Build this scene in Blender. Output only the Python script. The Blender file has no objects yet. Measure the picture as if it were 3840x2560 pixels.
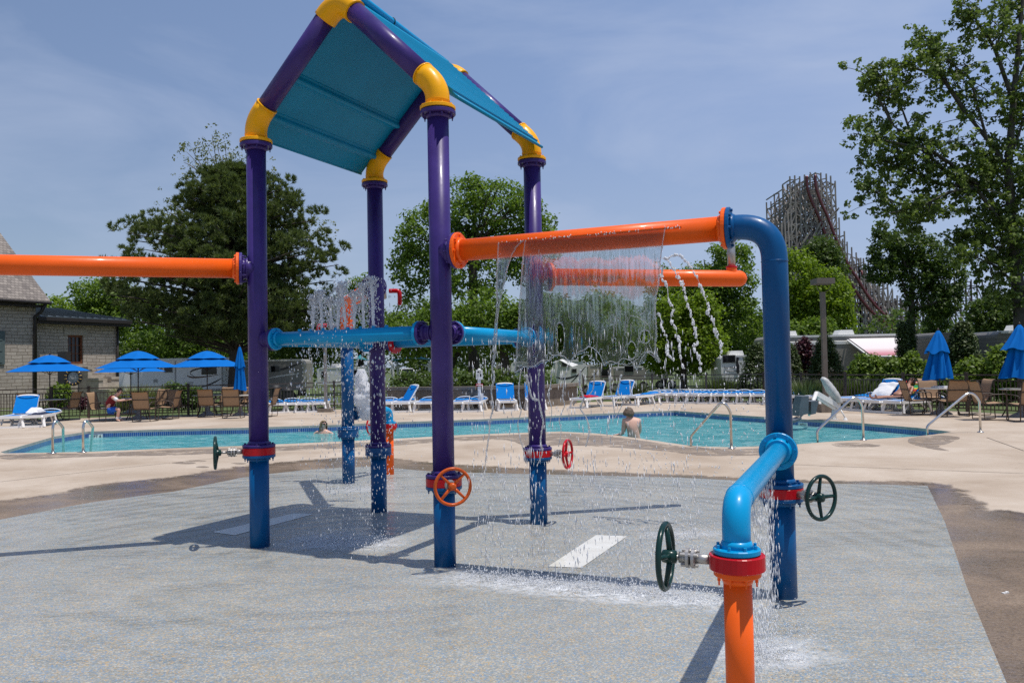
import bpy, bmesh, math, random
from math import sin, cos, pi, radians, hypot, atan2, sqrt
from mathutils import Vector, Matrix, noise
from mathutils.geometry import tessellate_polygon
random.seed(7)
S = bpy.context.scene
COL = S.collection
V = Vector
# ------------------------------------------------------------------ camera (metres; eye 1.54 m above the pad)
FPX, PITCH, ROLL, EYE = 3060.0, radians(1.7427), radians(-1.0893), 1.539
_F = V((0, cos(PITCH), sin(PITCH))); _U0 = V((0, -sin(PITCH), cos(PITCH))); _R0 = V((1, 0, 0))
_R = cos(ROLL) * _R0 + sin(ROLL) * _U0
_U = -sin(ROLL) * _R0 + cos(ROLL) * _U0
cam = bpy.data.cameras.new('camera'); camo = bpy.data.objects.new('camera', cam); COL.objects.link(camo)
cam.sensor_width = 36; cam.lens = FPX / 3840 * 36; cam.clip_end = 6000; cam.clip_start = 0.05
M = Matrix.Identity(4)
for i in range(3):
    M[i][0] = _R[i]; M[i][1] = _U[i]; M[i][2] = -_F[i]
M[2][3] = EYE
camo.matrix_world = M
S.camera = camo
def ray(x, y): return _F + _R * ((x - 1920) / FPX) + _U * ((1280 - y) / FPX)
def g(x, y, z=0.0):                       # survey helper: the ground point seen at a spot of the photograph
    d = ray(x, y); t = (z - EYE) / d.z
    return V((d.x * t, d.y * t, z))
def at(x, y, Y):                          # the point at distance Y seen there
    d = ray(x, y); t = Y / d.y
    return V((d.x * t, Y, EYE + d.z * t))
def onplane(x, y, p, n):
    d = ray(x, y); o = V((0, 0, EYE)); t = (p - o).dot(n) / d.dot(n)
    return o + d * t
def gz(Y):                                # the campground lies a little lower than the deck
    t = min(max((Y - 34) / 14, 0), 1); t = t * t * (3 - 2 * t)
    return -0.05 - 0.3 * t
# ------------------------------------------------------------------ object helpers
def tag(o, label=None, cat=None, group=None, kind=None):
    if label: o['label'] = label
    if cat: o['category'] = cat
    if group: o['group'] = group
    if kind: o['kind'] = kind
    return o
def thing(name, label, cat, loc=(0, 0, 0), rz=0.0, group=None):
    o = bpy.data.objects.new(name, None); COL.objects.link(o)
    o.empty_display_size = 0.2
    o.location = loc; o.rotation_euler = (0, 0, rz)
    return tag(o, label, cat, group)
def root_of(o):
    while o.parent: o = o.parent
    return o
class MB:
    def __init__(s): s.v = []; s.f = []; s.m = []; s.sm = []
    def add(s, vs, fs, smooth=False, mi=0):
        b = len(s.v); s.v.extend(tuple(v) for v in vs)
        for f in fs: s.f.append(tuple(b + i for i in f)); s.m.append(mi); s.sm.append(smooth)
        return s
    def box(s, c, d, R=None, mi=0):
        x, y, z = d[0] / 2, d[1] / 2, d[2] / 2
        vs = [V((a * x, b * y, e * z)) for e in (-1, 1) for a, b in ((-1, -1), (1, -1), (1, 1), (-1, 1))]
        if R is not None:
            if not isinstance(R, Matrix): R = Matrix.Rotation(R, 3, 'Z')
            vs = [R @ v for v in vs]
        c = V(c); vs = [v + c for v in vs]
        return s.add(vs, [(3, 2, 1, 0), (4, 5, 6, 7), (0, 1, 5, 4), (1, 2, 6, 5), (2, 3, 7, 6), (3, 0, 4, 7)], False, mi)
    def beam(s, a, b, w, h=None, mi=0):
        a = V(a); b = V(b); d = b - a; L = d.length
        if L < 1e-6: return s
        return s.box((a + b) / 2, (w, L, h or w), frame(d), mi)
    def tube(s, pts, r, seg=12, caps=True, closed=False, mi=0, smooth=True):
        pts = [V(p) for p in pts]; n = len(pts)
        rs = list(r) if isinstance(r, (list, tuple)) else [r] * n
        T = []
        for i in range(n):
            if closed: t = pts[(i + 1) % n] - pts[i - 1]
            else: t = pts[min(i + 1, n - 1)] - pts[max(i - 1, 0)]
            T.append(t.normalized() if t.length > 1e-9 else V((0, 0, 1)))
        u = T[0].orthogonal().normalized(); vs = []
        for i in range(n):
            if i: u = (u - T[i] * u.dot(T[i])); u = u.normalized() if u.length > 1e-6 else T[i].orthogonal().normalized()
            w = T[i].cross(u)
            for k in range(seg):
                a = 2 * pi * k / seg
                vs.append(pts[i] + (u * cos(a) + w * sin(a)) * rs[i])
        fs = []
        for i in range(n if closed else n - 1):
            j = (i + 1) % n
            for k in range(seg):
                l = (k + 1) % seg
                fs.append((i * seg + k, i * seg + l, j * seg + l, j * seg + k))
        s.add(vs, fs, smooth, mi)
        if caps and not closed:
            b = len(s.v) - len(vs)
            s.f.append(tuple(b + k for k in range(seg - 1, -1, -1))); s.m.append(mi); s.sm.append(False)
            s.f.append(tuple(b + (n - 1) * seg + k for k in range(seg))); s.m.append(mi); s.sm.append(False)
        return s
    def lathe(s, prof, o=(0, 0, 0), ax=(0, 0, 1), seg=24, mi=0, smooth=False):
        o = V(o); ax = V(ax).normalized(); u = ax.orthogonal().normalized(); w = ax.cross(u); vs = []
        for r, h in prof:
            for k in range(seg):
                a = 2 * pi * k / seg
                vs.append(o + ax * h + (u * cos(a) + w * sin(a)) * r)
        fs = []
        for i in range(len(prof) - 1):
            for k in range(seg):
                l = (k + 1) % seg
                fs.append((i * seg + k, i * seg + l, (i + 1) * seg + l, (i + 1) * seg + k))
        n = len(prof) - 1
        s.add(vs, fs, smooth, mi)
        b = len(s.v) - len(vs)
        if prof[0][0] > 1e-5: s.f.append(tuple(b + k for k in range(seg - 1, -1, -1))); s.m.append(mi); s.sm.append(False)
        if prof[-1][0] > 1e-5: s.f.append(tuple(b + n * seg + k for k in range(seg))); s.m.append(mi); s.sm.append(False)
        return s
    def ball(s, c, r, seg=10, rings=7, mi=0):
        r = r if isinstance(r, (tuple, list)) else (r, r, r); c = V(c); vs = [c + V((0, 0, -r[2]))]; fs = []
        for i in range(1, rings):
            ph = -pi / 2 + pi * i / rings
            for k in range(seg):
                a = 2 * pi * k / seg
                vs.append(c + V((r[0] * cos(ph) * cos(a), r[1] * cos(ph) * sin(a), r[2] * sin(ph))))
        vs.append(c + V((0, 0, r[2])))
        for k in range(seg): fs.append((0, 1 + (k + 1) % seg, 1 + k))
        for i in range(rings - 2):
            for k in range(seg):
                l = (k + 1) % seg; a = 1 + i * seg
                fs.append((a + k, a + l, a + seg + l, a + seg + k))
        a = 1 + (rings - 2) * seg
        for k in range(seg): fs.append((a + k, a + (k + 1) % seg, len(vs) - 1))
        return s.add(vs, fs, True, mi)
    def poly(s, loop, z=None, holes=(), mi=0, up=True):
        ls = [[V(p) for p in loop]] + [[V(p) for p in h] for h in holes]
        vs = [p for l in ls for p in l]
        fs = []
        for t in tessellate_polygon([[V((p.x, p.y, 0)) for p in l] for l in ls]):
            a, b, c = (vs[i] for i in t)
            nz = (b - a).cross(c - a).z
            fs.append(tuple(t) if (nz > 0) == up else tuple(reversed(t)))
        if z is not None: vs = [V((p.x, p.y, z)) for p in vs]
        return s.add(vs, fs, False, mi)
    def prism(s, loop, d, mi=0, smooth=False):      # extrude a planar loop along vector d
        loop = [V(p) for p in loop]; d = V(d); n = len(loop)
        vs = loop + [p + d for p in loop]
        fs = [tuple(range(n - 1, -1, -1)), tuple(range(n, 2 * n))] + [(i, (i + 1) % n, n + (i + 1) % n, n + i) for i in range(n)]
        return s.add(vs, fs, smooth, mi)
    def build(s, name, mats, parent=None, world=True):
        me = bpy.data.meshes.new(name)
        vs = s.v
        if parent is not None and world:
            r = root_of(parent)
            Mi = (Matrix.Translation(r.location) @ Matrix.Rotation(r.rotation_euler.z, 4, 'Z')).inverted()
            vs = [tuple(Mi @ V(v)) for v in vs]
        me.from_pydata(vs, [], s.f)
        if not isinstance(mats, (list, tuple)): mats = [mats]
        for m in mats: me.materials.append(m)
        me.polygons.foreach_set('material_index', s.m)
        me.polygons.foreach_set('use_smooth', s.sm)
        me.update()
        o = bpy.data.objects.new(name, me); COL.objects.link(o)
        if parent is not None: o.parent = parent
        return o
def frame(d):
    d = V(d).normalized(); up = V((0, 0, 1)) if abs(d.z) < 0.98 else V((1, 0, 0))
    x = d.cross(up).normalized(); z = x.cross(d)
    return Matrix((x, d, z)).transposed()
def bez(a, c, b, n=8):
    a, c, b = V(a), V(c), V(b)
    return [a * (1 - t) ** 2 + c * 2 * t * (1 - t) + b * t * t for t in [i / n for i in range(n + 1)]]
def arc_corner(a, c, b, r, n=7):
    a, c, b = V(a), V(c), V(b); u = (a - c).normalized(); w = (b - c).normalized()
    return [a] + bez(c + u * r, c, c + w * r, n) + [b]
def dup(root, loc, rz, label=None, group=None, sc=None):
    r = root.copy(); COL.objects.link(r); r.location = loc; r.rotation_euler = (0, 0, rz)
    if sc: r.scale = sc
    if label: r['label'] = label
    if group: r['group'] = group
    for ch in list(root.children):
        c = ch.copy(); COL.objects.link(c); c.parent = r
        for q in list(ch.children):
            d = q.copy(); COL.objects.link(d); d.parent = c
    return r
def drop(root):
    for ch in list(root.children):
        for q in list(ch.children): bpy.data.objects.remove(q)
        bpy.data.objects.remove(ch)
    bpy.data.objects.remove(root)
def text_mesh(name, body, size, mat, origin, right, up, parent=None, extrude=0.004, bold=0.0):
    cu = bpy.data.curves.new('lettering', 'FONT'); cu.body = body; cu.size = size; cu.extrude = extrude; cu.offset = bold
    cu.align_x = 'CENTER'; cu.align_y = 'CENTER'
    to = bpy.data.objects.new('lettering', cu); COL.objects.link(to)
    bpy.context.view_layer.update()
    me = bpy.data.meshes.new_from_object(to.evaluated_get(bpy.context.evaluated_depsgraph_get()))
    bpy.data.objects.remove(to)
    right = V(right).normalized(); up = V(up).normalized(); nn = right.cross(up); origin = V(origin)
    b = MB(); b.add([origin + right * v.co.x + up * v.co.y + nn * v.co.z for v in me.vertices], [tuple(p.vertices) for p in me.polygons])
    bpy.data.meshes.remove(me)
    return b.build(name, mat, parent)
# ------------------------------------------------------------------ materials
def lin(c): return tuple(((x / 255) / 12.92 if x / 255 <= 0.04045 else ((x / 255 + 0.055) / 1.055) ** 2.4) for x in c)
class NT:
    def __init__(s, name):
        s.mat = bpy.data.materials.new(name); s.mat.use_nodes = True; s.t = s.mat.node_tree; s.t.nodes.clear()
        s.out = s.n('ShaderNodeOutputMaterial')
    def n(s, k, **kw):
        nd = s.t.nodes.new(k)
        for a, b in kw.items():
            if a.startswith('i_'): nd.inputs[a[2:].replace('_', ' ')].default_value = b
            else: setattr(nd, a, b)
        return nd
    def l(s, a, b): s.t.links.new(a, b)
    def pos(s, scale=(1, 1, 1), obj=True, rot=(0, 0, 0)):
        tc = s.n('ShaderNodeTexCoord'); mp = s.n('ShaderNodeMapping'); mp.inputs['Scale'].default_value = scale
        mp.inputs['Rotation'].default_value = rot
        s.l(tc.outputs['Object'], mp.inputs['Vector']); return mp.outputs[0]
    def noise(s, vec, sc, det=4, rough=0.6, dist=0.0):
        k = s.n('ShaderNodeTexNoise'); k.inputs['Scale'].default_value = sc; k.inputs['Detail'].default_value = det
        k.inputs['Roughness'].default_value = rough; k.inputs['Distortion'].default_value = dist
        s.l(vec, k.inputs['Vector']); return k.outputs['Fac']
    def ramp(s, fac, stops, interp='LINEAR'):
        r = s.n('ShaderNodeValToRGB'); e = r.color_ramp; e.interpolation = interp
        while len(e.elements) > 1: e.elements.remove(e.elements[-1])
        e.elements[0].position = stops[0][0]; e.elements[0].color = (*stops[0][1], 1)
        for p, c in stops[1:]: k = e.elements.new(p); k.color = (*c, 1)
        s.l(fac, r.inputs[0]); return r.outputs[0]
    def mix(s, fac, a, b, blend='MIX'):
        m = s.n('ShaderNodeMix', data_type='RGBA', blend_type=blend)
        for sock, val in ((m.inputs[0], fac), (m.inputs[6], a), (m.inputs[7], b)):
            if hasattr(val, 'is_linked') or hasattr(val, 'links'): s.l(val, sock)
            elif isinstance(val, (int, float)): sock.default_value = val
            else: sock.default_value = (*val, 1)
        return m.outputs[2]
    def math(s, op, a, b=0.0, c=None):
        m = s.n('ShaderNodeMath', operation=op)
        for i, val in enumerate((a, b) if c is None else (a, b, c)):
            if hasattr(val, 'links'): s.l(val, m.inputs[i])
            else: m.inputs[i].default_value = val
        return m.outputs[0]
    def bump(s, h, st=0.3, dist=0.01):
        b = s.n('ShaderNodeBump'); b.inputs['Strength'].default_value = st; b.inputs['Distance'].default_value = dist
        s.l(h, b.inputs['Height']); return b.outputs[0]
    def prin(s, **kw):
        p = s.n('ShaderNodeBsdfPrincipled')
        for k, v in kw.items():
            sock = p.inputs[k.replace('_', ' ')]
            if hasattr(v, 'links'): s.l(v, sock)
            elif isinstance(v, tuple): sock.default_value = (*v, 1) if len(v) == 3 else v
            else: sock.default_value = v
        return p
    def done(s, sh):
        s.l(sh.outputs[0] if hasattr(sh, 'outputs') else sh, s.out.inputs[0]); return s.mat
def paint(name, c, rough=0.36, var=0.25, coat=0.10, bump=0.0, metal=0.0, spec=.22):
    n = NT(name); p = n.pos()
    a = n.noise(p, 3.0, 5); b = n.noise(p, 40.0, 3)
    dark = tuple(x * (1 - var) for x in c); lite = tuple(min(1, x * (1 + var * 0.6) + 0.01 * var) for x in c)
    col = n.ramp(a, [(0.3, dark), (0.7, lite)])
    sc_ = n.noise(n.pos((7, 7, 1.1)), 2.0, 6, .7); pale = tuple(.45 * x + .10 for x in c); col = n.mix(n.ramp(sc_, [(.60, (0,) * 3), (.80, (.13,) * 3)]), col, pale); ch = n.noise(p, 14, 7, .75); col = n.mix(n.ramp(ch, [(.70, (0,) * 3), (.74, (.16,) * 3)]), col, pale)
    r = n.math('MULTIPLY_ADD', b, 0.25, rough - 0.1)
    kw = dict(Base_Color=col, Roughness=r, Metallic=metal, Coat_Weight=coat, Coat_Roughness=0.12, Specular_IOR_Level=spec)
    if bump: kw['Normal'] = n.bump(b, bump, 0.004)
    return n.done(n.prin(**kw))
def plain(name, c, rough=0.6, var=0.2, sc=8.0, metal=0.0, bump=0.0, spec=0.5):
    n = NT(name); p = n.pos(); a = n.noise(p, sc, 5)
    col = n.ramp(a, [(0.3, tuple(x * (1 - var) for x in c)), (0.7, tuple(min(1, x * (1 + var)) for x in c))])
    kw = dict(Base_Color=col, Roughness=rough, Metallic=metal, Specular_IOR_Level=spec)
    if bump: kw['Normal'] = n.bump(a, bump, 0.02)
    return n.done(n.prin(**kw))
mt = {}
mt['purple'] = paint('purple_paint', (0.048, 0.026, 0.165))
mt['orange'] = paint('orange_paint', (0.92, 0.125, 0.008), 0.4, 0.08)
mt['sky'] = paint('light_blue_paint', (0.0, 0.30, 0.60), 0.32, 0.08)
mt['blue'] = paint('blue_paint', (0.0, 0.078, 0.235), 0.34, 0.12)
mt['yellow'] = paint('yellow_paint', (0.92, 0.42, 0.0), 0.36, 0.06)
mt['red'] = paint('red_paint', (0.50, 0.006, 0.014), 0.25, 0.15)
mt['green'] = paint('green_enamel', (0.008, 0.036, 0.032), 0.25, 0.2)
mt['wheel_orange'] = paint('orange_enamel', (0.55, 0.09, 0.012), 0.3, 0.2)
mt['roof'] = paint('roof_plastic', (0.0, 0.225, 0.41), 0.45, 0.08, 0.05, spec=.2)
mt['rubber'] = plain('black_rubber', (0.012, 0.012, 0.013), 0.6)
mt['steel'] = plain('stainless_steel', (0.62, 0.60, 0.57), 0.22, 0.1, metal=1.0)
mt['steel_dull'] = plain('dull_steel', (0.42, 0.40, 0.38), 0.42, 0.2, metal=0.8)
mt['white_plastic'] = plain('white_plastic', (0.86, 0.84, 0.81), 0.4, 0.03)
mt['white_paint'] = paint('white_paint', (0.74, 0.73, 0.71), 0.35, 0.06, 0.2)
mt['bronze'] = plain('bronze_metal', (0.052, 0.034, 0.024), 0.45, 0.2)
mt['fence'] = plain('fence_metal', (0.060, 0.042, 0.031), 0.5, 0.2)
# ================================================================== water play structure: one bolted pipe frame
PL, PC, PD, PR = V((-2.234, 7.172, 0)), V((-0.548, 6.346, 0)), V((-1.459, 8.806, 0)), V((0.229, 7.98, 0))
PB = V((1.737, 5.352, 0)); PO = V((0.903, 3.362, 0))
PB2 = V((-2.23, 11.02, 0)); PO2 = V((-1.80, 11.86, 0)); PB3 = V((-5.60, 6.16, 0))
play = thing('water_play_structure', 'tall purple, orange and blue pipe frame with gabled roof spraying water on the splash pad', 'water play structure', (-0.9, 7.5, 0))
R6, R4 = 0.0842, 0.0572
ZV = {'L': 0.873, 'C': 0.69, 'D': 0.70, 'R': 0.72, 'B': 0.72, 'O': 0.756, 'B2': 0.72, 'O2': 0.74}
ZT = 3.55; ZP = 2.44; ZC = 1.815
DX = (PC - PL).normalized()            # along the front gable
DY = (PR - PC).normalized()            # along the ridge
def flange(b, c, ax, r, t=0.026, nb=8, bolts=(1, 1), rot=0.2):
    c = V(c); ax = V(ax).normalized(); R = r * 1.665
    b.lathe([(r * 0.6, 0), (R - .004, 0), (R, .004), (R, t - .004), (R - .004, t), (r * .6, t)], c, ax, 32)
    b.lathe([(r * 1.22, 0), (r * 1.02, 0.03)], c + ax * t if bolts[1] else c, ax if bolts[1] else -ax, 24, smooth=True)
    u = ax.orthogonal().normalized(); w = ax.cross(u)
    for k in range(nb):
        a = 2 * pi * (k + rot) / nb; q = c + (u * cos(a) + w * sin(a)) * r * 1.4
        if bolts[1]: b.lathe([(r * .115, t), (r * .115, t + .014)], q, ax, 6)
        if bolts[0]: b.lathe([(r * .115, 0), (r * .115, .016), (r * .06, .017), (r * .06, .034)], q, -ax, 6)
    return b
def mk(b, name, mat, parent=None, label=None):
    o = b.build(name, mt[mat], parent or play)
    if label: o['label'] = label
    return o
def hand_wheel(par, hub, n, mat, r=0.145, rot=0.0, label=None):
    b = MB(); n = V(n).normalized(); u = V((0, 0, 1)); u = (u - n * u.dot(n)).normalized(); w = n.cross(u)
    ring = [hub + (u * cos(t) + w * sin(t)) * (r - .012) for t in [2 * pi * i / 40 for i in range(40)]]
    b.tube(ring, 0.0125, 10, closed=True)
    for k in range(4):
        a = pi / 2 * k + rot; d = u * cos(a) + w * sin(a)
        b.tube([hub - n * .02 + d * .01, hub - n * .012 + d * .06, hub + d * (r - .014)], [.0135, .012, .0095], 8)
    b.lathe([(.014, -.05), (.027, -.045), (.03, -.01), (.026, .012), (.012, .018)], hub, n, 16, smooth=True)
    return mk(b, 'handwheel', mat, par, label)
def valve(c, z, r, n, wheel=None, L=0.30, rot=0.0, wl=None):
    """red valve body between two flanges, its stem and its hand wheel"""
    b = MB(); R = r * 1.66; o = V((c.x, c.y, z))
    b.lathe([(R * .6, -.062), (R - .003, -.062), (R, -.059), (R, -.003), (R - .003, 0), (R * .6, 0)], o, (0, 0, 1), 36)
    body = mk(b, 'valve_body', 'red')
    if wheel:
        n = V(n).normalized(); zc = V((0, 0, z - .031)); p = V((c.x, c.y, 0)) + zc
        s = MB()
        s.tube([p + n * R * .9, p + n * (R + .075)], .021, 14)
        s.lathe([(.03, 0), (.041, .004), (.041, .016), (.03, .02)], p + n * (R + .055), n, 16)
        s.lathe([(.03, 0), (.041, .004), (.041, .016), (.03, .02)], p + n * (R + .078), n, 16)
        for k in range(4):
            a = pi / 2 * k + .6; u = V((0, 0, 1)); w = n.cross(u)
            s.lathe([(.008, -.012), (.008, .06)], p + n * (R + .055) + (u * cos(a) + w * sin(a)) * .032, n, 6)
        s.tube([p + n * (R + .09), p + n * (R + .125)], .023, 14)
        s.tube([p + n * (R + .12), p + n * (L - .03)], .011, 10)
        mk(s, 'valve_stem', 'steel_dull', body)
        hand_wheel(body, p + n * L, n, wheel, rot=rot, label=wl)
    return body
def lower_pipe(c, z, r, mat):
    b = MB(); b.tube([V((c.x, c.y, -.03)), V((c.x, c.y, z - .075))], r, 32)
    flange(b, V((c.x, c.y, z - .0875)), (0, 0, 1), r, .025, bolts=(1, 0))
    return mk(b, 'base_pipe', mat)
def stub(b, c, z, d, r, L):
    d = V(d).normalized(); o = V((c.x, c.y, z))
    b.tube([o + d * .03, o + d * (L + .004)], r, 24)
    b.lathe([(r * 1.25, R6 * .93), (r, R6 * 1.28)], o, d, 24, smooth=True)
    flange(b, o + d * L, d, r, .024, bolts=(1, 0))
NX = V((DY.x, DY.y, 0))
OB = (PB - PC).normalized(); OL = (PB3 - PL).normalized(); OR = V((.97, .24, 0)).normalized(); OD = (PB2 - PD).normalized()
stubs = {'L': [(DX, ZC, R4), (DY, ZC, R4), (OL, ZP, R6)], 'C': [(-DX, ZC, R4), (DY, ZC, R4), (OB, ZP, R6)],
         'D': [(DX, ZC, R4), (-DY, ZC, R4), (OD, ZP, R6)], 'R': [(-DX, ZC, R4), (-DY, ZC, R4), (OR, ZP - .03, R6)]}
posts = {'L': PL, 'C': PC, 'D': PD, 'R': PR}
for k, c in posts.items():
    b = MB(); z0 = ZV[k]
    b.tube([V((c.x, c.y, z0 + .012)), V((c.x, c.y, ZT - .012))], R6, 36)
    flange(b, V((c.x, c.y, z0 + .002)), (0, 0, 1), R6, .025, bolts=(0, 1))
    flange(b, V((c.x, c.y, ZT - .034)), (0, 0, 1), R6, .03, bolts=(1, 0), rot=.45)
    for d, z, r in stubs[k]: stub(b, c, z, d, r, .17 if r == R4 else .125)
    mk(b, 'post', 'purple')
    lower_pipe(c, z0, R6, 'blue')
    q = MB(); q.lathe([(.09, 0), (.132, 0), (.132, .009), (.09, .009)], V((c.x, c.y, ZT - .003)), (0, 0, 1), 32); mk(q, 'gasket', 'rubber')
valve(PL, ZV['L'], R6, (-.95, -.30, 0), 'green', .36, .1, 'dark green hand wheel seen edge on')
valve(PC, ZV['C'], R6, (.30, -.954, 0), 'wheel_orange', .30, pi / 4, 'orange hand wheel with four spokes')
valve(PR, ZV['R'], R6, (.917, -.40, 0), 'red', .31, .05, 'red hand wheel')
b = MB(); b.lathe([(.05, 0), (.139, .0), (.139, -.06), (.05, -.06)], V((PD.x, PD.y, ZV['D'])), (0, 0, 1), 32); mk(b, 'valve_body', 'blue')
# yellow elbows, rafters
RISE = 0.915
apexF = (PL + PC) / 2 + V((0, 0, ZT + .19 + RISE)); apexR = (PD + PR) / 2 + V((0, 0, ZT + .19 + RISE))
RY = .0955
for k, c in posts.items():
    ap = apexF if k in 'LC' else apexR
    k0 = V((c.x, c.y, ZT + .19)); d = (ap - k0).normalized()
    b = MB(); flange(b, V((c.x, c.y, ZT + .006)), (0, 0, 1), R6, .028, bolts=(0, 1), rot=.45)
    p = [V((c.x, c.y, ZT + .03)), V((c.x, c.y, ZT + .085))] + bez(V((c.x, c.y, ZT + .09)), k0, k0 + d * .115, 9) + [k0 + d * .185]
    b.tube(p, RY, 32)
    b.tube([k0 + d * .175, k0 + d * .188], RY + .003, 32)
    b.lathe([(RY + .0025, .0), (RY + .0025, .006)], V((c.x, c.y, ZT + .075)), (0, 0, 1), 32)
    mk(b, 'eave_elbow', 'yellow')
    r = MB(); r.tube([k0 + d * .15, ap - d * .13], R6, 32); mk(r, 'rafter', 'purple')
for ap, l, r_ in ((apexF, PL, PC), (apexR, PD, PR)):
    b = MB(); dl = (V((l.x, l.y, ZT + .19)) - ap).normalized(); dr = (V((r_.x, r_.y, ZT + .19)) - ap).normalized()
    b.tube([ap + dl * .22] + bez(ap + dl * .2, ap, ap + dr * .2, 12) + [ap + dr * .22], RY + .004, 32)
    mk(b, 'ridge_elbow', 'yellow')
# thin pipe above the ridge with clamps
b = MB(); e0 = apexF + DY * .05 + V((0, 0, .13)); e1 = apexR - DY * .02 + V((0, 0, .035))
b.tube([e0 - DY * .03 - V((0, 0, .1))] + bez(e0 - DY * .03 - V((0, 0, .06)), e0, e0 + DY * .1, 6) + [e0.lerp(e1, .5), e1], .034, 18)
pm = e0.lerp(e1, .50); b.tube([pm - V((0, 0, .15)), pm], .022, 10); pm = e0.lerp(e1, .85); b.tube([pm - V((0, 0, .1)), pm], .022, 10)
o = mk(b, 'ridge_pipe', 'sky')
b = MB(); pm = e0.lerp(e1, .42); b.tube([pm + V((0, 0, .038)) * cos(t) + DX * .038 * sin(t) for t in [2 * pi * i / 20 for i in range(20)]], .005, 6, closed=True); mk(b, 'clamp', 'rubber', o)
# roof slopes: lapped panels with half-round ribs underneath
LEN = (PR - PC).length
def slope(pa, inward, lbl=None):
    """pa = front eave post; inward = horizontal unit vector towards the ridge"""
    half = (PC - PL).length / 2; base = V((pa.x, pa.y, ZT + .19))
    s = (inward * half + V((0, 0, RISE))).normalized(); nrm = V((-inward.x * RISE, -inward.y * RISE, half)).normalized()
    Ls = sqrt(half ** 2 + RISE ** 2)
    n = 19; lo = -.155; prof = [(lo, .030), (Ls - .03, .030)]
    top = []; st = (Ls - .02 - lo - .075) / n
    top += [(lo, .046), (lo + .07, .046)]
    for i in range(n):
        a = lo + .075 + st * i; top += [(a, .062), (a + st * .86, .054)]
    prof = prof + list(reversed(top))
    loop = [base + DY * .07 + s * a + nrm * h for a, h in prof]
    b = MB(); b.prism(loop, DY * (LEN - .14))
    # rolled lip along the eave
    b.tube([base + DY * .06 + s * (lo + .0) + nrm * .038, base + DY * (LEN - .06) + s * lo + nrm * .038], .013, 8)
    o = mk(b, 'roof_panel', 'roof')
    for fr in (.075, .39):
        q = MB(); pr = [(.034 * cos(t), -.052 * sin(t)) for t in [pi * i / 8 for i in range(9)]]
        pr = [(.058, 0), (.05, -.008), (.04, -.012)] + pr[1:-1] + [(-.04, -.012), (-.05, -.008), (-.058, 0)]
        c = base + s * (Ls * fr) + nrm * .0295
        q.prism([c + DY * .075 + s * a + nrm * h for a, h in pr], DY * (LEN - .15), smooth=False)
        mk(q, 'purlin', 'roof', o)
slope(PL, DX); slope(PC, -DX)
b = MB(); b.prism([apexF + DY * .07 + DX * a + V((0, 0, h)) for a, h in ((-.09, -.032), (0, .064), (.09, -.032), (.09, -.016), (0, .084), (-.09, -.016))], DY * (LEN - .14)); mk(b, 'ridge_cap', 'roof')
# light blue cross pipes
for a, c, d in ((PL, PC, DX), (PC, PR, DY), (PD, PR, DX), (PL, PD, DY)):
    b = MB(); p = V((a.x, a.y, ZC)); q = V((c.x, c.y, ZC)); f0 = p + d * .196; f1 = q - d * .196
    b.tube([f0, f1], R4, 28); flange(b, f0, d, R4, .024, bolts=(0, 1)); flange(b, f1, -d, R4, .024, bolts=(0, 1))
    o = mk(b, 'cross_pipe', 'sky')
    if a is PL and c is PC:
        for i in range(8):
            t = p.lerp(q, .25 + .068 * i); nb = MB(); nb.lathe([(.016, .05), (.016, .07), (.011, .075)], t, (0, 0, 1), 10, smooth=True); mk(nb, 'nozzle', 'sky', o)
b = MB(); b.lathe([(.115, 0), (.117, .0), (.117, .03), (.115, .03)], V((PD.x, PD.y, ZC)) + DX * .221, DX, 24); mk(b, 'spacer_ring', 'red')
# orange overhead pipes and goosenecks
def orange_run(c, d, L, z, end=True):
    d = V(d).normalized(); b = MB(); p0 = V((c.x, c.y, z)) + d * .151
    b.tube([p0, V((c.x, c.y, z)) + d * L], R6, 36); flange(b, p0, d, R6, .026, bolts=(0, 1))
    if end: flange(b, V((c.x, c.y, z)) + d * L, -d, R6, .026, bolts=(0, 1))
    return mk(b, 'overhead_pipe', 'orange')
LB = (PB - PC).length
top_pipe = orange_run(PC, OB, LB - .30, ZP)
def gooseneck(c, d, zv, z):
    b = MB(); o = V((c.x, c.y, z)); s0 = o - d * .298
    flange(b, s0, d, R6, .026, bolts=(0, 1))
    b.tube([s0 + d * .02] + bez(o - d * .235, o, o - V((0, 0, .235)), 14) + [V((c.x, c.y, zv + .012))], R6, 36)
    b.lathe([(R6 + .001, -.004), (R6 + .004, 0), (R6 + .001, .004)], o - V((0, 0, .245)), (0, 0, 1), 32, smooth=True)
    flange(b, V((c.x, c.y, zv + .002)), (0, 0, 1), R6, .025, bolts=(0, 1))
    return b
ZA = .965
b = gooseneck(PB, OB, ZV['B'], ZP); dO = (PO - PB).normalized(); stub(b, PB, ZA, dO, R4 * 1.25, .10)
mk(b, 'gooseneck_post', 'blue'); lower_pipe(PB, ZV['B'], R6, 'blue')
valve(PB, ZV['B'], R6, (.52, -.85, 0), 'green', .31, .0, 'dark green hand wheel right of the thick blue post')
# slot lip along the overhead pipe that throws the sheet of water
WN = V((OB.y, -OB.x, 0)); WN = WN if WN.y < 0 else -WN
lip0, lip1 = .545, 1.905
b = MB(); b.box(V((PC.x, PC.y, ZP + .018)) + OB * ((lip0 + lip1) / 2) + WN * (R6 + .002), (lip1 - lip0, .016, .014), atan2(OB.y, OB.x)); mk(b, 'slot_lip', 'orange', top_pipe)
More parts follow.
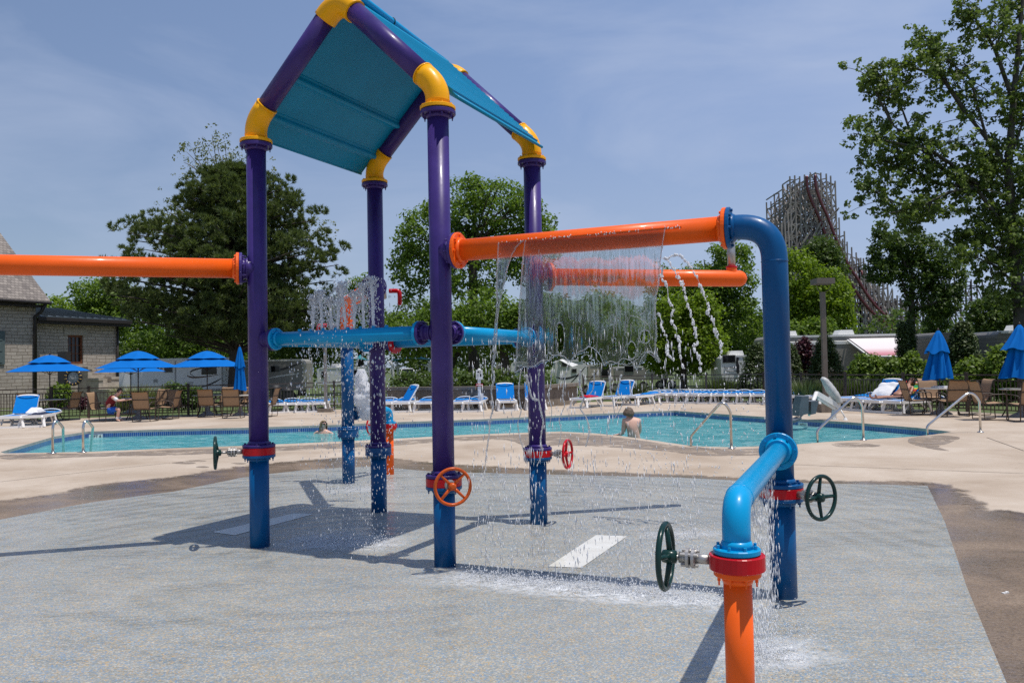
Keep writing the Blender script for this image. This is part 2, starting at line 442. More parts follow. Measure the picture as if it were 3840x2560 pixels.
# arm from the thick blue post to the low orange post
b = MB(); pO = V((PO.x, PO.y, ZA)); a0 = V((PB.x, PB.y, ZA)) + dO * .126
flange(b, a0, dO, R4 * 1.25, .024, bolts=(0, 1)); b.tube([a0, a0 + dO * .04], R4 * 1.1, 28)
b.tube([a0] + arc_corner(a0, pO, V((PO.x, PO.y, ZV['O'] + .012)), .115, 12)[1:], R4, 32)
flange(b, V((PO.x, PO.y, ZV['O'] + .002)), (0, 0, 1), R4, .024, nb=8, bolts=(0, 1))
b.lathe([(R4 + .0005, -.002), (R4 + .0025, 0), (R4 + .0005, .002)], pO - dO * .12, dO, 28, smooth=True)
mk(b, 'spray_arm', 'sky')
lower_pipe(PO, ZV['O'], R4, 'orange')['label'] = 'orange base pipe in the foreground'
valve(PO, ZV['O'], R4 * 1.18, (-.917, .40, 0), 'green', .295, .15, 'dark green hand wheel left of the orange base pipe')
# the run to the left, out of the picture
orange_run(PL, OL, (PB3 - PL).length - .30, ZP)
mk(gooseneck(PB3, OL, .72, ZP), 'gooseneck_post', 'blue'); lower_pipe(PB3, .72, R6, 'blue'); valve(PB3, .72, R6, (0, 1, 0))
# boom on the right with riser
b = MB(); zr = ZP - .03; p0 = V((PR.x, PR.y, zr)) + OR * .151; pe = V((PR.x, PR.y, zr)) + OR * 2.27
b.tube([p0, pe - OR * .05] + [pe - OR * .05 + OR * .085 * sin(t) for t in (.3, .7, 1.1, 1.45)], [R6, R6] + [R6 * cos(t) for t in (.3, .7, 1.1, 1.45)], 32)
flange(b, p0, OR, R6, .026, bolts=(0, 1)); b.lathe([(.058, .06), (.054, .115)], pe - OR * .13, (0, 0, 1), 20)
boom = mk(b, 'overhead_pipe', 'orange')
b = MB(); b.tube([pe - OR * .13 + V((0, 0, .11)), pe - OR * .13 + V((0, 0, .42))], .042, 20); mk(b, 'riser', 'steel_dull', boom)
b = MB(); b.lathe([(.047, 0), (.06, .004), (.06, .018), (.047, .022)], pe - OR * .13 + V((0, 0, .108)), (0, 0, 1), 20); mk(b, 'collar', 'red', boom)
# rear gooseneck, its arm and low orange post
LD = (PB2 - PD).length
b = MB(); p0 = V((PD.x, PD.y, ZP)) + OD * .151; o2 = V((PB2.x, PB2.y, ZP))
b.tube([p0] + bez(o2 - OD * .24, o2, o2 - V((0, 0, .24)), 12) + [V((PB2.x, PB2.y, 2.0))], R6, 28); flange(b, p0, OD, R6, .026, bolts=(0, 1)); flange(b, V((PB2.x, PB2.y, 2.0)), (0, 0, 1), R6, .026, bolts=(0, 1))
rear_pipe = mk(b, 'overhead_pipe', 'orange')
for side, dist in ((-1, .34), (1, .30)):
    q = MB(); c0 = o2 - V((0, 0, .30)) if side < 0 else V((PD.x, PD.y, ZP - .02)) + OD * .5
    dd = V((side, -.1 * side, 0)).normalized(); a = c0 + dd * .05; e = c0 + dd * dist
    q2 = MB(); q2.tube([a, c0 + dd * (dist - .12)], .022, 12); q2.lathe([(.035, -.07), (.05, -.06), (.045, .02), (.02, .05)], c0 + dd * (dist - .14) + V((0, 0, -.02)), (0, 0, 1), 14, smooth=True)
    mk(q2, 'coupling', 'steel_dull', rear_pipe)
    q.tube([c0 + dd * (dist - .06)] + arc_corner(c0 + dd * (dist - .05), e + dd * .06, e + dd * .06 - V((0, 0, .15)), .045, 6), .025, 14); q.tube([e + dd * .06 - V((0, 0, .1)), e + dd * .06 - V((0, 0, .165))], .020, 12)
    mk(q, 'spray_nozzle', 'red', rear_pipe)
b = MB(); c = PB2; b.tube([V((c.x, c.y, ZV['B2'] + .01)), V((c.x, c.y, 1.99))], R6, 28); flange(b, V((c.x, c.y, ZV['B2'] + .002)), (0, 0, 1), R6, .025, bolts=(0, 1)); flange(b, V((c.x, c.y, 1.972)), (0, 0, 1), R6, .026, bolts=(1, 0))
d2 = (PO2 - PB2).normalized(); stub(b, PB2, .94, d2, R4, .12); mk(b, 'gooseneck_post', 'blue'); lower_pipe(PB2, ZV['B2'], R6, 'blue'); b = MB(); b.lathe([(.05, 0), (.139, .0), (.139, -.06), (.05, -.06)], V((PB2.x, PB2.y, ZV['B2'])), (0, 0, 1), 32); mk(b, 'valve_body', 'blue')
b = MB(); a0 = V((PB2.x, PB2.y, .94)) + d2 * .146; flange(b, a0, d2, R4, .024, bolts=(0, 1))
b.tube([a0] + arc_corner(a0, V((PO2.x, PO2.y, .94)), V((PO2.x, PO2.y, ZV['O2'] + .01)), .115, 8)[1:], R4, 24); flange(b, V((PO2.x, PO2.y, ZV['O2'] + .002)), (0, 0, 1), R4, .024, bolts=(0, 1)); mk(b, 'spray_arm', 'sky')
lower_pipe(PO2, ZV['O2'], R4, 'orange'); valve(PO2, ZV['O2'], R4 * 1.18, (-.917, .40, 0), 'red', .30, .2, 'red hand wheel half hidden behind the left rear post')
# ================================================================== light and sky
SUN_AZ, SUN_EL = radians(115), radians(72.9)
sd = V((sin(SUN_AZ) * cos(SUN_EL), cos(SUN_AZ) * cos(SUN_EL), sin(SUN_EL)))
sl = bpy.data.lights.new('sun', 'SUN'); sl.energy = 4.2; sl.angle = radians(.55); sl.color = (1.0, .955, .89)
so = bpy.data.objects.new('sun', sl); COL.objects.link(so); so.rotation_euler = (-sd).to_track_quat('-Z', 'Y').to_euler(); so.location = (5, -5, 30)
W = bpy.data.worlds.new('World'); S.world = W; W.use_nodes = True
t = W.node_tree; t.nodes.clear()
wo = t.nodes.new('ShaderNodeOutputWorld'); bg = t.nodes.new('ShaderNodeBackground'); sk = t.nodes.new('ShaderNodeTexSky')
sk.sky_type = 'NISHITA'; sk.sun_disc = False; sk.sun_elevation = SUN_EL; sk.sun_rotation = SUN_AZ; sk.air_density = 1.0; sk.dust_density = 1.2; sk.ozone_density = 2.0
tc = t.nodes.new('ShaderNodeTexCoord'); mp = t.nodes.new('ShaderNodeMapping'); mp.inputs['Scale'].default_value = (1.2, 1.2, 4.0); mp.inputs['Rotation'].default_value = (0, radians(8), 0)
nz = t.nodes.new('ShaderNodeTexNoise'); nz.inputs['Scale'].default_value = 2.3; nz.inputs['Detail'].default_value = 7; nz.inputs['Roughness'].default_value = .55; nz.inputs['Distortion'].default_value = .5
cr = t.nodes.new('ShaderNodeValToRGB'); cr.color_ramp.elements[0].position = .42; cr.color_ramp.elements[0].color = (0, 0, 0, 1); cr.color_ramp.elements[1].position = .76; cr.color_ramp.elements[1].color = (1, 1, 1, 1)
SKY_STR = .085
ml = t.nodes.new('ShaderNodeMath'); ml.operation = 'MULTIPLY'; ml.inputs[1].default_value = .5
mx = t.nodes.new('ShaderNodeMix'); mx.data_type = 'RGBA'
cloud = (0.50, 0.575, 0.75); mx.inputs[7].default_value = (*(c / SKY_STR for c in cloud), 1)
mx2 = t.nodes.new('ShaderNodeMix'); mx2.data_type = 'RGBA'; mx2.inputs[0].default_value = .74     # thin even summer haze
zr_ = t.nodes.new('ShaderNodeValToRGB'); e_ = zr_.color_ramp.elements; e_[0].position = 0.0; e_[0].color = (.47, .57, .75, 1); e_[1].position = .8; e_[1].color = (.15, .26, .53, 1); k_ = e_.new(.10); k_.color = (.405, .515, .72, 1); k_ = e_.new(.30); k_.color = (.285, .405, .68, 1)
zs_ = t.nodes.new('ShaderNodeVectorMath'); zs_.operation = 'SCALE'; zs_.inputs['Scale'].default_value = 1 / SKY_STR
L = t.links.new
sz_ = t.nodes.new('ShaderNodeSeparateXYZ'); L(tc.outputs['Generated'], sz_.inputs[0]); L(sz_.outputs[2], zr_.inputs[0]); L(zr_.outputs[0], zs_.inputs[0]); L(zs_.outputs[0], mx2.inputs[7])
L(tc.outputs['Generated'], mp.inputs[0]); L(mp.outputs[0], nz.inputs['Vector']); L(nz.outputs['Fac'], cr.inputs[0]); L(cr.outputs[0], ml.inputs[0]); L(ml.outputs[0], mx.inputs[0])
sx_ = t.nodes.new('ShaderNodeSeparateXYZ'); L(tc.outputs['Generated'], sx_.inputs[0]); ma = t.nodes.new('ShaderNodeMath'); ma.operation = 'MULTIPLY_ADD'; ma.use_clamp = True; ma.inputs[1].default_value = .52; ma.inputs[2].default_value = .73; L(sx_.outputs[0], ma.inputs[0]); L(ma.outputs[0], mx2.inputs[0])
L(sk.outputs[0], mx2.inputs[6]); L(mx2.outputs[2], mx.inputs[6]); L(mx.outputs[2], bg.inputs[0]); bg.inputs[1].default_value = SKY_STR; L(bg.outputs[0], wo.inputs[0])
S.view_settings.view_transform = 'Standard'; S.view_settings.look = 'None'; S.view_settings.exposure = 0; S.view_settings.gamma = 1
S.render.engine = 'CYCLES'; S.cycles.max_bounces = 10; S.cycles.transparent_max_bounces = 24; S.cycles.transmission_bounces = 8; S.cycles.diffuse_bounces = 3; S.cycles.glossy_bounces = 3
S.cycles.use_denoising = False; S.cycles.sample_clamp_indirect = 6; S.cycles.caustics_refractive = False; S.cycles.caustics_reflective = False
# ================================================================== ground, deck, pad, pool
n = NT('concrete'); p = n.pos()
a = n.noise(p, .55, 6, .62, .4); b_ = n.noise(p, 9, 6, .7); c_ = n.noise(p, 160, 3, .6); d_ = n.noise(p, 2.1, 6, .65, 1.5)
col = n.ramp(a, [(.30, (.36, .27, .19)), (.46, (.47, .375, .285)), (.60, (.56, .465, .37)), (.74, (.64, .555, .465))])
col = n.mix(n.math('MULTIPLY', b_, .45), col, (.37, .29, .215))
st = n.ramp(d_, [(.60, (0, 0, 0)), (.70, (1, 1, 1))]); col = n.mix(n.math('MULTIPLY', st, .38), col, (.24, .175, .125))
col = n.mix(n.math('MULTIPLY', c_, .22), col, (.22, .18, .14))
mt['concrete'] = n.done(n.prin(Base_Color=col, Roughness=.8, Normal=n.bump(c_, .35, .004)))
n = NT('wet_concrete'); p = n.pos(); a = n.noise(p, 1.3, 7, .7, .8); c_ = n.noise(p, 200, 3)
col = n.ramp(a, [(.3, (.20, .15, .11)), (.7, (.33, .265, .21))])
pr = n.prin(Base_Color=col, Roughness=.55, Normal=n.bump(c_, .2, .003)); tr = n.n('ShaderNodeBsdfTransparent'); m = n.n('ShaderNodeMixShader')
n.l(n.ramp(n.noise(p, 2.6, 8, .72, .6), [(.40, (.05,) * 3), (.56, (.9,) * 3)]), m.inputs[0]); n.l(tr.outputs[0], m.inputs[1]); n.l(pr.outputs[0], m.inputs[2]); mt['wet'] = n.done(m)
n = NT('wet_aggregate'); p = n.pos(); a = n.noise(p, .9, 6, .6, .8); v = n.n('ShaderNodeTexVoronoi'); v.inputs['Scale'].default_value = 90; n.l(p, v.inputs['Vector'])
col = n.ramp(a, [(.3, (.15, .098, .060)), (.55, (.225, .155, .10)), (.75, (.33, .25, .175))]); spk = n.n('ShaderNodeSeparateColor'); n.l(v.outputs['Color'], spk.inputs[0])
col = n.mix(n.math('MULTIPLY', n.math('POWER', spk.outputs[0], 2.0), .35), col, (.34, .26, .18)); col = n.mix(n.math('MULTIPLY', n.math('POWER', spk.outputs[1], 3.0), .5), col, (.05, .035, .025))
rp = n.noise(n.pos((1, 3.0, 1), rot=(0, 0, .5)), 9, 4, .5, .6)
fr_pr = n.prin(Base_Color=col, Roughness=.55, Normal=n.bump(v.outputs['Distance'], .25, .004), Coat_Weight=n.ramp(a, [(.35, (1,) * 3), (.6, (.15,) * 3)]), Coat_Roughness=.06, Coat_Normal=n.bump(rp, .12, .02))
at_ = n.n('ShaderNodeAttribute', attribute_name='edge'); fa = n.ramp(n.math('ADD', at_.outputs['Fac'], n.math('MULTIPLY', n.math('SUBTRACT', n.noise(p, 5, 7, .7), .5), 1.3)), [(.30, (0,) * 3), (.62, (1,) * 3)])
tr_ = n.n('ShaderNodeBsdfTransparent'); fm = n.n('ShaderNodeMixShader'); n.l(fa, fm.inputs[0]); n.l(tr_.outputs[0], fm.inputs[1]); n.l(fr_pr.outputs[0], fm.inputs[2]); mt['fringe'] = n.done(fm)
# rubber granule pad under a moving film of water
n = NT('rubber_granules'); p = n.pos(); v = n.n('ShaderNodeTexVoronoi'); v.inputs['Scale'].default_value = 120; n.l(p, v.inputs['Vector'])
sc = n.n('ShaderNodeSeparateColor'); n.l(v.outputs['Color'], sc.inputs[0])
g1 = n.ramp(sc.outputs[0], [(0, (.19, .215, .215)), (.30, (.33, .335, .315)), (.56, (.05, .22, .46)), (.70, (.52, .49, .42)), (.84, (.58, .33, .07)), (.94, (.68, .63, .54))], 'CONSTANT')
v2 = n.n('ShaderNodeTexVoronoi'); v2.inputs['Scale'].default_value = 34; n.l(p, v2.inputs['Vector']); sc2 = n.n('ShaderNodeSeparateColor'); n.l(v2.outputs['Color'], sc2.inputs[0])
g2 = n.ramp(sc2.outputs[0], [(0, (.28, .30, .305)), (.55, (.20, .29, .36)), (.75, (.42, .335, .21)), (.9, (.33, .33, .315))], 'CONSTANT')
g3 = n.ramp(n.noise(p, .6, 5, .6, .5), [(.3, (.312, .311, .262)), (.7, (.425, .372, .282))])
col = n.mix(n.ramp(n.noise(p, .45, 4, .6, .5), [(.35, (.20,) * 3), (.65, (.42,) * 3)]), n.mix(.34, g1, g2), g3)
f1 = n.noise(n.pos((1.0, 2.6, 1), rot=(0, 0, .35)), 3.2, 5, .55, 1.2); f2 = n.noise(n.pos((1.0, 2.2, 1), rot=(0, 0, -.5)), 22, 3, .5, .6)
wv = n.n('ShaderNodeTexWave', wave_type='RINGS', rings_direction='Z'); wv.inputs['Scale'].default_value = 1.15; wv.inputs['Distortion'].default_value = 5; wv.inputs['Detail'].default_value = 3; mpw = n.n('ShaderNodeMapping'); mpw.inputs['Location'].default_value = (1.2, -6.6, 0); n.l(p, mpw.inputs['Vector']); n.l(mpw.outputs[0], wv.inputs['Vector'])
h = n.math('ADD', n.math('ADD', n.math('MULTIPLY', f1, 1.0), n.math('MULTIPLY', f2, .22)), n.math('MULTIPLY', wv.outputs['Fac'], .42))
wet_ = n.ramp(n.noise(n.pos((1.0, 2.2, 1), rot=(0, 0, .3)), .62, 6, .6, 1.4), [(.34, (.25,) * 3), (.64, (.95,) * 3)]); col = n.mix(wet_, col, n.mix(1.0, col, (.93, .935, .92), 'MULTIPLY'))
mt['pad'] = n.done(n.prin(Base_Color=col, Roughness=.6, Normal=n.bump(v.outputs['Distance'], .12, .004), Coat_Weight=wet_, Coat_Roughness=.06, Coat_IOR=1.5, Coat_Normal=n.bump(h, .5, .055)))
def smooth_loop(pts, k=4):
    out = []; m = len(pts)
    for i in range(m):
        p0, p1, p2, p3 = pts[i - 1], pts[i], pts[(i + 1) % m], pts[(i + 2) % m]
        for j in range(k):
            t_ = j / k
            out.append(0.5 * ((2 * p1) + (p2 - p0) * t_ + (2 * p0 - 5 * p1 + 4 * p2 - p3) * t_ ** 2 + (3 * p1 - p0 - 3 * p2 + p3) * t_ ** 3))
    return out
far_edge = [(0, 1688), (203, 1636), (330, 1617), (640, 1608.5), (916, 1603), (1240, 1593), (1483, 1582), (1790, 1572), (2101, 1557), (2340, 1546), (2440, 1541.5), (2530, 1539), (2651, 1548), (2800, 1558), (2975, 1569), (3186, 1582), (3440, 1603), (3568, 1618)]
near_edge = [(3504, 1628), (3440, 1635), (3256, 1647), (3098, 1656), (2975, 1666), (2871, 1671), (2746, 1676), (2619, 1672.5), (2571, 1668), (2412, 1645), (2330, 1634), (2247, 1625), (2101, 1617), (1973, 1621), (1750, 1629), (1465, 1645), (1240, 1656), (926, 1670), (640, 1680), (330, 1693), (17, 1699)]
pool_loop = [g(*q) for q in far_edge] + [g(*q) for q in near_edge]
left_end = g(0, 1688); pool_loop = pool_loop[1:]
pool_loop += [g(2, 1694)]
# outline of the fenced deck
LF = [g(-500, 1578), g(184, 1573), g(324, 1568), g(700, 1556), g(1000, 1546), g(1250, 1536), g(1440, 1533)]
PW = [g(1448, 1533), g(1790, 1534), g(2000, 1529), g(2110, 1521), g(2165, 1512)]
RF = [g(2190, 1508), g(2450, 1503), g(2870, 1504), g(3180, 1525), g(3400, 1534), g(3640, 1545), g(3840, 1556), g(4150, 1572)]
deck_loop = [p.copy() for p in LF + PW + RF]
deck_loop = [V((p.x, p.y + .35, 0)) for p in deck_loop] + [V((22, 12, 0)), V((22, -9, 0)), V((-24, -9, 0)), V((-24, 20, 0))]
deck_loop = [p for p in deck_loop]
deck = MB().poly(deck_loop, 0.0, [pool_loop]).build('pool_deck', mt['concrete']); tag(deck, kind='structure')
# splash pad and its wet brown margin
PADS = [(0, 1951), (343, 1886), (653, 1845), (931, 1788), (1143, 1764), (1300, 1754), (1404, 1751), (1633, 1771), (2122, 1783), (2547, 1793), (2874, 1810), (3102, 1816), (3330, 1820), (3478, 1824)]
pad_far = [g(*q) for q in PADS]; pad_right = [g(3478, 1824), g(3543, 1959), g(3625, 2204), g(3772, 2560), g(3950, 3000)]
nearL = V((-9, 1.5, 0))
pad_loop = [V((-9, g(0, 1951).y - 1.9, 0))] + pad_far + pad_right[1:] + [V((pad_right[-1].x + .3, -3, 0)), V((-9, -3, 0))]
pad = MB().poly(pad_loop, .012).build('splash_pad', mt['pad']); tag(pad, kind='structure')
FR = [(0, 1880), (343, 1822), (653, 1790), (898, 1752), (1143, 1728), (1400, 1715), (1640, 1738), (2122, 1766), (2547, 1782), (2874, 1797), (3102, 1806), (3330, 1806), (3478, 1812), (3590, 1836), (3690, 1910), (3840, 2000)]
fr = [g(*q) for q in FR]
fr_loop = smooth_loop([V((-11, g(0, 1880).y - 2.4, 0))] + fr, 3)[:-3] + [V((4.6, 4.2, 0)), V((5.2, 2, 0)), V((5.4, -4, 0)), V((-11, -4, 0))]
cen = V((-.5, 6.5, 0)); b = MB(); m = len(fr_loop); ks_ = (0, .86, .93, 1.0, 1.05); ed = (1, 1, .85, .5, 0); vs = []
for k_ in ks_:
    for q in fr_loop: w_ = cen + (q - cen) * k_; vs.append(V((w_.x, w_.y, .008)))
b.add(vs, [(i * m + j, i * m + (j + 1) % m, (i + 1) * m + (j + 1) % m, (i + 1) * m + j) for i in range(4) for j in range(m)])
fo = tag(b.build('wet_pad_margin', mt['fringe']), kind='structure'); at2 = fo.data.attributes.new('edge', 'FLOAT', 'POINT'); at2.data.foreach_set('value', [e for e in ed for _ in range(m)])
# damp strip beside the pool and a few puddles on the deck
def blob(pts, z, name='damp_patch', m='wet'):
    return tag(MB().poly(smooth_loop([g(*q) for q in pts], 4), z).build(name, mt[m]), kind='structure')
blob([(20, 1704), (330, 1699), (640, 1687), (930, 1678), (1240, 1664), (1465, 1653), (1750, 1637), (1973, 1628), (2101, 1624), (2247, 1632), (2412, 1652), (2571, 1675), (2746, 1683), (2871, 1679), (2990, 1673), (2900, 1702), (2650, 1708), (2500, 1692), (2330, 1678), (2100, 1668), (1980, 1672), (1900, 1650), (1750, 1652), (1500, 1668), (1240, 1682), (930, 1695), (640, 1706), (330, 1712), (40, 1722)], .004)
blob([(3120, 1664), (3200, 1660), (3300, 1668), (3260, 1676), (3150, 1675)], .004)
blob([(3420, 1640), (3520, 1632), (3600, 1640), (3560, 1660), (3520, 1675), (3560, 1690), (3480, 1680), (3410, 1660)], .004)
for q in ((690, 1735, 45, 4), (735, 1728, 40, 3), (895, 1737, 30, 3), (1240, 1725, 40, 3), (760, 1750, 25, 3)):
    x, y, w, hh = q; blob([(x - w, y), (x - w * .3, y - hh), (x + w * .5, y - hh * .8), (x + w, y), (x + w * .4, y + hh), (x - w * .5, y + hh * .7)], .004)
# deck joints
jm = plain('joint_sealant', (.16, .125, .095), .8)
for pts in ([(2986, 1668), (2912, 1785)], [(3700, 1640), (3840, 1690)], [(0, 1806), (420, 1758), (860, 1712)], [(2930, 1740), (3500, 1762), (3840, 1775)]):
    b = MB(); q = [g(*k) for k in pts]
    for i in range(len(q) - 1):
        d = (q[i + 1] - q[i]).normalized(); nn = V((-d.y, d.x, 0)) * .008; b.add([q[i] - nn, q[i + 1] - nn, q[i + 1] + nn, q[i] + nn], [(0, 1, 2, 3)])
    for k in range(len(b.v)): b.v[k] = (b.v[k][0], b.v[k][1], .0045)
    tag(b.build('deck_joint', jm), kind='structure')
# pool shell: coping face, tile band, basin
n = NT('pool_tiles'); p = n.pos(); sx = n.n('ShaderNodeUVMap')
uv = sx.outputs[0]; br = n.n('ShaderNodeTexBrick'); br.offset = 0; br.inputs['Scale'].default_value = 1; br.inputs['Mortar Size'].default_value = .09; br.inputs['Brick Width'].default_value = 1; br.inputs['Row Height'].default_value = 2
br.inputs['Color1'].default_value = (.02, .07, .25, 1); br.inputs['Color2'].default_value = (.035, .11, .36, 1); br.inputs['Mortar'].default_value = (.36, .44, .5, 1); n.l(uv, br.inputs['Vector'])
mt['tile'] = n.done(n.prin(Base_Color=br.outputs[0], Roughness=.2))
mt['basin'] = plain('pool_plaster', (.36, .74, .78), .6, .08, 1.0)
mt['coping'] = plain('coping_stone', (.37, .345, .32), .8, .2, 6, bump=.2)
def ring_wall(loop, z1, z0, inset=0.0):
    b = MB(); m = len(loop); c = sum((p for p in loop), V()) / m
    b.add([V((p.x, p.y, z1)) for p in loop] + [V((p.x, p.y, z0)) for p in loop], [(i, (i + 1) % m, m + (i + 1) % m, m + i) for i in range(m)])
    return b
pool = MB()
cw = ring_wall(pool_loop, 0, -.062).build('pool_coping', mt['coping']); tag(cw, kind='structure')
b = ring_wall(pool_loop, -.062, -.20); to = b.build('pool_tile_band', mt['tile']); tag(to, kind='structure')
uvl = to.data.uv_layers.new(name='UVMap'); dist = [0]
for i in range(len(pool_loop)): dist.append(dist[-1] + (pool_loop[(i + 1) % len(pool_loop)] - pool_loop[i]).length)
for i, f in enumerate(to.data.polygons):
    for li, (u, vv) in zip(f.loop_indices, ((dist[i], 1.85), (dist[i + 1], 1.85), (dist[i + 1], .15), (dist[i], .15))): uvl.data[li].uv = (u / .052, vv)
b = ring_wall(pool_loop, -.20, -1.15); b.poly(pool_loop, -1.15); tag(b.build('pool_basin', mt['basin']), kind='structure')
n = NT('pool_water'); p = n.pos((1, 1.6, 1), rot=(0, 0, .3)); w1 = n.noise(p, 2.2, 4, .6, 1.0); w2 = n.noise(p, 8.5, 4, .6, .8)
h = n.math('ADD', w1, n.math('MULTIPLY', w2, .45)); nb = n.bump(h, .9, .07)
fre = n.n('ShaderNodeFresnel'); fre.inputs['IOR'].default_value = 1.33; n.l(nb, fre.inputs['Normal'])
tr = n.n('ShaderNodeBsdfTransparent'); tr.inputs[0].default_value = (.55, .95, .95, 1)
df = n.n('ShaderNodeBsdfDiffuse'); n.l(n.ramp(h, [(.48, (.05, .30, .32)), (.72, (.16, .53, .54)), (.95, (.55, .82, .80))]), df.inputs[0]); n.l(nb, df.inputs['Normal'])
gl = n.n('ShaderNodeBsdfGlossy'); gl.inputs['Roughness'].default_value = .04; n.l(nb, gl.inputs['Normal'])
m1 = n.n('ShaderNodeMixShader'); m1.inputs[0].default_value = .55; n.l(tr.outputs[0], m1.inputs[1]); n.l(df.outputs[0], m1.inputs[2])
m2 = n.n('ShaderNodeMixShader'); n.l(fre.outputs[0], m2.inputs[0]); n.l(m1.outputs[0], m2.inputs[1]); n.l(gl.outputs[0], m2.inputs[2])
mt['pool_water'] = n.done(m2)
tag(MB().poly(pool_loop, -.165).build('pool_water', mt['pool_water']), kind='structure')
# depth marks on the tile band
mt['mark_white'] = plain('mark_tile', (.62, .64, .62), .3, .05); mt['mark_black'] = plain('mark_black', (.02, .02, .025), .4, .1)
def depth_mark(xa, ya, xb, yb, body, size, lab):
    a, c = g(xa, ya), g(xb, yb); d = (c - a).normalized(); nn = V((d.y, -d.x, 0)); nn = nn if nn.y < 0 else -nn
    t_ = MB(); q = (a + c) / 2 + V((0, 0, -.13)) + nn * .006; t_.box(q, ((c - a).length, .008, .115), atan2(d.y, d.x))
    o = tag(t_.build('depth_marker', mt['mark_white']), lab, 'depth marker')
    text_mesh('lettering', body, size, mt['mark_black'], q + nn * .006 + V((0, 0, .003)), d, (0, 0, 1), o)
depth_mark(333, 1619, 385, 1616.5, "4 FT 6", .10, "white depth tile in the blue tile band right of the pool ladder"); depth_mark(2994, 1572, 3028, 1574.5, "3 FT 3", .075, "white depth tile in the blue tile band below the pool lift")
# white panels let into the pad
n = NT('white_mat'); p = n.pos(); a = n.noise(p, 6, 5, .7); 
mt['mat'] = n.done(n.prin(Base_Color=n.ramp(a, [(.3, (.60, .57, .50)), (.7, (.74, .72, .66))]), Roughness=.5, Coat_Weight=.5))
n = NT('drain_grate'); p = n.pos((1, 1, 1)); w = n.n('ShaderNodeTexWave'); w.inputs['Scale'].default_value = 12; w.inputs['Distortion'].default_value = .3; n.l(n.pos((1, 1, 1), rot=(0, 0, .46)), w.inputs['Vector'])
mt['grate'] = n.done(n.prin(Base_Color=n.ramp(w.outputs['Fac'], [(.12, (.45, .45, .43)), (.35, (.86, .85, .80))]), Roughness=.5, Coat_Weight=.4))
b = MB().poly([g(2055, 2130), g(2180, 2135), g(2352, 2016), g(2236, 2011)], .016); tag(b.build('white_pad_panel', mt['mat']), 'plain white rectangular panel set in the splash pad under the falling water', 'pad panel')
b = MB().poly([g(796, 2000), g(880, 2012), g(1176, 1932), g(1103, 1929)], .016); tag(b.build('drain_grate', mt['grate']), 'white slotted drain grate in the shadow of the roof', 'drain grate')
# rolling campground grass around the deck
n = NT('grass'); p = n.pos(); a = n.noise(p, .35, 6, .65); b_ = n.noise(p, 30, 4, .7)
col = n.ramp(a, [(.3, (.035, .065, .014)), (.7, (.085, .115, .028))]); col = n.mix(n.math('MULTIPLY', b_, .5), col, (.11, .13, .035))
mt['grass'] = n.done(n.prin(Base_Color=col, Roughness=.9, Normal=n.bump(b_, .6, .03)))
ctr = V((0, 12, 0)); b = MB(); vs = []; m = len(deck_loop)
ks = [.995, 1.12, 1.3, 1.6, 2.2, 3.5, 8, 30, 150]
for k in ks:
    for p in deck_loop:
        q = ctr + (p - ctr) * k; vs.append(V((q.x, q.y, (gz(q.y) if k > 1 else -.03) if q.y > 0 or k <= 1 else -.05)))
b.add(vs, [(i * m + j, i * m + (j + 1) % m, (i + 1) * m + (j + 1) % m, (i + 1) * m + j) for i in range(len(ks) - 1) for j in range(m)], True)
b.f = [tuple(reversed(f)) for f in b.f]
tag(b.build('grass', mt['grass']), kind='structure')
mt['asphalt'] = plain('campground_road_surface', (.20, .185, .165), .9, .15, 3, bump=.2)
b = MB(); road = [(-60, 43.5), (-20, 41.5), (0, 41.0), (12, 41.5), (30, 44), (70, 46)]
vs = []
for x, y in road: vs += [V((x, y - 2.4, gz(y - 2.4) + .03)), V((x, y + 2.4, gz(y + 2.4) + .035))]
b.add(vs, [(2 * i, 2 * i + 2, 2 * i + 3, 2 * i + 1) for i in range(len(road) - 1)], True); tag(b.build('campground_road', mt['asphalt']), kind='structure')
